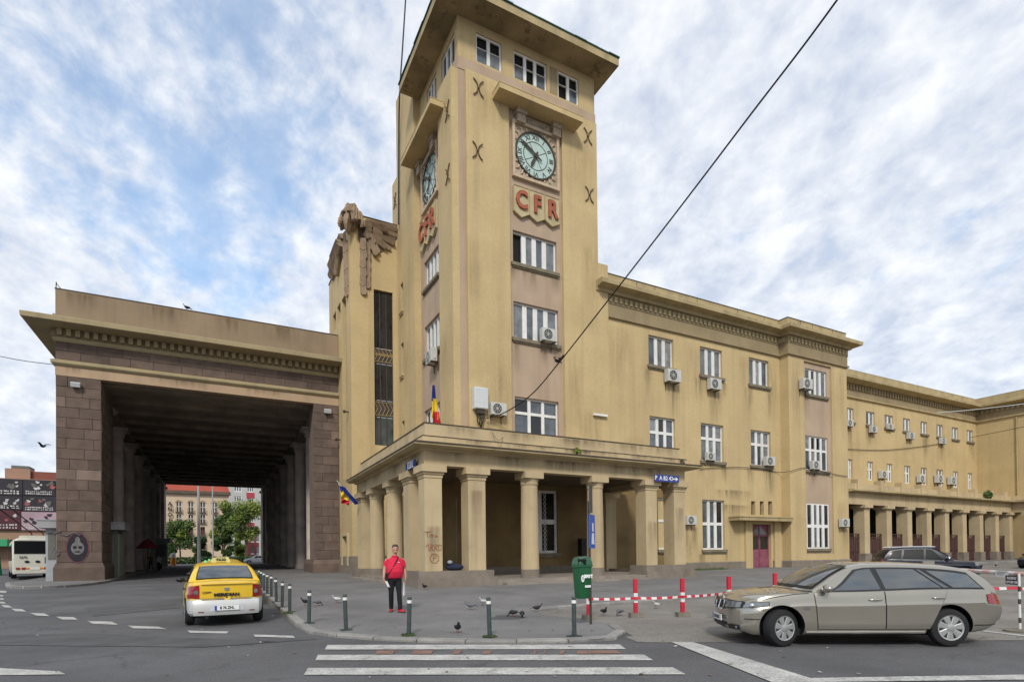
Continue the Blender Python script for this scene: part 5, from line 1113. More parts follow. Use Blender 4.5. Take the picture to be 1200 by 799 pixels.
def make_car(name, label, sp, group=None):
    c = Car(sp); o = thing(name, label, 'car', (0, 0, 0), group); pt = sp['paint']; r = sp['r']; wbf, wbr = sp['axles']
    b = c.body()
    if sp.get('bumper2'):
        cx = [sum((Vector(b.v[i]) for i in f), Vector())/len(f) for f in b.f]; b.mi = [1 if (p.z < .60 and p.x < c.xr+.55) or (p.z < .52 and p.x > c.xf-.5) else 0 for p in cx]
    body = b.build('body', [pt, sp.get('bumper2') or pt, 'black_trim'], o)
    cut = []
    for x in (wbf, wbr):
        for sd in (-1, 1):
            q = MB(); q.cyl((x, sd*(c.W+.2), r+.015), (x, sd*(c.W-.36), r+.015), r+.062, n=40, mi=0); cut.append(q.build('cutter', 'black_trim', None))
    bool_cut(body, cut)
    for x in (wbf, wbr):
        q = MB(); q.box(x-r-.02, x+r+.02, -c.W+.38, c.W-.38, .18, r+.33); q.build('wheel_well', 'black_trim', o)
    q = MB(); q.box(c.xr+.6, c.xf-.4, -c.W+.2, c.W-.2, .17, .3); q.build('underbody', 'black_trim', o)
    c.green().build('roof', pt, o, 40)
    for nm, k in (('windscreen', 'ws'), ('rear_window', 'rw')):
        if k in sp:
            sfk = sp.get('sf', .9)*(.9 if k == 'rw' else 1)
            c.endglass(*sp[k], sf=sfk, off=.009).build(nm+'_surround', 'black_trim', o, 60); xa, xb = sp[k]; d = (xb-xa)*.05
            c.endglass(xa+d, xb-d, sf=sfk-.035, off=.016).build(nm, sp.get('glass', 'car_glass_clear') if k == 'ws' else sp.get('rglass', 'car_glass'), o, 60)
    for sd in (-1, 1):
        if 'dlo' in sp: c.sidewin(*sp['dlo'], sd, zb=.0, ztop=.075, off=.004).build('window_surround', 'black_trim', o, 60)
        for i, wn in enumerate(sp['wins']): c.sidewin(*wn[:4], sd, off=.011, ztop=wn[4] if len(wn) > 4 else .11).build('side_window', sp.get('sglass', 'car_glass'), o, 60)
        for d in sp['doors']:
            (xa0, xa1, xb0, xb1, z0) = d
            def fn(u, v, off, e):
                x = (xa0-e+(xb0-xa0+2*e)*u)*(1-v)+(xa1-e+(xb1-xa1+2*e)*u)*v; h = c.sh(x)-.01; z = (z0-e)+(h-z0+e)*v; return c.S(x, z, off, sd)
            c.patch(lambda u, v: fn(u, v, .002, .010), 10, 32).build('door_seam', 'black_trim', o, 40)
            dr = c.patch(lambda u, v: fn(u, v, .009, 0), 10, 32).build('door', pt, o, 40)
            hx = xa1+.16; hz = c.sh(hx)-.14; q = MB(); p = c.S(hx, hz, .03, sd); q.ell((p.x, p.y, p.z), (.12, .022, .02), 10, 6); q.build('handle', sp.get('handle', pt), dr, 60)
        mx = sp['mirror'][0]; p = Vector((mx, sd*(c.yg(mx, c.sh(mx))+.13), sp['mirror'][1])); q = MB(); q.ell(p, (.075, .115, .075), 12, 8); q.cbox((p.x, p.y-sd*.11, p.z-.04), (.05, .1, .04)); q.build('mirror', sp.get('mirrorpaint', pt), o, 50)
        for x in (wbf, wbr):
            pass
        wheel(c, o, wbf, sd*(c.W-.115), r, .205, sp['rim'], sd, sp.get('steer', 0)); wheel(c, o, wbr, sd*(c.W-.115), r, .205, sp['rim'], sd)
    return o, c
def plate(o, c, end, y, z, txt, w=.52, h=.11):
    X = c.xf if end > 0 else c.xr; p = c.D(X, y, z); x = p.x+end*.046; b = MB(); b.box(x, x+end*.012, y-w/2, y+w/2, z-h/2, z+h/2); pl = b.build('number_plate', 'plate_white', o)
    b = MB(); ys = y+w/2*(-end if False else (1 if end < 0 else -1)); b.box(x+end*.012, x+end*.015, ys-(.045 if end < 0 else 0), ys+(0 if end < 0 else .045), z-h/2, z+h/2); b.build('country_band', 'plate_blue', pl)
    rot = Matrix.Rotation(R(90 if end > 0 else -90), 4, 'Z') @ Matrix.Rotation(R(90), 4, 'X'); lettering('plate_lettering', txt, h*.82, Matrix.Translation((x+end*.016, y, z)) @ rot, 'black_trim', pl, .004, .002, .85)
# silver brown estate car
ESTATE = dict(plan=[(-2.36, .72), (-2.2, .82), (-1.9, .875), (-1.38, .895), (0, .905), (1.2, .895), (1.65, .88), (1.95, .845), (2.15, .76)],
    bot=[(-2.36, .40), (-2.1, .28), (-1.6, .22), (1.5, .2), (1.9, .19), (2.15, .24)], sh=[(-2.36, .86), (-2.1, .955), (-1.2, .965), (.2, .93), (.9, .925), (1.35, .89), (1.8, .83), (2.15, .745)],
    top=[(-2.36, .90), (-2.1, .99), (-.8, 1.0), (.75, .985), (1.2, .965), (1.7, .92), (2.0, .86), (2.15, .79)],
    roof=[(-2.26, .97), (-2.08, 1.17), (-1.85, 1.30), (-1.4, 1.375), (-.7, 1.415), (-.2, 1.42), (.12, 1.375), (.5, 1.24), (1.06, .955)], gr=.575, gb=.925,
    nose=([.15, .3, .45, .66, .80], [-.07, 0, .02, 0, -.06]), tail=([.25, .45, .62, .8, 1.0], [-.05, .03, .06, .0, -.05]), bf=.26, br=.16, r=.318, axles=(1.38, -1.38), paint='champagne_paint', rim=dict(spokes=7, w=(.03, .062)),
    ws=(.16, 1.0), rw=(-2.24, -1.97), dlo=(-2.06, .82, -1.78, .08), wins=[(-.28, .62, -.20, .04, .105), (-1.28, -.36, -.92, -.30, .105), (-1.34-.06, -1.33+.02, -1.02, -.97, .105), (-1.98, -1.47, -1.78, -1.12, .115)], doors=[(-.32, -.32, .78, .83, .30), (-1.05, -1.36, -.34, -.34, .30)], mirror=(.66, 1.0), steer=R(22), sf=.93)
ev, ec = make_car('estate_car', 'silver brown estate car turning in front of the tape and striped posts', ESTATE)
for sd in (-1, 1):
    def fn(u, v, off=.014):
        z = .635+.07*u+(.125-.065*u)*v
        if u < .45: t = u/.45; p = ec.D(ec.xf, sd*(.30+.44*t), z); p.x += off+.008; return p
        t = (u-.45)/.55; x = 2.145-.54*t; return ec.S(x, min(z, ec.sh(x)-.012), off, sd)
    ec.patch(lambda u, v: fn(-.02+1.04*u, -.12+1.24*v, .006), 20, 4).build('headlight_surround', 'black_trim', ev, 60)
    ec.patch(fn, 20, 4).build('headlight', 'lens_clear', ev, 60)
    q = MB(); p = ec.S(1.98, .70, -.005, sd); q.ell(p, (.05, .045, .05), 10, 6); q.build('headlight_bulb', 'chrome', ev, 60)
    ec.face(1, sd*.02, sd*.215, .60, .745, .012).build('kidney_grille', 'black_trim', ev, 60)
    q = MB(); pts = [ec.D(ec.xf, sd*y, z)+Vector((.030, 0, 0)) for y, z in ((.02, .60), (.215, .60), (.225, .71), (.19, .75), (.03, .75), (.02, .60))]; q.tube(pts, .012, 6); q.build('grille_rim', 'chrome', ev, 60)
    ec.face(1, sd*.42, sd*.70, .27, .35, .01).build('fog_grille', 'black_trim', ev); q = MB(); p = ec.D(ec.xf, sd*.62, .31); q.ell(p+Vector((.0, 0, 0)), (.03, .045, .035), 10, 6); q.build('fog_lamp', 'lens_clear', ev, 60)
    def fr(u, v):
        x = ec.xr+.02+.30*u; z = .70+(.20-.04*u)*v+.02*u; return ec.S(x, z, .014, sd)
    ec.patch(fr, 8, 5).build('tail_light', 'lens_red', ev, 60)
    ec.patch(lambda u, v: ec.S(1.02-.09*u, .645+.028*v, .012, sd), 3, 2).build('side_indicator', 'lens_clear', ev)
    q = MB(); q.tube([ec.D(x, sd*(ec.sy(x, .24)+.004), .245) for x in np.linspace(-.98, .98, 12)], .03, 6); q.build('sill_trim', 'champagne_paint', ev, 60)
    q = MB(); q.tube([ec.S(x, .36, .006, sd) for x in np.linspace(-2.3, -1.78, 8)], .007, 5); q.build('bumper_line', 'black_trim', ev)
for sd in (-1, 1):
    q = MB(); q.tube([ec.S(x, ec.sh(x)-.012-.03*clampf((x-1.2)/.5, 0, 1), .003, sd) for x in np.linspace(.92, 1.74, 14)], .007, 5); q.build('bonnet_gap', 'black_trim', ev)
    q = MB(); q.tube([ec.S(1.72+.0*z, z, .003, sd) for z in np.linspace(.66, .72, 4)], .006, 5); q.build('bumper_gap', 'black_trim', ev)
    q = MB(); q.tube([ec.S(x, .47, .008, sd) for x in np.linspace(1.80, 2.12, 8)], .008, 5); q.build('bumper_line', 'black_trim', ev)
q = MB(); q.lathe(ec.D(ec.xf, 0, .775)+Vector((.0, 0, .01)), [(.042, -.01), (.042, .012), (.03, .018)], 16, axis='x'); q.build('badge', 'chrome', ev, 40)
ec.face(1, -.30, .30, .27, .36, .01).build('lower_grille', 'black_trim', ev)
plate(ev, ec, 1, 0, .44, 'B 53 ACR')
q = MB(); q.cbox((-1.6, 0, ec.roof(-1.6)+.05), (.2, .05, .07)); q.build('aerial_fin', 'champagne_paint', ev)
for yy in (.32, -.32):
    q = MB(); q.ell((.02, yy, 1.10), (.07, .13, .13), 10, 8); q.build('headrest', 'seat_cloth', ev, 60)
a_ = gat(917, 758); b_ = gat(1115, 758); mid = (a_+b_)/2; hd_ = math.atan2(a_.y-b_.y, a_.x-b_.x)
nv = Vector((-math.sin(hd_), math.cos(hd_))); cpos = Vector((mid.x, mid.y))-nv*(.905-.02)
# (the camera sees its left flank)
place(ev, (cpos.x, cpos.y, gz(cpos.x, cpos.y)+.004), hd_)
# yellow taxi
TAXI = dict(plan=[(-2.10, .66), (-1.98, .76), (-1.7, .82), (-1.3, .855), (0, .87), (1.2, .86), (1.7, .82), (2.0, .72), (2.12, .60)],
    bot=[(-2.10, .30), (-1.9, .25), (-1.3, .2), (1.4, .2), (1.9, .2), (2.12, .26)], sh=[(-2.10, .98), (-1.9, 1.02), (-1.2, 1.0), (.3, .96), (1.0, .92), (1.6, .82), (2.12, .68)],
    top=[(-2.10, 1.02), (-1.9, 1.07), (-1.5, 1.08), (.8, 1.02), (1.3, .95), (1.8, .85), (2.12, .70)],
    roof=[(-1.66, 1.05), (-1.42, 1.21), (-1.1, 1.38), (-.7, 1.465), (-.1, 1.49), (.3, 1.45), (.65, 1.30), (1.15, .99)], gr=.57, gb=.93,
    nose=([.2, .4, .6, .75], [-.05, 0, 0, -.1]), tail=([.2, .35, .5, .6, .64, .9, 1.05], [-.02, .05, .06, .03, -.02, -.01, -.01]), bf=.22, br=.16, r=.30, axles=(1.30, -1.33), paint='taxi_yellow', bumper2='taxi_white', rim=dict(spokes=8, w=(.03, .05)),
    ws=(.35, 1.1), rw=(-1.62, -1.06), wins=[(-.2, .72, -.12, .22), (-1.15, -.28, -.86, -.22)], doors=[(-.22, -.22, .85, .9, .3), (-.95, -1.2, -.24, -.24, .3)], mirror=(.72, 1.03), mirrorpaint='black_trim', handle='black_trim', sf=.90, rglass='car_glass')
tv, tcx = make_car('taxi', 'yellow taxi with white bumper, red tail lights and rear plate, parked nearest by the kerb', TAXI, 'yellow taxis waiting by the kerb')
for sd in (-1, 1):
    def fr(u, v):      # lamp wraps from the back round to the flank
        y = .565+.16*u; z = .66+(.31-.03*u)*v; x = tcx.xr+.005+.30*max(0, u-.45)**1.2; p = tcx.D(tcx.xr, sd*(.572+.10*min(u/.45, 1)), z)
        if u > .45: p = tcx.S(tcx.xr+.02+.24*(u-.45)/.55, min(z, tcx.sh(tcx.xr+.1)-.02), .02, sd)
        else: p.x -= .03
        return p
    tl = tcx.patch(fr, 10, 6).build('tail_light', 'lens_red', tv, 60)
    q = MB(); p = tcx.D(tcx.xr, sd*.635, .80); q.cyl((p.x+.02, p.y, p.z), (p.x-.04, p.y, p.z), .05, n=16); q.build('reversing_lamp', 'lens_clear', tl, 60)
    tcx.face(-1, sd*.48, sd*.60, .335, .355, .026).build('reflector', 'lens_red', tv)
    tcx.patch(lambda u, v: tcx.S(2.08-.3*u, .62+.12*v, .01, sd), 6, 3).build('headlight', 'lens_clear', tv)
tcx.face(-1, -.565, .565, .655, .985, .010).build('boot_lid', 'taxi_yellow', tv, 60)
q = MB(); q = tcx.face(-1, -.70, .70, .26, .612, .02); q.build('bumper', 'taxi_white', tv, 60)
for sd in (-1, 1): tcx.patch(lambda u, v: tcx.S(tcx.xr+.01+.42*u, .30+.31*v, .012, sd), 8, 4).build('bumper_corner', 'taxi_white', tv, 60)
tcx.face(-1, -.36, .36, .36, .50, .024).build('plate_recess', 'grey_plastic', tv)
tcx.face(-1, -.53, .53, .628, .645, .016).build('boot_seam', 'chrome', tv)
q = MB(); q.loft([[tcx.D(tcx.xr, y, 1.0)+Vector((dx, 0, dz)) for dx, dz in ((.12, .03), (-.06, .02), (-.07, -.01), (.1, 0))] for y in np.linspace(-.54, .54, 9)]); q.build('boot_lip', 'taxi_yellow', tv, 40)
plate(tv, tcx, -1, 0, .43, 'B 76 ZHL')
rotb = Matrix.Rotation(R(-90), 4, 'Z') @ Matrix.Rotation(R(90), 4, 'X'); px_ = tcx.D(tcx.xr, 0, .72).x-.036
lettering('lettering', 'MERIDIAN', .095, Matrix.Translation((px_-.012, 0, .735)) @ rotb, 'black_trim', tv, .006, .006, 1.25)
lettering('lettering', 'LOGAN', .045, Matrix.Translation((px_+.008, .42, .80)) @ rotb, 'black_trim', tv, .006, .002, 1.2)
q = MB(); q.add([(px_-.006, y, z) for y, z in ((-.055, .90), (.055, .90), (.05, .85), (0, .82), (-.05, .85))], [(0, 1, 2, 3, 4)]); q.prism([(px_, y, z) for y, z in ((-.055, .90), (.055, .90), (.05, .85), (0, .82), (-.05, .85))], (-.012, 0, 0)); q.build('badge', 'chrome', tv)
q = MB(); q.cyl((px_+.02, 0, .668), (px_-.008, 0, .668), .022, n=12); q.build('boot_lock', 'black_trim', tv)
q = MB(); q.cyl((tcx.xr+.3, .42, .215), (tcx.xr-.0, .42, .215), .035, n=12); q.build('exhaust_pipe', 'black', tv)
q = MB(); q.tube([(-1.58, .12, 1.12), (-1.3, -.12, 1.31)], .012, 5); q.build('rear_wiper', 'black_trim', tv)
mat('taxi_sign', (.5, .44, .16), .4, .05); mat('taxi_green', (.1, .5, .25), .4, 0, em=.3)
q = MB(); q.loft([[(x, -.24, 1.50), (x, .24, 1.50), (x*.6+.02, .20, 1.60), (x*.6+.02, -.20, 1.60)] for x in (-.12, .16)]); q.build('roof_sign', 'taxi_sign', tv)
lettering('lettering', 'TAXI', .09, Matrix.Translation((-.10, 0, 1.555)) @ rotb, 'black_trim', tv, .02, .004, 1.2)
q = MB(); q.ell((.0, .36, 1.515), (.035, .035, .035), 10, 6); q.build('free_lamp', 'taxi_green', tv)
tw = (gat(222, 731)+gat(303, 727.5))/2; th = R(93); fwd_ = Vector((math.cos(th), math.sin(th)))
tp = Vector((tw.x, tw.y))+fwd_*1.33
for (x, y, a, lb) in ((.18, 22.0, 91, 'yellow taxi second in the row, mostly hidden behind the nearest taxi'), (.30, 27.8, 90, 'yellow taxi farthest up the row under the portico')):
    t2 = place(copy_tree(tv), (x, y, gz(x, y)+.004), R(a), lb)
place(tv, (tp.x, tp.y, gz(tp.x, tp.y)+.004), th)
# dark off-roader
SUV = dict(plan=[(-2.12, .74), (-1.95, .84), (-1.3, .89), (0, .905), (1.3, .89), (1.8, .85), (2.05, .76), (2.19, .64)],
    bot=[(-2.12, .42), (-1.8, .34), (1.6, .33), (2.19, .38)], sh=[(-2.12, 1.08), (-1.7, 1.12), (-.6, 1.09), (.4, 1.05), (1.0, 1.0), (1.7, .94), (2.19, .80)],
    top=[(-2.12, 1.1), (-1.7, 1.14), (.8, 1.12), (1.2, 1.06), (1.8, .99), (2.19, .84)], roof=[(-2.05, 1.10), (-1.88, 1.40), (-1.6, 1.60), (-1.0, 1.68), (-.2, 1.69), (.15, 1.63), (.55, 1.43), (1.12, 1.08)], gr=.62, gb=.935,
    nose=([.3, .5, .8, 1.0], [-.06, 0, 0, -.06]), tail=([.3, .6, .9, 1.1], [0, .04, .02, 0]), bf=.25, br=.12, r=.345, axles=(1.35, -1.32), paint='navy_paint', rim=dict(spokes=5, w=(.05, .08)),
    ws=(.2, 1.06), rw=(-2.0, -1.7), wins=[(-.22, .68, -.15, .1), (-1.15, -.3, -1.05, -.24), (-1.75, -1.25, -1.55, -1.15)], doors=[(-.24, -.24, .8, .85, .45), (-1.05, -1.2, -.26, -.26, .45)], mirror=(.66, 1.15), mirrorpaint='chrome', sf=.92, sglass='tinted_glass', rglass='tinted_glass')
sv, sc_ = make_car('off_road_car', 'dark blue off-roader with silver roof rails parked before the gated colonnade', SUV)
for sd in (-1, 1):
    q = MB(); q.tube([(x, sd*.60, 1.675+.02*math.sin((x+1.6)/1.9*math.pi)) for x in np.linspace(-1.55, .25, 8)], .04, 6); q.build('roof_rail', 'chrome', sv)
    sc_.patch(lambda u, v: sc_.S(2.17-.36*u, .77+.02*u+.13*v, .012, sd), 8, 3).build('headlight', 'lens_clear', sv, 60)
    sc_.face(1, sd*.44, sd*.68, .70, .83, .012).build('headlight', 'lens_clear', sv); sc_.patch(lambda u, v: sc_.S(-2.1+.12*u, .85+.25*v, .012, sd), 4, 4).build('tail_light', 'lens_red', sv)
sc_.face(1, -.42, .42, .70, .82, .012).build('grille', 'chrome', sv)
# its nose points right and a little towards the camera
sp_ = gat(1083, 681); place(sv, (sp_.x, sp_.y, gz(sp_.x, sp_.y)+.005), R(-44))
dv, dc_ = make_car('parked_car', 'black car cut off by the right edge, beyond the boom barrier', dict(TAXI, paint='navy_paint', bumper2=None, mirrorpaint='navy_paint'))
pp = gat(1213, 666, .0); place(dv, (pp.x+1.6, pp.y, gz(pp.x, pp.y)+.005), R(172))
wv, wc_ = make_car('parked_car', 'white car at the far end of the portico beside the green bus', dict(TAXI, paint='car_white', bumper2=None, mirrorpaint='car_white'))
place(wv, (6.6, 112, gz(7, 112)+.005), R(185))
# cream trolleybus, seen from behind
mat('bus_cream', (.60, .58, .50), .4, .08, 1.5, .2, (.3, .27, .2), coat=.2); mat('bus_green', (.03, .30, .13), .4, .05, coat=.3)
def make_bus(name, label, paint, w=2.5, h=3.0, L=11.5):
    o = thing(name, label, 'bus', (0, 0, 0)); hw = w/2; b = MB(); z0 = .38
    sec = [(-hw+.05, z0), (hw-.05, z0), (hw, z0+.2), (hw, h-.45), (hw-.08, h-.12), (hw-.3, h), (-hw+.3, h), (-hw+.08, h-.12), (-hw, h-.45), (-hw, z0+.2)]
    b.loft([[(x, y*k, z0+(z-z0)*kz) for y, z in sec] for x, k, kz in ((-L/2, .93, .96), (-L/2+.12, .985, .99), (-L/2+.4, 1, 1), (L/2-.4, 1, 1), (L/2, .95, .96))]); b.build('body', paint, o, 30)
    X = -L/2-.01
    def bb(nm, y0, y1, z0_, z1, mt, d=.03, p=o): q = MB(); q.box(X-d, X+.05, y0, y1, z0_, z1); return q.build(nm, mt, p)
    bb('rear_window', -hw+.1, hw-.1, 1.86, 2.8, 'tinted_glass'); bb('bumper', -hw+.12, hw-.12, .42, .62, paint, .07)
    bb('vent_panel', -hw+.2, -.55, 1.15, 1.62, 'ac_grille', .02); bb('light_bar', -hw+.2, hw-.2, .72, .84, 'lens_orange', .02); bb('number_plate', -.28, .28, .68, .86, 'plate_white', .03)
    for y in (-hw+.3, -hw+.62, hw-.62, hw-.3): bb('tail_light', y-.1, y+.1, .70, .86, 'lens_red', .035)
    for y in (-.15, .45): q = MB(); q.ell((X-.02, y, 1.28), (.06, .15, .09), 10, 6); q.build('engine_hatch_handle', 'black_trim', o)
    for sd in (-1, 1):
        for k in range(6): q = MB(); q.box(-L/2+.6+k*1.8, -L/2+2.25+k*1.8, sd*(hw-.03), sd*(hw+.012), 1.35, 2.6); q.build('side_window', 'car_glass', o)
        for x in (-L/2+2.6, L/2-2.4): q = MB(); q.cyl((x, sd*(hw-.3), .46), (x, sd*(hw+.02), .46), .46, n=22); q.build('wheel', 'rubber', o, 40)
    q = MB(); q.box(-L/2+.8, -L/2+3.5, -.8, .8, h-.02, h+.22); q.build('roof_unit', paint, o); return o
tb = make_bus('trolleybus', 'cream trolleybus seen from behind at the left, half hidden by the grey kiosk', 'bus_cream')
for y in (-.35, .35): q = MB(); q.tube([(-1.5, y-.4, 3.2), (-2.2, y-.3, 3.5), (-6.6, y+1.9, 5.3)], .04, 5); q.build('trolley_pole', 'black', tb)
lettering('lettering', '5276', .22, Matrix.Translation((-5.80, .65, 1.6)) @ rotb, 'black_trim', tb, .01, .004)
bp_ = gat(40, 679); place(tb, (bp_.x+.1-.27*5.75, bp_.y+5.6, gz(-15, 65)+.0), R(105))
gb = make_bus('city_bus', 'green bus beyond the far end of the portico', 'bus_green', 2.5, 3.0, 9); place(gb, (11.5, 132, gz(11, 130)), R(75))

# ------------------------------------------------------------------ air conditioners
def make_ac():
    o = thing('air_conditioner', 'x', 'air conditioner', (0, 0, 0), 'air conditioners on the facades')
    m = MB(); w, h, d = .84, .60, .30; e = .025
    m.loft([[(x*s, y, z*t) for x, z in ((-w/2, -h/2), (w/2, -h/2), (w/2, h/2), (-w/2, h/2))] for y, s, t in ((0, .97, .97), (-.02, 1, 1), (-d+.02, 1, 1), (-d, .97, .96))]); m.build('casing', 'ac_white', o)
    q = MB(); q.cyl((-.10, -d-.004, 0), (-.10, -d+.02, 0), .245, n=28); g = q.build('fan_grille', 'ac_grille', o)
    q = MB()
    for r in (.08, .16, .24): q.tube([(-.10+r*math.cos(a), -d-.012, r*math.sin(a)) for a in np.linspace(0, 2*math.pi, 21)], .008, 4)
    for k in range(4): a = k*math.pi/4; q.tube([(-.10-.24*math.cos(a), -d-.014, -.24*math.sin(a)), (-.10+.24*math.cos(a), -d-.014, .24*math.sin(a))], .007, 4)
    q.ell((-.10, -d-.01, 0), (.05, .015, .05), 10, 4); q.build('grille_wire', 'ac_white', g)
    for x in (-.28, .28): q = MB(); q.box(x-.02, x+.02, -d, .12, -h/2-.045, -h/2-.003); q.box(x-.02, x+.02, .06, .1, -h/2-.4, -h/2-.046); q.build('bracket', 'iron', o)
    q = MB(); q.box(w/2, w/2+.03, -.2, -.08, -.2, -.02); q.build('valve_cover', 'grey_plastic', o); return o
AC = make_ac(); first = [True]
def ac(px0, px1, py0, py1, axis, p, label, off=.32):
    global AC
    c = at((px0+px1)/2, (py0+py1)/2, **{axis: p-off}); t = at((px0+px1)/2, py0, **{axis: p-off}); b_ = at((px0+px1)/2, py1, **{axis: p-off}); s = clampf((t.z-b_.z)/.65, .65, 1.5)
    o = AC if first[0] else copy_tree(AC); first[0] = False
    loc = (c.x, p-.07*s, c.z) if axis == 'y' else (p-.07*s, c.y, c.z)
    place(o, loc, 0 if axis == 'y' else R(-90), label, s=s)
ac(576, 592, 471.5, 487, 'y', YT, 'white air conditioner on the tower front beside the grey cabinet')
ac(633, 649, 386.5, 402, 'y', YC-.1, 'white air conditioner standing on the sill of the middle tower window', .1)
ac(499, 511, 410, 426, 'x', XC-.1, 'white air conditioner at a window on the left face of the tower')
ac(781, 796, 433, 448.5, 'y', Y0, 'air conditioner under the first top floor window right of the tower')
ac(830, 845, 443.5, 457, 'y', Y0, 'air conditioner under the second top floor window, with a rusty fan')
ac(826.3, 836, 530, 540, 'y', Y0-.05, 'air conditioner on the sill of the middle floor window behind the porch end', .12)
ac(897, 907.5, 534.5, 546, 'y', Y0, 'air conditioner at the right corner of the middle floor window over the door canopy')
ac(938, 951.5, 443.5, 456.5, 'y', YB, 'air conditioner left of the top window of the projecting bay')
ac(949.5, 957, 540, 550.5, 'y', YB+.05, 'small air conditioner on the middle window sill of the projecting bay', .1)
ac(984.5, 996, 607, 617.5, 'y', YB, 'air conditioner on the bottom right corner of the projecting bay')
ac(806.5, 814, 603.5, 615, 'y', Y0, 'air conditioner on the ground floor wall right of the porch')
ac(448.5, 455, 612, 624, 'x', XL-.05, 'air conditioner in the shade between the round columns of the porch')
for (a, b_, c, d), l in zip([(163, 195, 455, 498), (297, 340, 492, 535), (397, 440, 480, 515), (515, 560, 530, 572), (705, 745, 562, 600)], ('first', 'second', 'third', 'fourth', 'sixth')):
    ac(960+a/4.99, 960+b_/4.99, 400+c/4.99, 400+d/4.99, 'y', YW, 'air conditioner at the %s upper window of the far wing from the bay' % l)
for (a, b_, c, d), l in zip([(388, 430, 54, 100), (605, 640, 78, 122), (705, 740, 78, 125), (778, 812, 88, 135)], ('third', 'fifth', 'sixth', 'seventh')):
    ac(950+a/4.8, 950+b_/4.8, 540+c/4.8, 540+d/4.8, 'y', YW, 'air conditioner at the %s lower window of the far wing above the colonnade roof' % l)
# grey cabinet, lamps, wires, mast
c0, c1 = at(555.5, 453, y=YT-.3), at(572, 480, y=YT-.3); o = thing('equipment_cabinet', 'tall pale grey equipment cabinet on the tower front above the porch', 'cabinet', (c0.x, YT-.3, c1.z))
b = MB(); b.loft([[(x, y, z) for x, z in ((c0.x+k, c1.z+k), (c1.x-k, c1.z+k), (c1.x-k, c0.z-k), (c0.x+k, c0.z-k))] for y, k in ((YT-.02, 0), (YT-.36, 0), (YT-.40, .05))]); b.build('housing', 'grey_plastic', o)
b = MB(); b.box(c0.x+.2, c1.x-.2, YT-.3, YT-.1, c1.z-.25, c1.z-.003)
b.build('cable_entry', 'iron', o)
for k in range(5): b = MB(); x = c0.x+.2+.13*k; b.tube([(x, YT-.2, c1.z-.25), (x+random.uniform(-.2, .2), YT-.2, c1.z-.7), (c0.x+.5, YT-.12, c1.z-1.0), (c0.x+.45, YT-.1, 7.2)], .03, 5); b.build('hanging_cable', 'cable_black', o)
o = thing('wall_lamp', 'short white tube lamp on the tower wall near its right edge', 'lamp', tuple(at(703, 487, y=YT-.15))); b = MB(); a = at(695.5, 486, y=YT-.12); c = at(711.5, 488.5, y=YT-.12); b.box(a.x, c.x, YT-.2, YT-.06, c.z, c.z+.13); b.build('tube', 'white_paint', o); b = MB(); b.box((a.x+c.x)/2-.1, (a.x+c.x)/2+.1, YT-.06, YT, c.z+.02, c.z+.1); b.build('bracket', 'iron', o)
def wire(name, label, pts, r, mt='cable_black', n=6):
    m = MB(); m.tube(pts, r, n); o = m.build(name, mt, None); return tag(o, label, 'cable')
def smooth3(P, n=6):
    P = [Vector(p) for p in P]; out = []
    for i in range(len(P)-1):
        p0, p1, p2, p3 = P[max(i-1, 0)], P[i], P[i+1], P[min(i+2, len(P)-1)]
        for k in range(n): t = k/n; out.append(.5*((2*p1)+(p2-p0)*t+(2*p0-5*p1+4*p2-p3)*t*t+(3*p1-p0-3*p2+p3)*t**3))
    return out+[P[-1]]
CP = [(570, 490), (592, 483), (623, 462), (655, 425), (700, 368), (760, 291), (820, 213), (880, 134), (940, 56), (990, -12), (1050, -95)]
yy = [29.2, 28.6, 26.8, 24.6, 21.6, 18.2, 15.4, 13, 11, 9.4, 7.6]
wire('power_cable', 'thick black cable running from the tower cabinet up out over the square', smooth3([at(*p, y=y) for p, y in zip(CP, yy)]), .032)
pm_ = [at(467, 263, x=XL-.12), at(467.3, 170, x=XL-.12), at(468.2, 112, x=XL-.3)]; yk = pm_[-1].y
wire('lightning_rod', 'thin dark mast climbing the left edge of the tower past the eaves', smooth3(pm_+[at(471.5, 60, y=yk-.2), at(474.8, 8, y=yk-.2), at(479, -60, y=yk-.2)]), .055)
for py in (130, 232, 243): 
    pass
wire('thin_wire', 'thin wire crossing the sky to the left corner of the portico', smooth3([at(-60, 405, y=44), at(0, 417.5, y=44), at(30, 423, y=44.3), at(62, 427, y=44.7)]), .02)
wire('facade_wire', 'wire sagging along the facade from the porch end to the bay', smooth3([at(820, 549, y=Y0-.08), at(850, 547.5, y=Y0-.08), at(880, 548, y=Y0-.1), at(912, 553, y=Y0-.1), at(925, 552, y=YB-.08), at(945, 548, y=YB-.08), at(975, 555, y=YB-.08), at(993, 558, y=YB-.08)]), .022)
wire('facade_wire', 'wire along the far wing wall between its two window rows', smooth3([at(984, 525.5, y=YW-.1), at(1040, 527, y=YW-.1), at(1100, 520, y=YW-.1), at(1140, 512, y=YW-.1), at(1200, 500, y=28)]), .03)
wire('facade_wire', 'loose wires hanging from the cabinet over the porch parapet', smooth3([at(572, 478, y=YT-.2), at(575, 500, y=23.4), at(582, 514, y=22.5), at(590, 510, y=23), at(602, 480, y=YT-.1)]), .018, 'frieze_render')
wire('span_wire', 'pale span wire in front of the far wing cornice', smooth3([at(1098, 483.5, y=30), at(1140, 480, y=29), at(1200, 473, y=27.5), at(1260, 464, y=26)]), .035, 'grey_plastic')
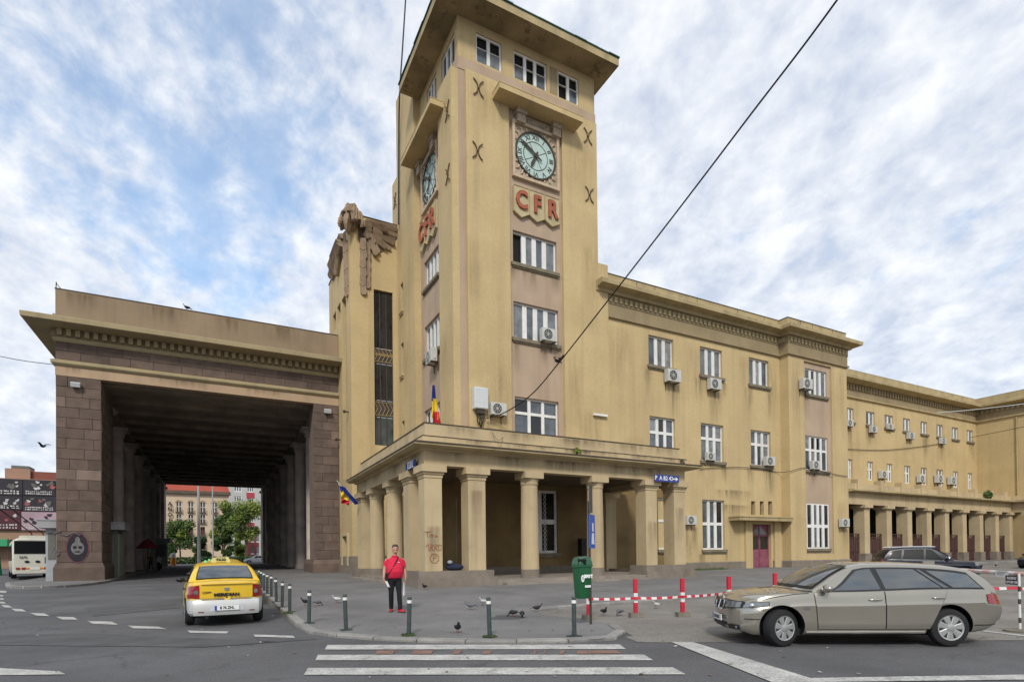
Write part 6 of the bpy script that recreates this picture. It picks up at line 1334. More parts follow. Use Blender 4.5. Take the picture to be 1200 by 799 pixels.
# ------------------------------------------------------------------ flags
mat('flag_blue', (.012, .03, .22), .75, .1, 6); mat('flag_yellow', (.72, .5, .03), .75, .1, 6); mat('flag_red', (.5, .02, .03), .75, .1, 6)
def flag_cloth(parent, tops, dirv, bands, ln, width_mats, seed=1):
    """hanging cloth: attachment line tops[0]->tops[1], falling along dirv, bands across the attachment line"""
    A, B = Vector(tops[0]), Vector(tops[1]); n = 8
    for i, mt in enumerate(bands):
        m = MB(); vs = []; nu, nv_ = 5, 14
        for j in range(nv_+1):
            for k in range(nu+1):
                u = (i+k/nu)/len(bands); v = j/nv_; p = A.lerp(B, u)+Vector(dirv)*ln*v
                p += Vector((.10*math.sin(v*5+u*7+seed)*v, .12*math.cos(v*6+u*9+seed)*v, -.05*math.sin(u*8)*v)); vs.append(p)
        w = nu+1; m.add(vs, [(j*w+k, j*w+k+1, (j+1)*w+k+1, (j+1)*w+k) for j in range(nv_) for k in range(nu)]); m.build('flag_band', mt, parent, 60, fix=False)
f0 = at(508.5, 496, x=XF+.8); fx, fy = f0.x, f0.y
fl = thing('flag', 'blue, yellow and red flag drooping from a staff on the porch roof', 'flag', (fx, fy, 7.3), 'flags at the station')
b = MB(); ft = at(508.5, 452, y=fy).z; b.tube([(fx, fy, 6.6), (fx+.02, fy, ft+.05)], .025, 6); b.build('staff', 'iron', fl)
H_ = ft-7.35
for i, (mt, k0, k1, o0, o1) in enumerate((('flag_blue', 0, .36, 0, .10), ('flag_yellow', .30, .78, .0, .17), ('flag_red', .60, 1.0, .0, .24))):
    m = MB(); vs = []; nu, nv_ = 8, 12
    for j in range(nv_+1):
        for k in range(nu+1):
            t = k0+(k1-k0)*j/nv_; u = k/nu; sp_w = .10+.42*t; x = -.12*t+sp_w*u+(i-1)*.07*t+.04*math.sin(9*u+4*t); y = -.05*i+.10*math.sin(10*u+3*t+i)*(.3+t)
            vs.append((fx+x-.08, fy-.06+y, ft-H_*t-.12*u*t))
    w = nu+1; m.add(vs, [(j*w+k, j*w+k+1, (j+1)*w+k+1, (j+1)*w+k) for j in range(nv_) for k in range(nu)]); m.build('flag_band', mt, fl, 60, fix=False)
g0 = at(408, 592, x=XF-.1); 
for (lab, bands, tip, root, ln, dv_) in (('blue, yellow and red flag on a slanting staff at the left end of the porch', ['flag_blue', 'flag_yellow', 'flag_red'], (397, 567), (411, 589), .0, 0), ('plain dark blue flag crossing the tricolour at the left end of the porch', ['flag_blue'], (395, 563), (412, 588), .0, 0)):
    o = thing('flag', lab, 'flag', (g0.x, g0.y, g0.z), 'flags at the station'); Y_ = 35.0 if len(bands) == 3 else 34.6
    T_, B_ = at(*tip, y=Y_), at(*root, y=Y_+.5); b = MB(); b.tube([T_, B_], .025, 6); b.build('staff', 'white_paint', o)
    if len(bands) == 3: quads = [('flag_blue', (398.5, 570), (405, 573), (400.5, 577.5), (399, 577)), ('flag_yellow', (399.2, 573), (408, 580), (409.5, 587), (399.5, 584.5)), ('flag_red', (399.5, 584), (409.5, 586.5), (409, 592), (400, 589))]
    else: quads = [('flag_blue', (397.5, 568.5), (405, 571), (420, 590), (415.5, 591.5))]
    for i, (mt, a, bq, c, d) in enumerate(quads):
        m = MB(); P4 = [at(*p, y=Y_-.1-.06*i) for p in (a, bq, c, d)]; vs = []; n = 9
        for j in range(n+1):
            for k in range(n+1):
                u, v = k/n, j/n; p = (P4[0]*(1-u)+P4[1]*u)*(1-v)+(P4[3]*(1-u)+P4[2]*u)*v; vs.append(p+Vector((0, .10*math.sin(7*u+5*v+i), 0)))
        w = n+1; m.add(vs, [(j*w+k, j*w+k+1, (j+1)*w+k+1, (j+1)*w+k) for j in range(n) for k in range(n)]); m.build('flag_cloth', mt, o, 60, fix=False)
# ------------------------------------------------------------------ bollards, posts, tape, bin, barrier
mat('bollard_green', (.045, .062, .062), .45, .2, 6, .3, (.1, .09, .08)); mat('post_red', (.50, .022, .045), .5, .12, 6, .2, (.25, .03, .04)); mat('post_white', (.68, .67, .65), .55, .1, 6, .3, (.4, .36, .3)); mat('post_pale', (.6, .55, .52), .6, .15, 4); mat('post_faded', (.56, .33, .30), .6, .2, 4)
mat('bin_green', (.012, .10, .038), .4, .15, 5, .2, (.03, .06, .03), coat=.3); mat('bin_lid', (.02, .10, .05), .35, .1, 5, coat=.4); mat('sticker_white', (.7, .72, .7), .5, .15, 9)
mat('concrete_block', (.17, .15, .12), .9, .25, 5, 0, None, .5, 25)
bo = thing('bollard', 'x', 'bollard', (0, 0, 0), 'bollards along the curved kerb')
b = MB(); b.lathe((0, 0, 0), [(.043, .03), (.043, .64)], 16); b.build('post', 'bollard_green', bo, 40)
b = MB(); b.lathe((0, 0, 0), [(.047, .64), (.047, .70)], 16); b.build('collar', 'white_paint', bo, 40)
b = MB(); b.lathe((0, 0, 0), [(.043, .70), (.045, .74), (.037, .762), (.013, .77)], 16); b.build('cap', 'bollard_green', bo, 40)
b = MB(); b.box(-.11, .11, -.11, .11, -.01, .025); b.build('foot_plate', 'bollard_green', bo)
BL = [(673, 745.5), (574, 746), (479, 744), (405.5, 738), (362, 730), (339.5, 717), (330.7, 711.5), (324, 705), (318, 699), (313.2, 695.5), (309.3, 692), (306.2, 689), (303.7, 686.2)]
ORD = ['first', 'second', 'third', 'fourth', 'fifth', 'sixth', 'seventh', 'eighth', 'ninth', 'tenth', 'eleventh', 'twelfth', 'thirteenth']
for i, p in enumerate(BL):
    g = gpav(*p); o = bo if i == 0 else copy_tree(bo); place(o, (g.x, g.y, pz(g.x, g.y)), random.uniform(0, .4), 'dark bollard with white collar, %s in the kerb row counted from the green bin' % ORD[i]); 
    if 0 < i < 8: o.rotation_euler = (random.uniform(-.03, .03), random.uniform(-.03, .03), .1)
def tuft(name, label, x, y, z, n, h, r, mt='grass'):
    m = MB()
    for k in range(n):
        a = random.uniform(0, 6.28); rr = r*math.sqrt(random.random()); bx, by = x+rr*math.cos(a), y+rr*math.sin(a); hh = h*random.uniform(.5, 1); d = Vector((random.uniform(-.5, .5), random.uniform(-.5, .5), 1)); w = .012
        m.add([(bx-w, by, z), (bx+w, by+w, z), (bx+d.x*hh, by+d.y*hh, z+hh)], [(0, 1, 2)])
    o = m.build(name, mt, None, fix=False); return tag(o, label, 'weeds', 'weed tufts')
for p, l in (((574, 746.5), 'green grass tuft at the foot of the second bollard'), ((479, 744.5), 'sparse grass at the foot of the third bollard'), ((338, 719), 'yellowish grass tuft at the kerb behind the taxi')):
    g = gpav(*p); tuft('grass_tuft', l, g.x, g.y, pz(g.x, g.y), 90, .07, .13)
for x0, x1 in ((23.4, 26.5), (27, 33)):
    m = MB()
    for k in range(700):
        x = random.uniform(x0, x1); y = Y0-.15-abs(random.gauss(0, .35)); h = random.uniform(.04, .22); z = pz(x, y); m.add([(x-.02, y, z), (x+.02, y, z), (x+random.uniform(-.08, .08), y-.03, z+h)], [(0, 1, 2)])
    tag(m.build('grass_strip', 'grass', None, fix=False), kind='stuff')
sp0 = thing('striped_post', 'x', 'post', (0, 0, 0), 'red and white posts carrying the tape')
for k, (z0, z1) in enumerate(((.10, .36), (.361, .60), (.601, .95))):
    b = MB(); b.box(-.045, .045, -.045, .045, z0, z1); b.build('post_band', 'post_white' if k == 1 else 'post_red', sp0)
b = MB(); b.loft([[(-.16, -.13, -.02), (.16, -.13, -.02), (.16, .13, -.02), (-.16, .13, -.02)], [(-.15, -.12, .10), (.15, -.12, .10), (.15, .12, .10), (-.15, .12, .10)]]); b.build('foot_block', 'concrete_block', sp0)
PS = [((689.5, 724.5), 'red and white striped post half hidden behind the green bin'), ((745, 722.5), 'red and white striped post on a concrete foot, second from the green bin'), ((800, 721.5), 'red and white striped post on a concrete foot, third from the green bin'), ((854.6, 717), 'red and white striped post just behind the nose of the silver car'), ((908.5, 709), 'red post top showing above the bonnet of the silver car')]
PP = []
for i, (p, l) in enumerate(PS):
    g = gat(*p, .02); o = sp0 if i == 0 else copy_tree(sp0); place(o, (g.x, g.y, gz(g.x, g.y)+.02), R(-25)+random.uniform(-.1, .1), l); PP.append(g)
def tape(pts, z, label, seglen=.13, sag=.02):
    o = thing('barrier_tape', label, 'tape', tuple(pts[0]), 'barrier tapes'); seg = 0
    for a, b_ in zip(pts, pts[1:]):
        L = (b_-a).length; n = max(2, int(L/seglen)); 
        for k in range(n):
            def P(t): q = a.lerp(b_, t); s_ = 4*t*(1-t); return Vector((q.x, q.y, q.z-sag*s_))
            p0, p1 = P(k/n), P((k+1)/n); m = MB(); tw = .25*math.sin(k*.35+seg); n0 = Vector((0, math.sin(tw)*.03, .030)); m.add([p0-n0, p1-n0, p1+n0, p0+n0], [(0, 1, 2, 3)]); m.build('tape_stripe', 'post_white' if k % 2 else 'post_red', o, fix=False)
        seg += 1
H2 = lambda g, h: Vector((g.x-.05, g.y-.07, gz(g.x, g.y)+h))
tape([H2(PP[0], .52), H2(PP[1], .50), H2(PP[2], .52), H2(PP[3], .55)], 0, 'red and white tape strung between the striped posts')
# bin on its signpost
g = gpav(692.5, 731); zg = pz(g.x, g.y)
sp1 = thing('signpost', 'thin rusty signpost with edge-on blue signs behind the green bin', 'signpost', (g.x, g.y, zg))
b = MB(); b.tube([(g.x, g.y, zg-.05), (g.x-.02, g.y, zg+2.75)], .028, 8); b.build('pole', 'iron', sp1)
def pz_at(py): return at(692.5, py, y=g.y).z
sd_ = Vector((math.sin(R(27)), math.cos(R(27)), 0))        # signs turned edge-on to the road
def signboard(py0, py1, px0, px1, mt, nm):
    a, b_ = at(px0, py0, y=g.y-.05), at(px1, py1, y=g.y-.05); w = .5; m = MB(); th_ = R(40)
    ux = Vector((math.cos(th_), math.sin(th_), 0)); ww = .46 if px1-px0 > 6 else .22; c = Vector((a.x, g.y-.05, 0)); nn = Vector((ux.y, -ux.x, 0))*.012
    P4 = [c-nn, c+ux*ww-nn, c+ux*ww+nn, c+nn]; m.loft([[p+Vector((0, 0, z)) for p in P4] for z in (b_.z, a.z)]); return m.build(nm, mt, sp1), c, ux, ww, a.z, b_.z, nn
mat('traffic_blue', (.02, .10, .48), .4, .05, 4)
s1_, c_, ux, ww, zt, zb, nn = signboard(602, 642, 690.5, 697.3, 'traffic_blue', 'parking_sign')
b = MB(); P_ = lambda u, z: c_+ux*ww*u+nn*1.6+Vector((0, 0, z)); h_ = zt-zb
b.add([P_(u, zb+h_*v) for u, v in ((.2, .12), (.8, .12), (.7, .45), (.3, .45))], [(0, 1, 2, 3)]); b.add([P_(u, zb+h_*v) for u, v in ((.35, .5), (.65, .5), (.65, .75), (.35, .75))], [(0, 1, 2, 3)]); b.build('pictogram', 'sign_white', s1_, fix=False)
signboard(567, 600, 690.6, 693.5, 'bollard_green', 'sign_back')
bn = thing('litter_bin', 'green litter bin with domed lid and white stickers on the signpost', 'litter bin', (g.x, g.y, zg))
zt, zb, zl = pz_at(661), pz_at(699), pz_at(651.5); cx = at(682.3, 680, y=g.y-.22).x; cy = g.y-.22; h_ = zt-zb
def ringr(hx, hy, z, dx=0, k=.3): 
    pts = []
    for sx, sy in ((-1, -1), (1, -1), (1, 1), (-1, 1)):
        for t in ((0, 1) if sx*sy > 0 else (1, 0)):
            pts.append((cx+dx+sx*hx*(1-k*t*.5), cy+sy*hy*(1-k*(1-t)*.5), z))
    return pts
b = MB(); b.loft([ringr(.12, .11, zb), ringr(.128, .12, zb+.02), ringr(.162, .15, zt-.05), ringr(.18, .17, zt-.045), ringr(.18, .17, zt)]); b.build('body', 'bin_green', bn, 40)
b = MB(); b.loft([ringr(.175, .165, zt+.003), ringr(.175, .165, zt+.05), ringr(.14, .14, zl-.03), ringr(.08, .09, zl)]); b.build('lid', 'bin_lid', bn, 40)
b = MB(); b.cbox((cx-.085, cy-.115, zt+.08), (.17, .12, .12), R(-25), 0, R(20)); b.build('opening', 'black', bn)
bz = lambda u, v: Vector((cx+u, cy-.135-.035*((v)), zb+h_*v))-Vector((0, .012, 0))
lettering('sticker_lettering', '3MYT', .088, Matrix.Translation(bz(.045, .66)) @ Matrix.Rotation(R(83), 4, 'X'), 'sticker_white', bn, .006, .008)
b = MB(); b.add([bz(u, v) for u, v in ((-.04, .33), (.11, .33), (.112, .40), (-.04, .40))], [(0, 1, 2, 3)]); b.build('sticker', 'sticker_white', bn, fix=False)
b = MB(); b.tube([bz(-.10+.035*math.cos(t), .60+.10*math.sin(t)) for t in np.linspace(0, 6.28, 12)], .010, 4); b.tube([bz(-.10, .70), bz(-.10, .50)], .012, 4); b.build('sticker', 'sticker_white', bn)
for z in (zt-.12, zb+.12): b = MB(); b.tube([(g.x, g.y, z), (cx+.1, cy+.1, z)], .02, 5); b.build('bracket', 'iron', bn)
# boom barrier
bm = thing('boom_barrier', 'long red and white boom arm hung with a paper notice at the right', 'barrier', tuple(gat(1195, 740, 0)))
A, B = at(1120, 667.2, z=1.17), at(1225, 674.2, z=1.14); n = 11
for k in range(n):
    b = MB(); p0, p1 = A.lerp(B, k/n), A.lerp(B, (k+1)/n); b.tube([p0, p1], .05, 10); b.build('arm_band', 'post_pale' if k % 2 else 'post_faded', bm, 40)
dirb = (B-A).normalized(); rzb = math.atan2(dirb.y, dirb.x); nb = Vector((math.sin(rzb), -math.cos(rzb), 0))
def on_arm(px): t = min(np.linspace(0, 1, 200), key=lambda t: abs((lambda p: 600+F*(p.dot(RX))/(p.dot(FX)))(A.lerp(B, t)-EYEP)-px)); return A.lerp(B, float(t))
b = MB(); q0, q1 = on_arm(1170.5)+nb*.056, on_arm(1185.5)+nb*.056
b.loft([[q0+nb*d+Vector((0, 0, .05)), q1+nb*d+Vector((0, 0, .05)), q1+nb*(d+.012)+Vector((0, 0, -.085)), q0+nb*(d+.012)+Vector((0, 0, -.085))] for d in (0, .003)]); pn_ = b.build('paper_notice', 'plate_white', bm, fix=False)
b = MB()
for k in range(3): a_, c_ = q0.lerp(q1, .12), q0.lerp(q1, .85-.12*k); z = Vector((0, 0, .025-.03*k)); b.add([a_+nb*(.010+.003*k)+z, c_+nb*(.010+.003*k)+z, c_+nb*(.0105+.003*k)+z-Vector((0, 0, .008)), a_+nb*(.0105+.003*k)+z-Vector((0, 0, .008))], [(0, 1, 2, 3)])
b.build('print_line', 'black_trim', pn_, fix=False)
bs = thing('notice_board', 'dark maroon notice with white lettering under the boom arm', 'sign', tuple(gat(1195, 740, 0)))
mat('notice_maroon', (.045, .02, .02), .5, .1); q0 = on_arm(1183)+nb*.075; wl = .46; cb = q0+dirb*wl/2+Vector((0, 0, -.145))
b = MB(); b.cbox(cb, (wl, .015, .20), rzb); b.build('board', 'notice_maroon', bs)
Mb = Matrix.Translation(cb+nb*.011) @ Matrix.Rotation(rzb, 4, 'Z') @ Matrix.Rotation(R(90), 4, 'X')
for dz, tx in ((.042, 'REZERVAT'), (-.046, 'LOCURI CFR')): lettering('lettering', tx, .075, Mb @ Matrix.Translation((0, dz, 0)), 'sign_white', bs, .006, .002, .95)
st = thing('barrier_stand', 'thin white stand on a round foot under the boom arm', 'stand', tuple(gat(1195, 740, 0))); gs = gat(1195.5, 740, .0); zs_ = gz(gs.x, gs.y)
b = MB(); b.tube([(gs.x, gs.y, zs_+.03), (gs.x, gs.y, zs_+1.15)], .022, 8); b.build('pole', 'post_white', st, 40)
for z in (.18, .55, .8): b = MB(); b.tube([(gs.x, gs.y, zs_+z), (gs.x, gs.y, zs_+z+.1)], .025, 8); b.build('dark_band', 'iron', st, 40)
b = MB(); b.lathe((gs.x, gs.y, zs_), [(.26, .0), (.26, .035), (.22, .05), (.05, .06)], 28); b.build('foot', 'concrete_block', st, 40)
tape([at(1130, 688, z=.88), at(1188, 688.5, z=.88), at(1230, 689, z=.88)], 0, 'red and white tape stretched low under the boom arm', .12, .02)
# ------------------------------------------------------------------ porch clutter, plants
o = thing('bundle', 'dark blue and grey bundle left on the plinth of the porch corner', 'bundle', (9.3, 23.3, 1.06)); mat('cloth_navy', (.02, .025, .05), .9, .2, 6); mat('cloth_grey', (.3, .3, .33), .9, .2, 6)
b = MB(); b.ell((9.28, 23.0, 1.2), (.42, .3, .16), 14, 8); b.ell((9.1, 23.0, 1.34), (.22, .2, .14), 12, 6); b.build('cloth', 'cloth_navy', o, 60); b = MB(); b.ell((9.0, 22.85, 1.42), (.12, .12, .09), 10, 6); b.build('cloth_top', 'cloth_grey', o, 60)
q = at(683, 641, y=YT-.6); o = thing('meter_box', 'black meter box standing on a grey post inside the porch', 'box', (q.x, YT-.6, .62)); b = MB(); z1, z0 = at(683, 630.5, y=YT-.6).z, at(683, 651, y=YT-.6).z; b.box(q.x-.16, q.x+.2, YT-.7, YT-.3, z0, z1); b.build('box', 'black', o); b = MB(); b.box(q.x+.05, q.x+.25, YT-.66, YT-.4, .62, z0-.003); b.build('post', 'grey_plastic', o)
def bush(name, label, cat, c, r, n, leaf, mt, group=None, stems=6):
    o = thing(name, label, cat, (c[0], c[1], c[2]-r[2]), group)
    m = MB()
    for k in range(n):
        d = Vector((random.gauss(0, 1), random.gauss(0, 1), random.gauss(0, 1))).normalized()*random.random()**.4; p = Vector((c[0]+d.x*r[0], c[1]+d.y*r[1], c[2]+d.z*r[2])); a = Vector((random.gauss(0, 1), random.gauss(0, 1), random.gauss(0, .6))).normalized()*leaf; b_ = a.cross(Vector((random.gauss(0, 1), random.gauss(0, 1), random.gauss(0, 1)))).normalized()*leaf*.5
        m.add([p-a, p+b_, p+a, p-b_], [(0, 1, 2, 3)])
    m.build('foliage', mt, o, fix=False); b = MB()
    for k in range(stems): b.tube([(c[0]+random.uniform(-.05, .05), c[1], c[2]-r[2]), (c[0]+random.uniform(-.6, .6)*r[0], c[1]+random.uniform(-.6, .6)*r[1], c[2]+random.uniform(0, .6)*r[2])], .012, 4)
    b.build('stem', 'bark', o); return o
q = at(676, 524, y=YF-.1); bush('wild_plant', 'small green plant sprouting from the porch cornice', 'plant', (q.x, q.y, 6.62), (.22, .2, .24), 170, .07, 'leaf_bright')
q = at(1158, 578, y=YK-.1); bush('wild_plant', 'green weed growing on the far colonnade roof', 'plant', (q.x, q.y, 7.5), (.9, .3, .45), 220, .12, 'leaf')
q = at(808, 554, y=YF-.3); bush('dry_plant', 'withered brown plant on the right end of the porch roof', 'plant', (q.x-.3, q.y+.3, 6.62), (.3, .2, .16), 90, .08, 'bark')
# ------------------------------------------------------------------ pigeons and other birds
mat('pigeon_dark', (.022, .022, .026), .7, .3, 20); mat('pigeon_grey', (.12, .125, .14), .7, .3, 20); mat('pigeon_white', (.5, .5, .5), .7, .15, 20); mat('pigeon_leg', (.3, .08, .06), .7, 0)
def make_pigeon(mt, peck=False, fly=False):
    o = thing('pigeon', 'x', 'pigeon', (0, 0, 0), 'birds about the square'); b = MB(); z = .13
    b.loft([[(x, ry_*math.cos(a), z+dz+rz_*math.sin(a)) for a in np.linspace(0, 2*math.pi, 11)[:-1]] for x, ry_, rz_, dz in ((-.13, .012, .012, .0), (-.09, .04, .038, -.002), (-.02, .062, .06, 0), (.05, .058, .058, .01), (.09, .035, .038, .03 if not peck else -.015), (.115, .025, .026, .06 if not peck else -.05), (.13, .028, .028, .10 if not peck else -.085), (.150, .02, .022, .11 if not peck else -.095), (.162, .004, .004, .108 if not peck else -.105))])
    b.build('body', mt, o, 60); t = MB(); t.loft([[(-.11, -.025, z-.005), (-.11, .025, z-.005), (-.11, .025, z+.012), (-.11, -.025, z+.012)], [(-.23, -.035, z-.03), (-.23, .035, z-.03), (-.23, .035, z-.024), (-.23, -.035, z-.024)]]); t.build('tail', 'pigeon_dark', o)
    k = MB(); k.cyl((.155, 0, z+(.11 if not peck else -.10)), (.182, 0, z+(.10 if not peck else -.115)), .008, .002, 6); k.build('beak', 'pigeon_dark', o)
    for s in (-1, 1):
        w = MB()
        if fly: w.loft([[(.05, s*.05, z+.02), (-.06, s*.05, z+.02), (-.06, s*.05, z+.03), (.05, s*.05, z+.03)], [(.04, s*.2, z+.12), (-.07, s*.2, z+.12), (-.07, s*.2, z+.126), (.04, s*.2, z+.126)], [(-.03, s*.33, z+.10), (-.08, s*.33, z+.10), (-.08, s*.33, z+.103), (-.03, s*.33, z+.103)]])
        else: w.ell((-.03, s*.056, z+.008), (.105, .012, .04), 10, 6)
        w.build('wing', mt if mt != 'pigeon_grey' else 'pigeon_grey', o, 60)
        if not fly: l = MB(); l.tube([(.01, s*.02, z-.05), (.0, s*.022, .01), (.035, s*.025, .004)], .005, 4); l.build('leg', 'pigeon_leg', o)
    return o
PROT = {}
PG = [((358, 709), 'pigeon_dark', 0, 200, 'dark pigeon standing nearest the bend of the kerb bollards'), ((373, 709.5), 'pigeon_grey', 1, 20, 'grey pigeon pecking left of the pale winged one'), ((395, 706), 'pigeon_white', 0, 170, 'pale winged pigeon behind the fourth bollard'),
      ((551, 714), 'pigeon_grey', 0, 150, 'grey pigeon walking left of the second bollard top'), ((566, 709), 'pigeon_white', 0, 200, 'white pigeon beside the top of the second bollard'), ((536.5, 741.5), 'pigeon_dark', 0, 255, 'dark pigeon on the pavement alone between the second and third bollards'),
      ((601, 722.5), 'pigeon_dark', 1, 140, 'black pigeon pecking at the dark damp patch'), ((612, 723.5), 'pigeon_dark', 1, 60, 'black pigeon facing it across the dark damp patch'), ((629.5, 716.5), 'pigeon_dark', 0, 330, 'dark pigeon at the start of the second kerb'),
      ((708, 720.5), 'pigeon_dark', 0, 260, 'dark pigeon just right of the bin'), ((726, 721), 'pigeon_grey', 1, 200, 'grey pigeon left of the striped post'), ((769, 712.5), 'pigeon_white', 0, 190, 'pale pigeon between two striped posts'), ((497.5, 690.5), 'pigeon_dark', 0, 220, 'small dark bird at the foot of the porch plinth'), ((1167, 664), 'pigeon_dark', 0, 30, 'dark pigeon on the road before the far colonnade')]
for p, mt, pk_, a, l in PG:
    key = (mt, pk_)
    o = copy_tree(PROT[key]) if key in PROT else make_pigeon(mt, bool(pk_)); PROT.setdefault(key, o); g = gpav(*p) if p[0] < 640 else gat(*p, .01)
    place(o, (g.x, g.y, (pz(g.x, g.y) if p[0] < 640 else gz(g.x, g.y)+.008)), R(a), l, s=random.uniform(.86, 1.0))
fo = make_pigeon('pigeon_dark', False, True); q = at(50, 523.5, y=38); place(fo, (q.x, q.y, q.z-.13), R(150), 'dark bird flying left of the stone portico', s=1.3)
d1 = PROT[('pigeon_dark', 0)]
q = at(219, 361, y=YA+.1); place(copy_tree(d1), (q.x, q.y, 19.0), R(200), 'dark pigeon perched on the parapet of the stone portico', s=1.5)
qc = at(653, 427.5, y=24.7); place(copy_tree(d1), (qc.x, qc.y, qc.z+.02), R(190), 'dark pigeon perched on the thick cable', s=1.4)
q = at(656, 424, y=24.5); o = make_pigeon('pigeon_dark', False, True); place(o, (q.x+.02, q.y, q.z+.02), R(30), 'dark pigeon with raised wings landing on the cable', s=1.1)
o = thing('roof_bracket', 'small iron bracket on the left corner of the portico parapet', 'bracket', tuple(at(66, 336, y=YA+.2))); q = at(65.5, 338, y=YA+.2); b = MB(); b.tube([(q.x, q.y, 18.9), (q.x+.02, q.y, 19.45)], .03, 5); b.tube([(q.x, q.y, 19.4), (q.x+.3, q.y, 19.0)], .025, 5); b.build('stay', 'iron', o)

# ------------------------------------------------------------------ people
mat('skin', (.46, .25, .185), .55, .12, 9); mat('polo_red', (.58, .018, .055), .85, .12, 7, 0, None, .25, 60); mat('trousers_black', (.008, .008, .012), .85, .2, 6); mat('hair_dark', (.05, .04, .035), .7, .3, 40); mat('shoe_red', (.40, .015, .03), .5, .1); mat('shoe_sole', (.03, .03, .03), .7, 0); mat('bag_black', (.012, .012, .013), .7, .2, 8); mat('paper', (.72, .72, .70), .8, .05); mat('shirt_pale', (.45, .45, .47), .85, .1); mat('shirt_olive', (.12, .12, .06), .85, .1)
def fuse(m, name, mt, parent, vox=.012, it=3):
    """one continuous skin over overlapping limbs"""
    o = m.build(name, mt, parent); md = o.modifiers.new('r', 'REMESH'); md.mode = 'VOXEL'; md.voxel_size = vox; ms = o.modifiers.new('s', 'SMOOTH'); ms.iterations = it; ms.factor = .5
    dg = bpy.context.evaluated_depsgraph_get(); dg.update(); me = bpy.data.meshes.new_from_object(o.evaluated_get(dg)); old = o.data; o.modifiers.clear(); o.data = me; bpy.data.meshes.remove(old); me.polygons.foreach_set('use_smooth', [True]*len(me.polygons)); return o
def oval_loft(m, secs, n=18):
    m.loft([[(cx+rx*math.cos(2*math.pi*k/n), cy+ry_*math.sin(2*math.pi*k/n), z) for k in range(n)] for cx, cy, z, rx, ry_ in secs])
def hand(m, w, s, ang=0):
    """palm hanging from wrist w; s=+1 thumb side towards -x"""
    w = Vector(w); m.ell(w+Vector((0, -.005, -.045)), (.024, .042, .05), 10, 7)
    for k, (dy, ln) in enumerate(((-.030, .072), (-.010, .082), (.010, .078), (.029, .062))):
        b = w+Vector((0, dy-.003, -.085)); m.tube([b+Vector((0, 0, .03)), b+Vector((-s*.004, 0, -ln*.35)), b+Vector((-s*.018, -.002, -ln*.75)), b+Vector((-s*.034, -.004, -ln))], [.0105, .010, .009, .0075], 7)
    t = w+Vector((-s*.006, -.032, -.03)); m.tube([t, t+Vector((-s*.012, -.026, -.028)), t+Vector((-s*.020, -.034, -.062))], [.013, .0115, .009], 7)
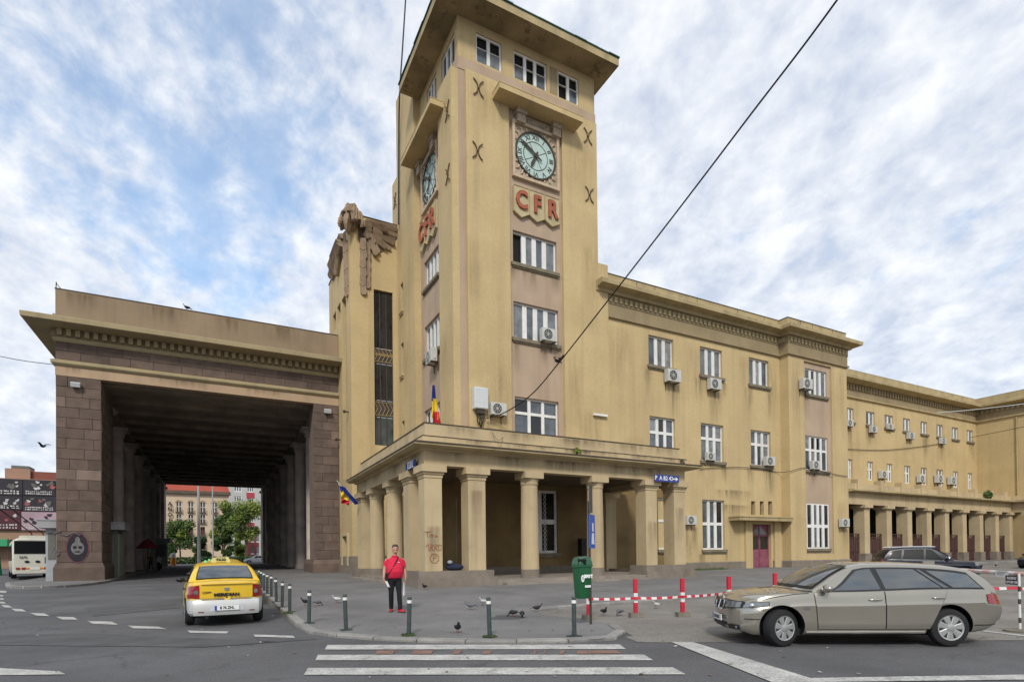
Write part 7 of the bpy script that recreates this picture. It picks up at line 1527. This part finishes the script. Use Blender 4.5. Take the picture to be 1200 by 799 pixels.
def make_person(label, shirt, trousers, shoes, simple=False, belly=1.0):
    o = thing('person', label, 'person', (0, 0, 0)); s = MB(); hx = .03
    # skin: head, neck, arms, hands as one surface down to the waist
    s.ell((hx*.6, -.02, 1.655), (.078, .098, .118), 16, 12); s.ell((hx*.6+.005, -.05, 1.585), (.056, .066, .052), 14, 8); s.tube([(0, .01, 1.42), (.008, .0, 1.60)], [.064, .058], 12)
    s.tube([(hx+.0, -.105, 1.675), (hx+.004, -.130, 1.635), (hx+.002, -.118, 1.622)], [.012, .017, .012], 8); s.ell((hx*.5-.078, .0, 1.645), (.012, .022, .032), 8, 6); s.ell((hx*.5+.082, .0, 1.645), (.012, .022, .032), 8, 6)
    s.ell((hx, -.105, 1.70), (.05, .02, .012), 10, 5); s.ell((hx, -.105, 1.598), (.028, .014, .008), 8, 5)
    oval_loft(s, [(0, 0, .95, .12, .09), (0, 0, 1.2, .15, .10), (0, .01, 1.40, .15, .08), (0, .01, 1.44, .08, .06)])
    arms = [[(-.19, .01, 1.40), (-.262, .0, 1.13), (-.285, -.10, .90)], [(.19, .01, 1.40), (.262, .06, 1.13), (.278, .02, .89)]]
    for i, a in enumerate(arms): s.tube([a[0], Vector(a[0]).lerp(Vector(a[1]), .5), a[1], Vector(a[1]).lerp(Vector(a[2]), .45), a[2]], [.056, .052, .043, .043, .030], 12); hand(s, a[2], 1 if i else -1)
    fuse(s, 'body', 'skin', o, .0085 if not simple else .014, 2)
    c = MB(); B = belly; oval_loft(c, [(0, -.01, .885, .178*B, .135*B), (0, -.025*B, .95, .186*B, .15*B), (0, -.04*B, 1.06, .198*B, .168*B), (0, -.03*B, 1.17, .196*B, .158*B), (0, -.01, 1.29, .195, .135), (0, .005, 1.38, .178, .112), (0, .012, 1.43, .115, .085), (0, .012, 1.455, .072, .066)])
    for sg in (-1, 1): c.tube([(sg*.15, .01, 1.385), (sg*.205, .016, 1.30), (sg*.232, .022, 1.19)], [.075, .074, .070], 14)
    sh_ = fuse(c, 'shirt', shirt, o, .013)
    col_ = MB(); col_.lathe((0, .005, 1.44), [(.078, 0), (.082, .02), (.075, .045), (.068, .04)], 18); col_.build('collar', shirt, sh_, 60)
    t = MB(); oval_loft(t, [(0, -.005, .99, .168*B, .135*B), (0, -.005, .90, .172, .135), (0, 0, .83, .168, .13), (0, 0, .78, .12, .10)])
    legs = [[(-.088, 0, .86), (-.098, -.03, .50), (-.095, .10, .075)], [(.088, 0, .86), (.105, -.10, .50), (.13, -.17, .07)]]
    for l in legs: t.tube([l[0], Vector(l[0]).lerp(Vector(l[1]), .5), l[1], Vector(l[1]).lerp(Vector(l[2]), .4), l[2]], [.098, .085, .066, .066, .056], 14)
    fuse(t, 'trousers', trousers, o, .014)
    for l, yaw in ((legs[0], R(-8)), (legs[1], R(38))):
        f = MB(); c0 = Vector((l[2][0], l[2][1], 0)); d = Vector((math.sin(yaw), -math.cos(yaw), 0)); n = Vector((d.y, -d.x, 0))
        f.loft([[c0+d*x+n*w*math.cos(a)+Vector((0, 0, .022+h*max(0, math.sin(a)) if math.sin(a) > 0 else .022)) for a in np.linspace(0, 2*math.pi, 15)[:-1]] for x, w, h in ((-.085, .022, .04), (-.07, .036, .085), (0, .042, .09), (.07, .046, .055), (.14, .045, .038), (.18, .028, .022))]); q = f.build('shoe', shoes, o, 50)
        f = MB(); f.loft([[c0+d*x+n*w*sg+Vector((0, 0, z)) for sg, z in ((-1, 0), (1, 0), (1, .024), (-1, .024))] for x, w in ((-.088, .025), (-.07, .04), (.07, .05), (.14, .048), (.186, .026))]); f.build('sole', 'shoe_sole', q)
    hr = MB(); hr.loft([[(hx*.6+rx*math.cos(a), -.012+ry_*math.sin(a)+dy, z) for a in np.linspace(0, 2*math.pi, 19)[:-1]] for rx, ry_, dy, z in ((.079, .070, .040, 1.63), (.084, .085, .024, 1.68), (.084, .100, .008, 1.72), (.074, .092, .006, 1.755), (.048, .062, .006, 1.777), (.012, .015, .006, 1.785))]); hr.build('hair', 'hair_dark', o, 60)
    for sg in (-1, 1): e = MB(); e.ell((hx+sg*.030, -.108, 1.665), (.012, .008, .007), 8, 5); e.build('eye', 'hair_dark', o)
    return o
man = make_person('heavy set man in red polo shirt and black trousers crossing the pavement, holding white papers', 'polo_red', 'trousers_black', 'shoe_red', belly=1.12)
b = MB(); b.tube([(.10, -.03, 1.452), (.07, -.105, 1.40), (.0, -.175, 1.26), (-.10, -.205, 1.10), (-.20, -.14, .97)], .014, 6); b.tube([(.10, -.03, 1.452), (.06, .10, 1.38), (-.08, .15, 1.15), (-.2, .06, .98)], .014, 6); b.build('bag_strap', 'bag_black', man, 60)
b = MB(); b.cbox((-.215, -.02, .93), (.06, .17, .20), R(10)); b.build('shoulder_bag', 'bag_black', man)
b = MB(); b.loft([[(-.265, -.16, .84), (-.19, -.18, .80), (-.13, -.18, .66), (-.195, -.16, .68)], [(-.265, -.15, .84), (-.19, -.17, .80), (-.13, -.17, .66), (-.195, -.15, .68)]]); b.build('papers', 'paper', man)
b = MB(); b.loft([[(.235, -.04, .80), (.265, .06, .80), (.27, .03, .44), (.225, -.08, .42)], [(.225, -.05, .80), (.255, .05, .80), (.25, .03, .45), (.205, -.08, .43)]]); b.build('plastic_bag', 'paper', man)
b = MB(); b.add([(.075, -.1745, 1.30), (.125, -.150, 1.30), (.125, -.150, 1.315), (.075, -.1745, 1.315)], [(0, 1, 2, 3)]); b.build('shirt_emblem', 'paper', man, fix=False)
g = gpav(463, 716.5); place(man, (g.x, g.y, pz(g.x, g.y)), R(-14), s=1.02)
for px, py, sh, tr, a, lab in ((176.5, 667.5, 'shirt_olive', 'bag_black', 20, 'person in olive top standing by the columns under the portico'), (186, 668, 'shirt_pale', 'bag_black', -20, 'person in pale top with a black bag under the portico')):
    pn = make_person(lab, sh, tr, 'shoe_sole', True); g = gat(px, py, .02); place(pn, (g.x, g.y, gz(g.x, g.y)+.01), R(a)) if px > 180 else place(pn, (g.x, g.y, iz(g.x, g.y)), R(a))
    if px > 180: b = MB(); b.ell((.22, -.05, .45), (.17, .14, .3), 12, 8); b.build('holdall', 'bag_black', pn, 60)

# ------------------------------------------------------------------ kiosks
mat('kiosk_grey', (.33, .345, .36), .7, .1, 2, .3, (.2, .2, .19)); mat('kiosk_dark', (.13, .13, .115), .8, .15, 2, .2, (.08, .08, .07)); mat('kiosk_roof', (.30, .30, .30), .7, .12, 2, .3, (.16, .15, .14)); mat('kiosk_green', (.26, .29, .22), .7, .1, 2); mat('awning_red', (.16, .02, .03), .7, .1); mat('orange', (.7, .22, .03), .6, .05)
def kiosk(label, x0, x1, y0, y1, z0, z1, walls, side):
    o = thing('kiosk', label, 'kiosk', ((x0+x1)/2, y0, z0)); h = z1-z0
    b = MB(); b.box(x0, x1, y0, y1, z0, z1-.5); b.build('wall', walls, o); b = MB(); b.box(x1+.002, x1+.05, y0+.1, y1-.1, z0+.1, z1-.75); b.build('side_panel', side, o)
    b = MB(); b.box(x0-.35, x1+.45, y0-.45, y1+.3, z1-.498, z1-.02); b.build('roof_fascia', 'kiosk_roof', o); b = MB(); b.box(x0-.4, x1+.5, y0-.5, y1+.35, z1-.019, z1+.04); b.build('roof', 'kiosk_grey', o)
    b = MB(); b.box(x0+.12, x1-.12, y0-.03, y0-.002, z0+1.4, z1-.8); b.build('shutter', 'kiosk_dark', o); return o
kiosk('pale grey kiosk standing to the left of the portico pier in front of the bus', at(53.5, 650, y=45.6).x, at(64.5, 650, y=45.6).x+.15, 45.6, 47.6, gz(-9.7, 46)+.1, 4.25, 'kiosk_grey', 'kiosk_grey')
q = gat(140, 676.5, .12); kiosk('dark kiosk with white fascia against the inside of the left pier', q.x-.95, q.x-.05, q.y-.3, q.y+2.3, gz(q.x, q.y)+.1, at(137, 612.5, y=q.y-.3).z, 'kiosk_dark', 'kiosk_green')
q = gat(196, 664, .12); kiosk('small pale kiosk at the far end of the portico columns', q.x-1.9, q.x-.1, q.y, q.y+2.5, gz(q.x, q.y)+.1, at(192, 631, y=q.y).z, 'kiosk_green', 'kiosk_dark')
q = gat(180, 669, .12); o = thing('market_umbrella', 'red market umbrella over a stall under the portico', 'umbrella', (q.x, q.y, gz(q.x, q.y))); b = MB(); zz = at(180, 641, y=q.y).z; zt = at(180, 631, y=q.y).z; b.lathe((q.x-.5, q.y, 0), [(.95, zz-.1), (.93, zz), (.5, (zz+zt)/2+.05), (.05, zt)], 12); b.build('canopy', 'awning_red', o); b = MB(); b.cyl((q.x-.5, q.y, gz(q.x, q.y)), (q.x-.5, q.y, zz), .04, n=8); b.build('pole', 'iron', o)
q = gat(203, 662.5, 0); o = thing('barrel', 'orange and white barrel on the road at the far end of the portico', 'barrel', (q.x, q.y, gz(q.x, q.y))); z = gz(q.x, q.y); b = MB(); b.lathe((q.x, q.y, z), [(.42, 0), (.40, .7), (.36, 1.3)], 16); b.build('body', 'orange', o, 40); b = MB(); b.lathe((q.x, q.y, z), [(.38, 1.301), (.36, 1.9), (.2, 2.0)], 16); b.build('top', 'paper', o, 40)

# ------------------------------------------------------------------ far buildings, poles and trees
mat('hotel_cream', (.55, .43, .31), .9, .06, .3, .15, (.3, .25, .18)); mat('roof_red', (.34, .07, .045), .8, .15, .6); mat('block_grey', (.42, .42, .40), .9, .06, .3); mat('block_red', (.36, .05, .07), .85, .08, .5); mat('brick_red', (.20, .055, .05), .9, .15, 1); mat('shop_red', (.22, .075, .055), .85, .12, .6); mat('shop_orange', (.33, .20, .14), .9, .1, .4); mat('pole_concrete', (.36, .345, .33), .9, .1, 1)
YH = 168
ho = thing('hotel_building', 'cream hotel with red roof and arched balcony windows seen through the portico', 'building', (-10, YH, 1))
xl_, xr_ = at(150, 600, y=YH).x, at(268, 600, y=YH).x; zc_ = at(232, 579, y=YH).z
cols_ = [209.5, 223.5, 237.5, 251.5]; rows_ = [(588, 600), (603, 612.5), (617, 626.5), (630.5, 640)]
hol = []
for cx in cols_:
    for r0, r1 in rows_:
        hol.append((at(cx-2.6, r0, y=YH).x, at(cx+2.6, r0, y=YH).x, at(cx, r1, y=YH).z, at(cx, r0, y=YH).z))
rr = {}
for h in hol: rr.setdefault(round(h[2], 0), []).append(h)
hol = [(h[0], h[1], sum(k[2] for k in rr[round(h[2], 0)])/len(rr[round(h[2], 0)]), sum(k[3] for k in rr[round(h[2], 0)])/len(rr[round(h[2], 0)])) for h in hol]
m = MB(); wall(m, 'y', YH, xl_, xr_, 0, zc_, hol, .5); m.box(xl_, xr_, YH+.6, YH+14, 0, zc_-.05); m.build('wall', 'hotel_cream', ho)
for i, h in enumerate(hol):
    b = MB(); b.box(h[0], h[1], YH+.25, YH+.3, h[2], h[3]); w_ = b.build('window', 'glass_dark', ho)
    b = MB(); xm = (h[0]+h[1])/2; b.box(xm-.08, xm+.08, YH+.2, YH+.248, h[2], h[3]); b.box(h[0], h[1], YH+.2, YH+.247, (h[2]+h[3])/2, (h[2]+h[3])/2+.12); b.build('frame', 'brick_red' if i % 4 > 1 else 'white_paint', w_)
    b = MB(); b.box(h[0]-.25, h[1]+.25, YH-.6, YH-.003, h[2]-.2, h[2]-.02)
    for k in range(6): x = h[0]-.2+(h[1]-h[0]+.4)*k/5; b.box(x-.03, x+.03, YH-.58, YH-.52, h[2]-.02, h[2]+.8)
    b.box(h[0]-.25, h[1]+.25, YH-.6, YH-.5, h[2]+.8, h[2]+.88); b.build('balcony', 'bark', w_)
    if i % 4 == 0:
        b = MB(); r_ = (h[1]-h[0])/2+.35; b.loft([[(xm+r*math.cos(a), YH-d, h[3]-.3+r*math.sin(a)) for a in np.linspace(0, math.pi, 11)] for r, d in ((r_, .0), (r_, .12), (r_-.3, .12), (r_-.3, 0))], closed=False, caps=False); b.build('arch', 'arch_plaster', w_)
b = MB(); b.box(xl_-.5, xr_+.5, YH-.8, YH+.5, zc_, zc_+.8); b.build('cornice', 'bark', ho)
zr_ = at(232, 566, y=YH).z+3; b = MB(); b.loft([[(xl_-.3, YH-.5, zc_+.801), (xr_+.3, YH-.5, zc_+.801), (xr_+.3, YH+14, zc_+.801), (xl_-.3, YH+14, zc_+.801)], [(xl_+1.2, YH+2.2, zr_), (xr_-1.2, YH+2.2, zr_), (xr_-1.2, YH+12, zr_), (xl_+1.2, YH+12, zr_)]]); b.build('roof', 'roof_red', ho)
for k, ch in enumerate('ANOF'):
    q = at(199.3, 590+6.5*k, y=YH-.5); lettering('sign_letter', ch, 1.35, facing('y', (q.x, YH-.5, q.z)), 'black', ho, .15, .03)
YG = 205
gb_ = thing('apartment_block', 'grey apartment block with red panels behind the trees', 'building', (20, YG, 1)); xa_, xb_ = at(266.5, 600, y=YG).x, at(335, 600, y=YG).x
hg = []
for cx, w in ((278.5, 4.5), (293.5, 4.3), (315, 4.5)):
    for r0, r1 in ((569.5, 576), (581, 587.5), (593, 599.5), (605, 611.5), (617, 623.5), (629, 635.5)): hg.append((at(cx-w, r0, y=YG).x, at(cx+w, r0, y=YG).x, at(cx, r1, y=YG).z, at(cx, r0, y=YG).z, cx))
rz6 = {}
for i, h in enumerate(hg): rz6.setdefault(i % 6, []).append(h)
hg = [(h[0], h[1], rz6[i % 6][0][2], rz6[i % 6][0][3], h[4]) for i, h in enumerate(hg)]
m = MB(); wall(m, 'y', YG, xa_, xb_, 0, 36, hg, .4); m.box(xa_, xb_, YG+.6, YG+14, 0, 35.9); m.build('wall', 'block_grey', gb_)
for h in hg:
    b = MB(); b.box(h[0], h[1], YG+.25, YG+.3, h[2], h[3]); w_ = b.build('window', 'glass_blue', gb_)
    b = MB(); n = 3
    for k in range(n+1): x = h[0]+(h[1]-h[0]-.2)*k/n; b.box(x, x+.2, YG+.15, YG+.248, h[2], h[3])
    b.box(h[0], h[1], YG+.16, YG+.247, h[2], h[2]+.25); b.box(h[0], h[1], YG+.16, YG+.247, h[3]-.25, h[3]); b.build('frame', 'white_paint', w_)
    if 290 < h[4] < 300: b = MB(); b.box(h[0]-.1, h[1]+.1, YG-.08, YG-.003, h[2]-2.0, h[2]-.1); b.build('red_panel', 'block_red', gb_)
q = at(294, 655, y=150); rb = thing('brick_house', 'low dark red brick house behind the bright tree', 'building', (q.x, 150, 1)); xa_, xb_ = at(288, 640, y=150).x, at(301, 640, y=150).x; zt = at(294, 618, y=150).z
hb = [(at(290, 0, y=150).x, at(293, 0, y=150).x, at(291, 648, y=150).z, at(291, 640, y=150).z), (at(296, 0, y=150).x, at(299, 0, y=150).x, at(291, 648, y=150).z, at(291, 640, y=150).z), (at(290, 0, y=150).x, at(293, 0, y=150).x, at(291, 634, y=150).z, at(291, 626, y=150).z), (at(296, 0, y=150).x, at(299, 0, y=150).x, at(291, 634, y=150).z, at(291, 626, y=150).z)]
m = MB(); wall(m, 'y', 150, xa_, xb_, 0, zt, hb, .3); m.box(xa_, xb_, 150.4, 156, 0, zt-.02); m.build('wall', 'brick_red', rb)
for h in hb: b = MB(); b.box(h[0], h[1], 150.15, 150.2, h[2], h[3]); w_ = b.build('window', 'glass_curtain', rb); b = MB(); b.box(h[0]-.1, h[1]+.1, 149.9, 149.997, h[2]-.25, h[2]-.02); b.build('sill', 'white_paint', w_)
b = MB(); b.box(xa_-.3, xb_+.3, 149.7, 156.3, zt, zt+.4); b.build('roof', 'bark', rb)
for px, y, r, lab in ((233, 113, .28, 'thick concrete pole beyond the portico'), (249.5, 121, .16, 'slim pale pole to the right of the thick concrete pole'), (306.5, 125, .17, 'grey pole beside the right columns at the far end')):
    q = gat(px, 656, 0); x = at(px, 640, y=y).x; o = thing('utility_pole', lab, 'pole', (x, y, gz(x, y)), 'poles beyond the portico'); b = MB(); b.tube([(x, y, .2), (x, y, 8), (x, y, 19)], [r, r*.85, r*.7], 10); b.build('shaft', 'pole_concrete', o, 40)
    b = MB(); b.tube([(x, y, 18.6), (x+.3, y-2, 19.2)], .06, 6); b.build('arm', 'pole_concrete', o)
def tree(label, x, y, z0, h, crown_r, mats, seed, n=6500, leaf=.26, trunk_r=.16, clumps=15, trunk_h=.45):
    rnd = random.Random(seed); o = thing('tree', label, 'tree', (x, y, z0), 'trees beyond the portico'); t = MB()
    top = Vector((x+rnd.uniform(-.3, .3), y, z0+h*.8)); base = Vector((x, y, z0)); t.tube([base, base.lerp(top, .3)+Vector((.1, 0, 0)), base.lerp(top, .65), top], [trunk_r, trunk_r*.8, trunk_r*.5, .03], 8); cen = []
    for k in range(clumps):
        a = rnd.uniform(0, 6.28); rr = crown_r*math.sqrt(rnd.random())*.85; zz = z0+h*rnd.uniform(trunk_h, .95); f = 1-.55*max(0, (zz-z0)/h-.55)/.45; c = Vector((x+rr*math.cos(a)*f, y+rr*math.sin(a)*f, zz)); cen.append((c, crown_r*rnd.uniform(.32, .52))); s = base.lerp(top, rnd.uniform(.3, .7)); t.tube([s, s.lerp(c, .6)+Vector((0, 0, .2)), c], [trunk_r*.35, trunk_r*.2, .02], 5)
    t.build('trunk', 'bark', o, 50); m = MB(); per = n//clumps
    for c, r in cen:
        mi = rnd.choice([0, 0, 1, 2])
        for k in range(per):
            d = Vector((rnd.gauss(0, 1), rnd.gauss(0, 1), rnd.gauss(0, .8))).normalized()*r*rnd.random()**.45; p = c+d; a = Vector((rnd.gauss(0, 1), rnd.gauss(0, 1), rnd.gauss(-.3, .6))).normalized()*leaf*rnd.uniform(.6, 1.1); b_ = a.cross(Vector((rnd.gauss(0, 1), rnd.gauss(0, 1), rnd.gauss(0, 1)))).normalized()*leaf*.45
            m.add([p-a, p+b_, p+a, p-b_], [(0, 1, 2, 3)], mi if rnd.random() < .8 else rnd.randrange(3))
    m.build('crown', mats, o, fix=False)
TD = ['leaf', 'leaf_dark', 'leaf_bright']
def tr(px, pw, ptop, y, label, mats, seed, pbot=655, **k):
    q = at(px, 640, y=y); w = (at(px+pw/2, 640, y=y).x-at(px-pw/2, 640, y=y).x)/2; z0 = gz(q.x, y); h = at(px, ptop, y=y).z-z0; tree(label, q.x, y, z0, h, w, mats, seed, **k)
tr(211, 38, 607, 128, 'dark green round tree on the left in front of the hotel', TD, 1, clumps=20, trunk_h=.25)
tr(262, 36, 589, 140, 'tall dark green tree in the middle beyond the portico', TD, 2, clumps=20, trunk_h=.3, n=8000)
tr(261, 22, 617, 126, 'low mid green tree under the tall dark one', ['leaf', 'leaf_dark', 'leaf'], 3, clumps=14, trunk_h=.2)
tr(289, 46, 585, 124, 'bright yellow green tree at the right end of the opening', ['leaf_bright', 'leaf_bright', 'leaf'], 4, clumps=18, trunk_h=.42, n=7000)
tr(233, 26, 630, 135, 'low dark shrub tree below the hotel windows', ['leaf_dark', 'leaf', 'leaf_dark'], 5, clumps=12, trunk_h=.15)
tr(281, 20, 622, 132, 'low olive shrub tree at the foot of the tall dark one', ['leaf', 'leaf_bright', 'leaf_dark'], 6, clumps=12, trunk_h=.15)
x0, x1 = at(196, 655, y=122).x, at(296, 655, y=122).x
hg_ = thing('hedge', 'low clipped green hedge along the far street', 'hedge', ((x0+x1)/2, 122, 1)); m = MB()
for k in range(2600): p = Vector((random.uniform(x0, x1), 122+random.uniform(-.8, .8), gz(0, 122)+random.uniform(0, 1.3))); a = Vector((random.gauss(0, 1), random.gauss(0, 1), random.gauss(0, .6))).normalized()*.22; b_ = a.cross(Vector((random.gauss(0, 1), random.gauss(0, 1), random.gauss(0, 1)))).normalized()*.12; m.add([p-a, p+b_, p+a, p-b_], [(0, 1, 2, 3)])
m.build('foliage', 'leaf_dark', hg_, fix=False)
# shop block with event posters on the left
YS2 = 108
sb = thing('shop_building', 'low orange shop building behind the poster wall at the left edge', 'building', (-60, YS2, 0)); xa_, xb_ = at(-90, 600, y=YS2).x, at(64.5, 600, y=YS2).x+4
def Zs(py): return at(33, py, y=YS2).z
b = MB(); b.box(xa_, xb_, YS2, YS2+15, 0, Zs(561)); b.build('wall', 'shop_orange', sb); b = MB(); b.box(at(3, 560, y=YS2).x, at(33, 560, y=YS2).x, YS2+1, YS2+9, Zs(561), Zs(548.5)); b.build('penthouse', 'shop_orange', sb); b = MB(); b.box(at(33.5, 560, y=YS2).x, xb_-1, YS2+1.5, YS2+9, Zs(561), Zs(550.5)); b.build('penthouse', 'shop_red', sb); b = MB(); b.box(at(8, 545, y=YS2).x, at(29.5, 545, y=YS2).x, YS2+2, YS2+5, Zs(548.4), Zs(544)); b.build('roof_plant', 'kiosk_dark', sb)
b = MB(); b.box(xa_, at(14, 640, y=YS2).x, YS2-2.2, YS2-.01, Zs(640), Zs(632)); b.build('canopy', 'bus_green', sb)
mat('poster_black', (.025, .022, .028), .5, .4, .35); mat('poster_maroon', (.07, .018, .025), .5, .3, .4); mat('poster_pink', (.40, .28, .32), .5, .15, .3); mat('poster_print', (.50, .48, .46), .5, .3, 1.5); mat('poster_red', (.28, .08, .08), .5, .3, 1)
pw = thing('poster_wall', 'wall of dark event posters above the shop at the left edge', 'billboard', (-60, YS2-.3, 8))
PST = [(-95, -30, 562, 592, 'poster_black'), (-29.5, 26.5, 562, 581, 'poster_black'), (27, 65, 562, 580.5, 'poster_black'), (-29.5, 26, 581.5, 597.5, 'poster_black'), (26.5, 66, 581, 599, 'poster_black'), (-29.5, 24.5, 598, 621, 'poster_maroon'), (25, 66, 599.5, 621, 'poster_pink')]
rnd = random.Random(5)
for a, b_, c, d, mt in PST:
    x0, x1, z1, z0 = at(a, 600, y=YS2-.4).x, at(b_, 600, y=YS2-.4).x, Zs(c), Zs(d); m = MB(); m.box(x0+.01, x1-.01, YS2-.4, YS2-.05, z0+.01, z1-.01); p = m.build('poster', mt, pw)
    w, h = x1-x0, z1-z0
    pr = MB()
    for k in range(26):      # blurred lines of print
        xx = x0+.3+(w-.6)*(k%13)/13; zz = z0+h*(.08 if k < 13 else .22); pr.box(xx, xx+(w-.6)/13*rnd.uniform(.4, .9), YS2-.43, YS2-.401, zz, zz+h*rnd.uniform(.05, .10))
    pr.build('print_line', 'poster_print', p)
    for k in range(9):      # figures as plain shapes
        cx, cz = x0+w*rnd.uniform(.08, .92), z0+h*rnd.uniform(.42, .85); r = h*rnd.uniform(.05, .14); q = MB(); q.loft([[(cx+r*math.cos(t)*(1+.35*math.sin(3*t+k)), YS2-d_, cz+r*math.sin(t)*(1+.3*math.cos(2*t+k))) for t in np.linspace(0, 2*math.pi, 17)[:-1]] for d_ in (.401, .43+.003*k)]); q.build('print_shape', rnd.choice(['poster_print', 'poster_red', 'kiosk_dark', 'poster_print']) if mt != 'poster_pink' else 'poster_black', p)
o = thing('green_stall', 'green stall with curved frame at the far left edge', 'stall', tuple(gat(5, 672, 0))); q = gat(-3, 674, 0); b = MB(); b.tube([(q.x, q.y, 0.2), (q.x-.2, q.y, 3), (q.x-1.6, q.y, 4.6), (q.x-4, q.y, 5)], .35, 8); b.build('frame', 'bus_green', o, 50); b = MB(); b.box(q.x-5, q.x-.9, q.y+.5, q.y+3, .1, 2.6); b.build('counter', 'kiosk_dark', o)
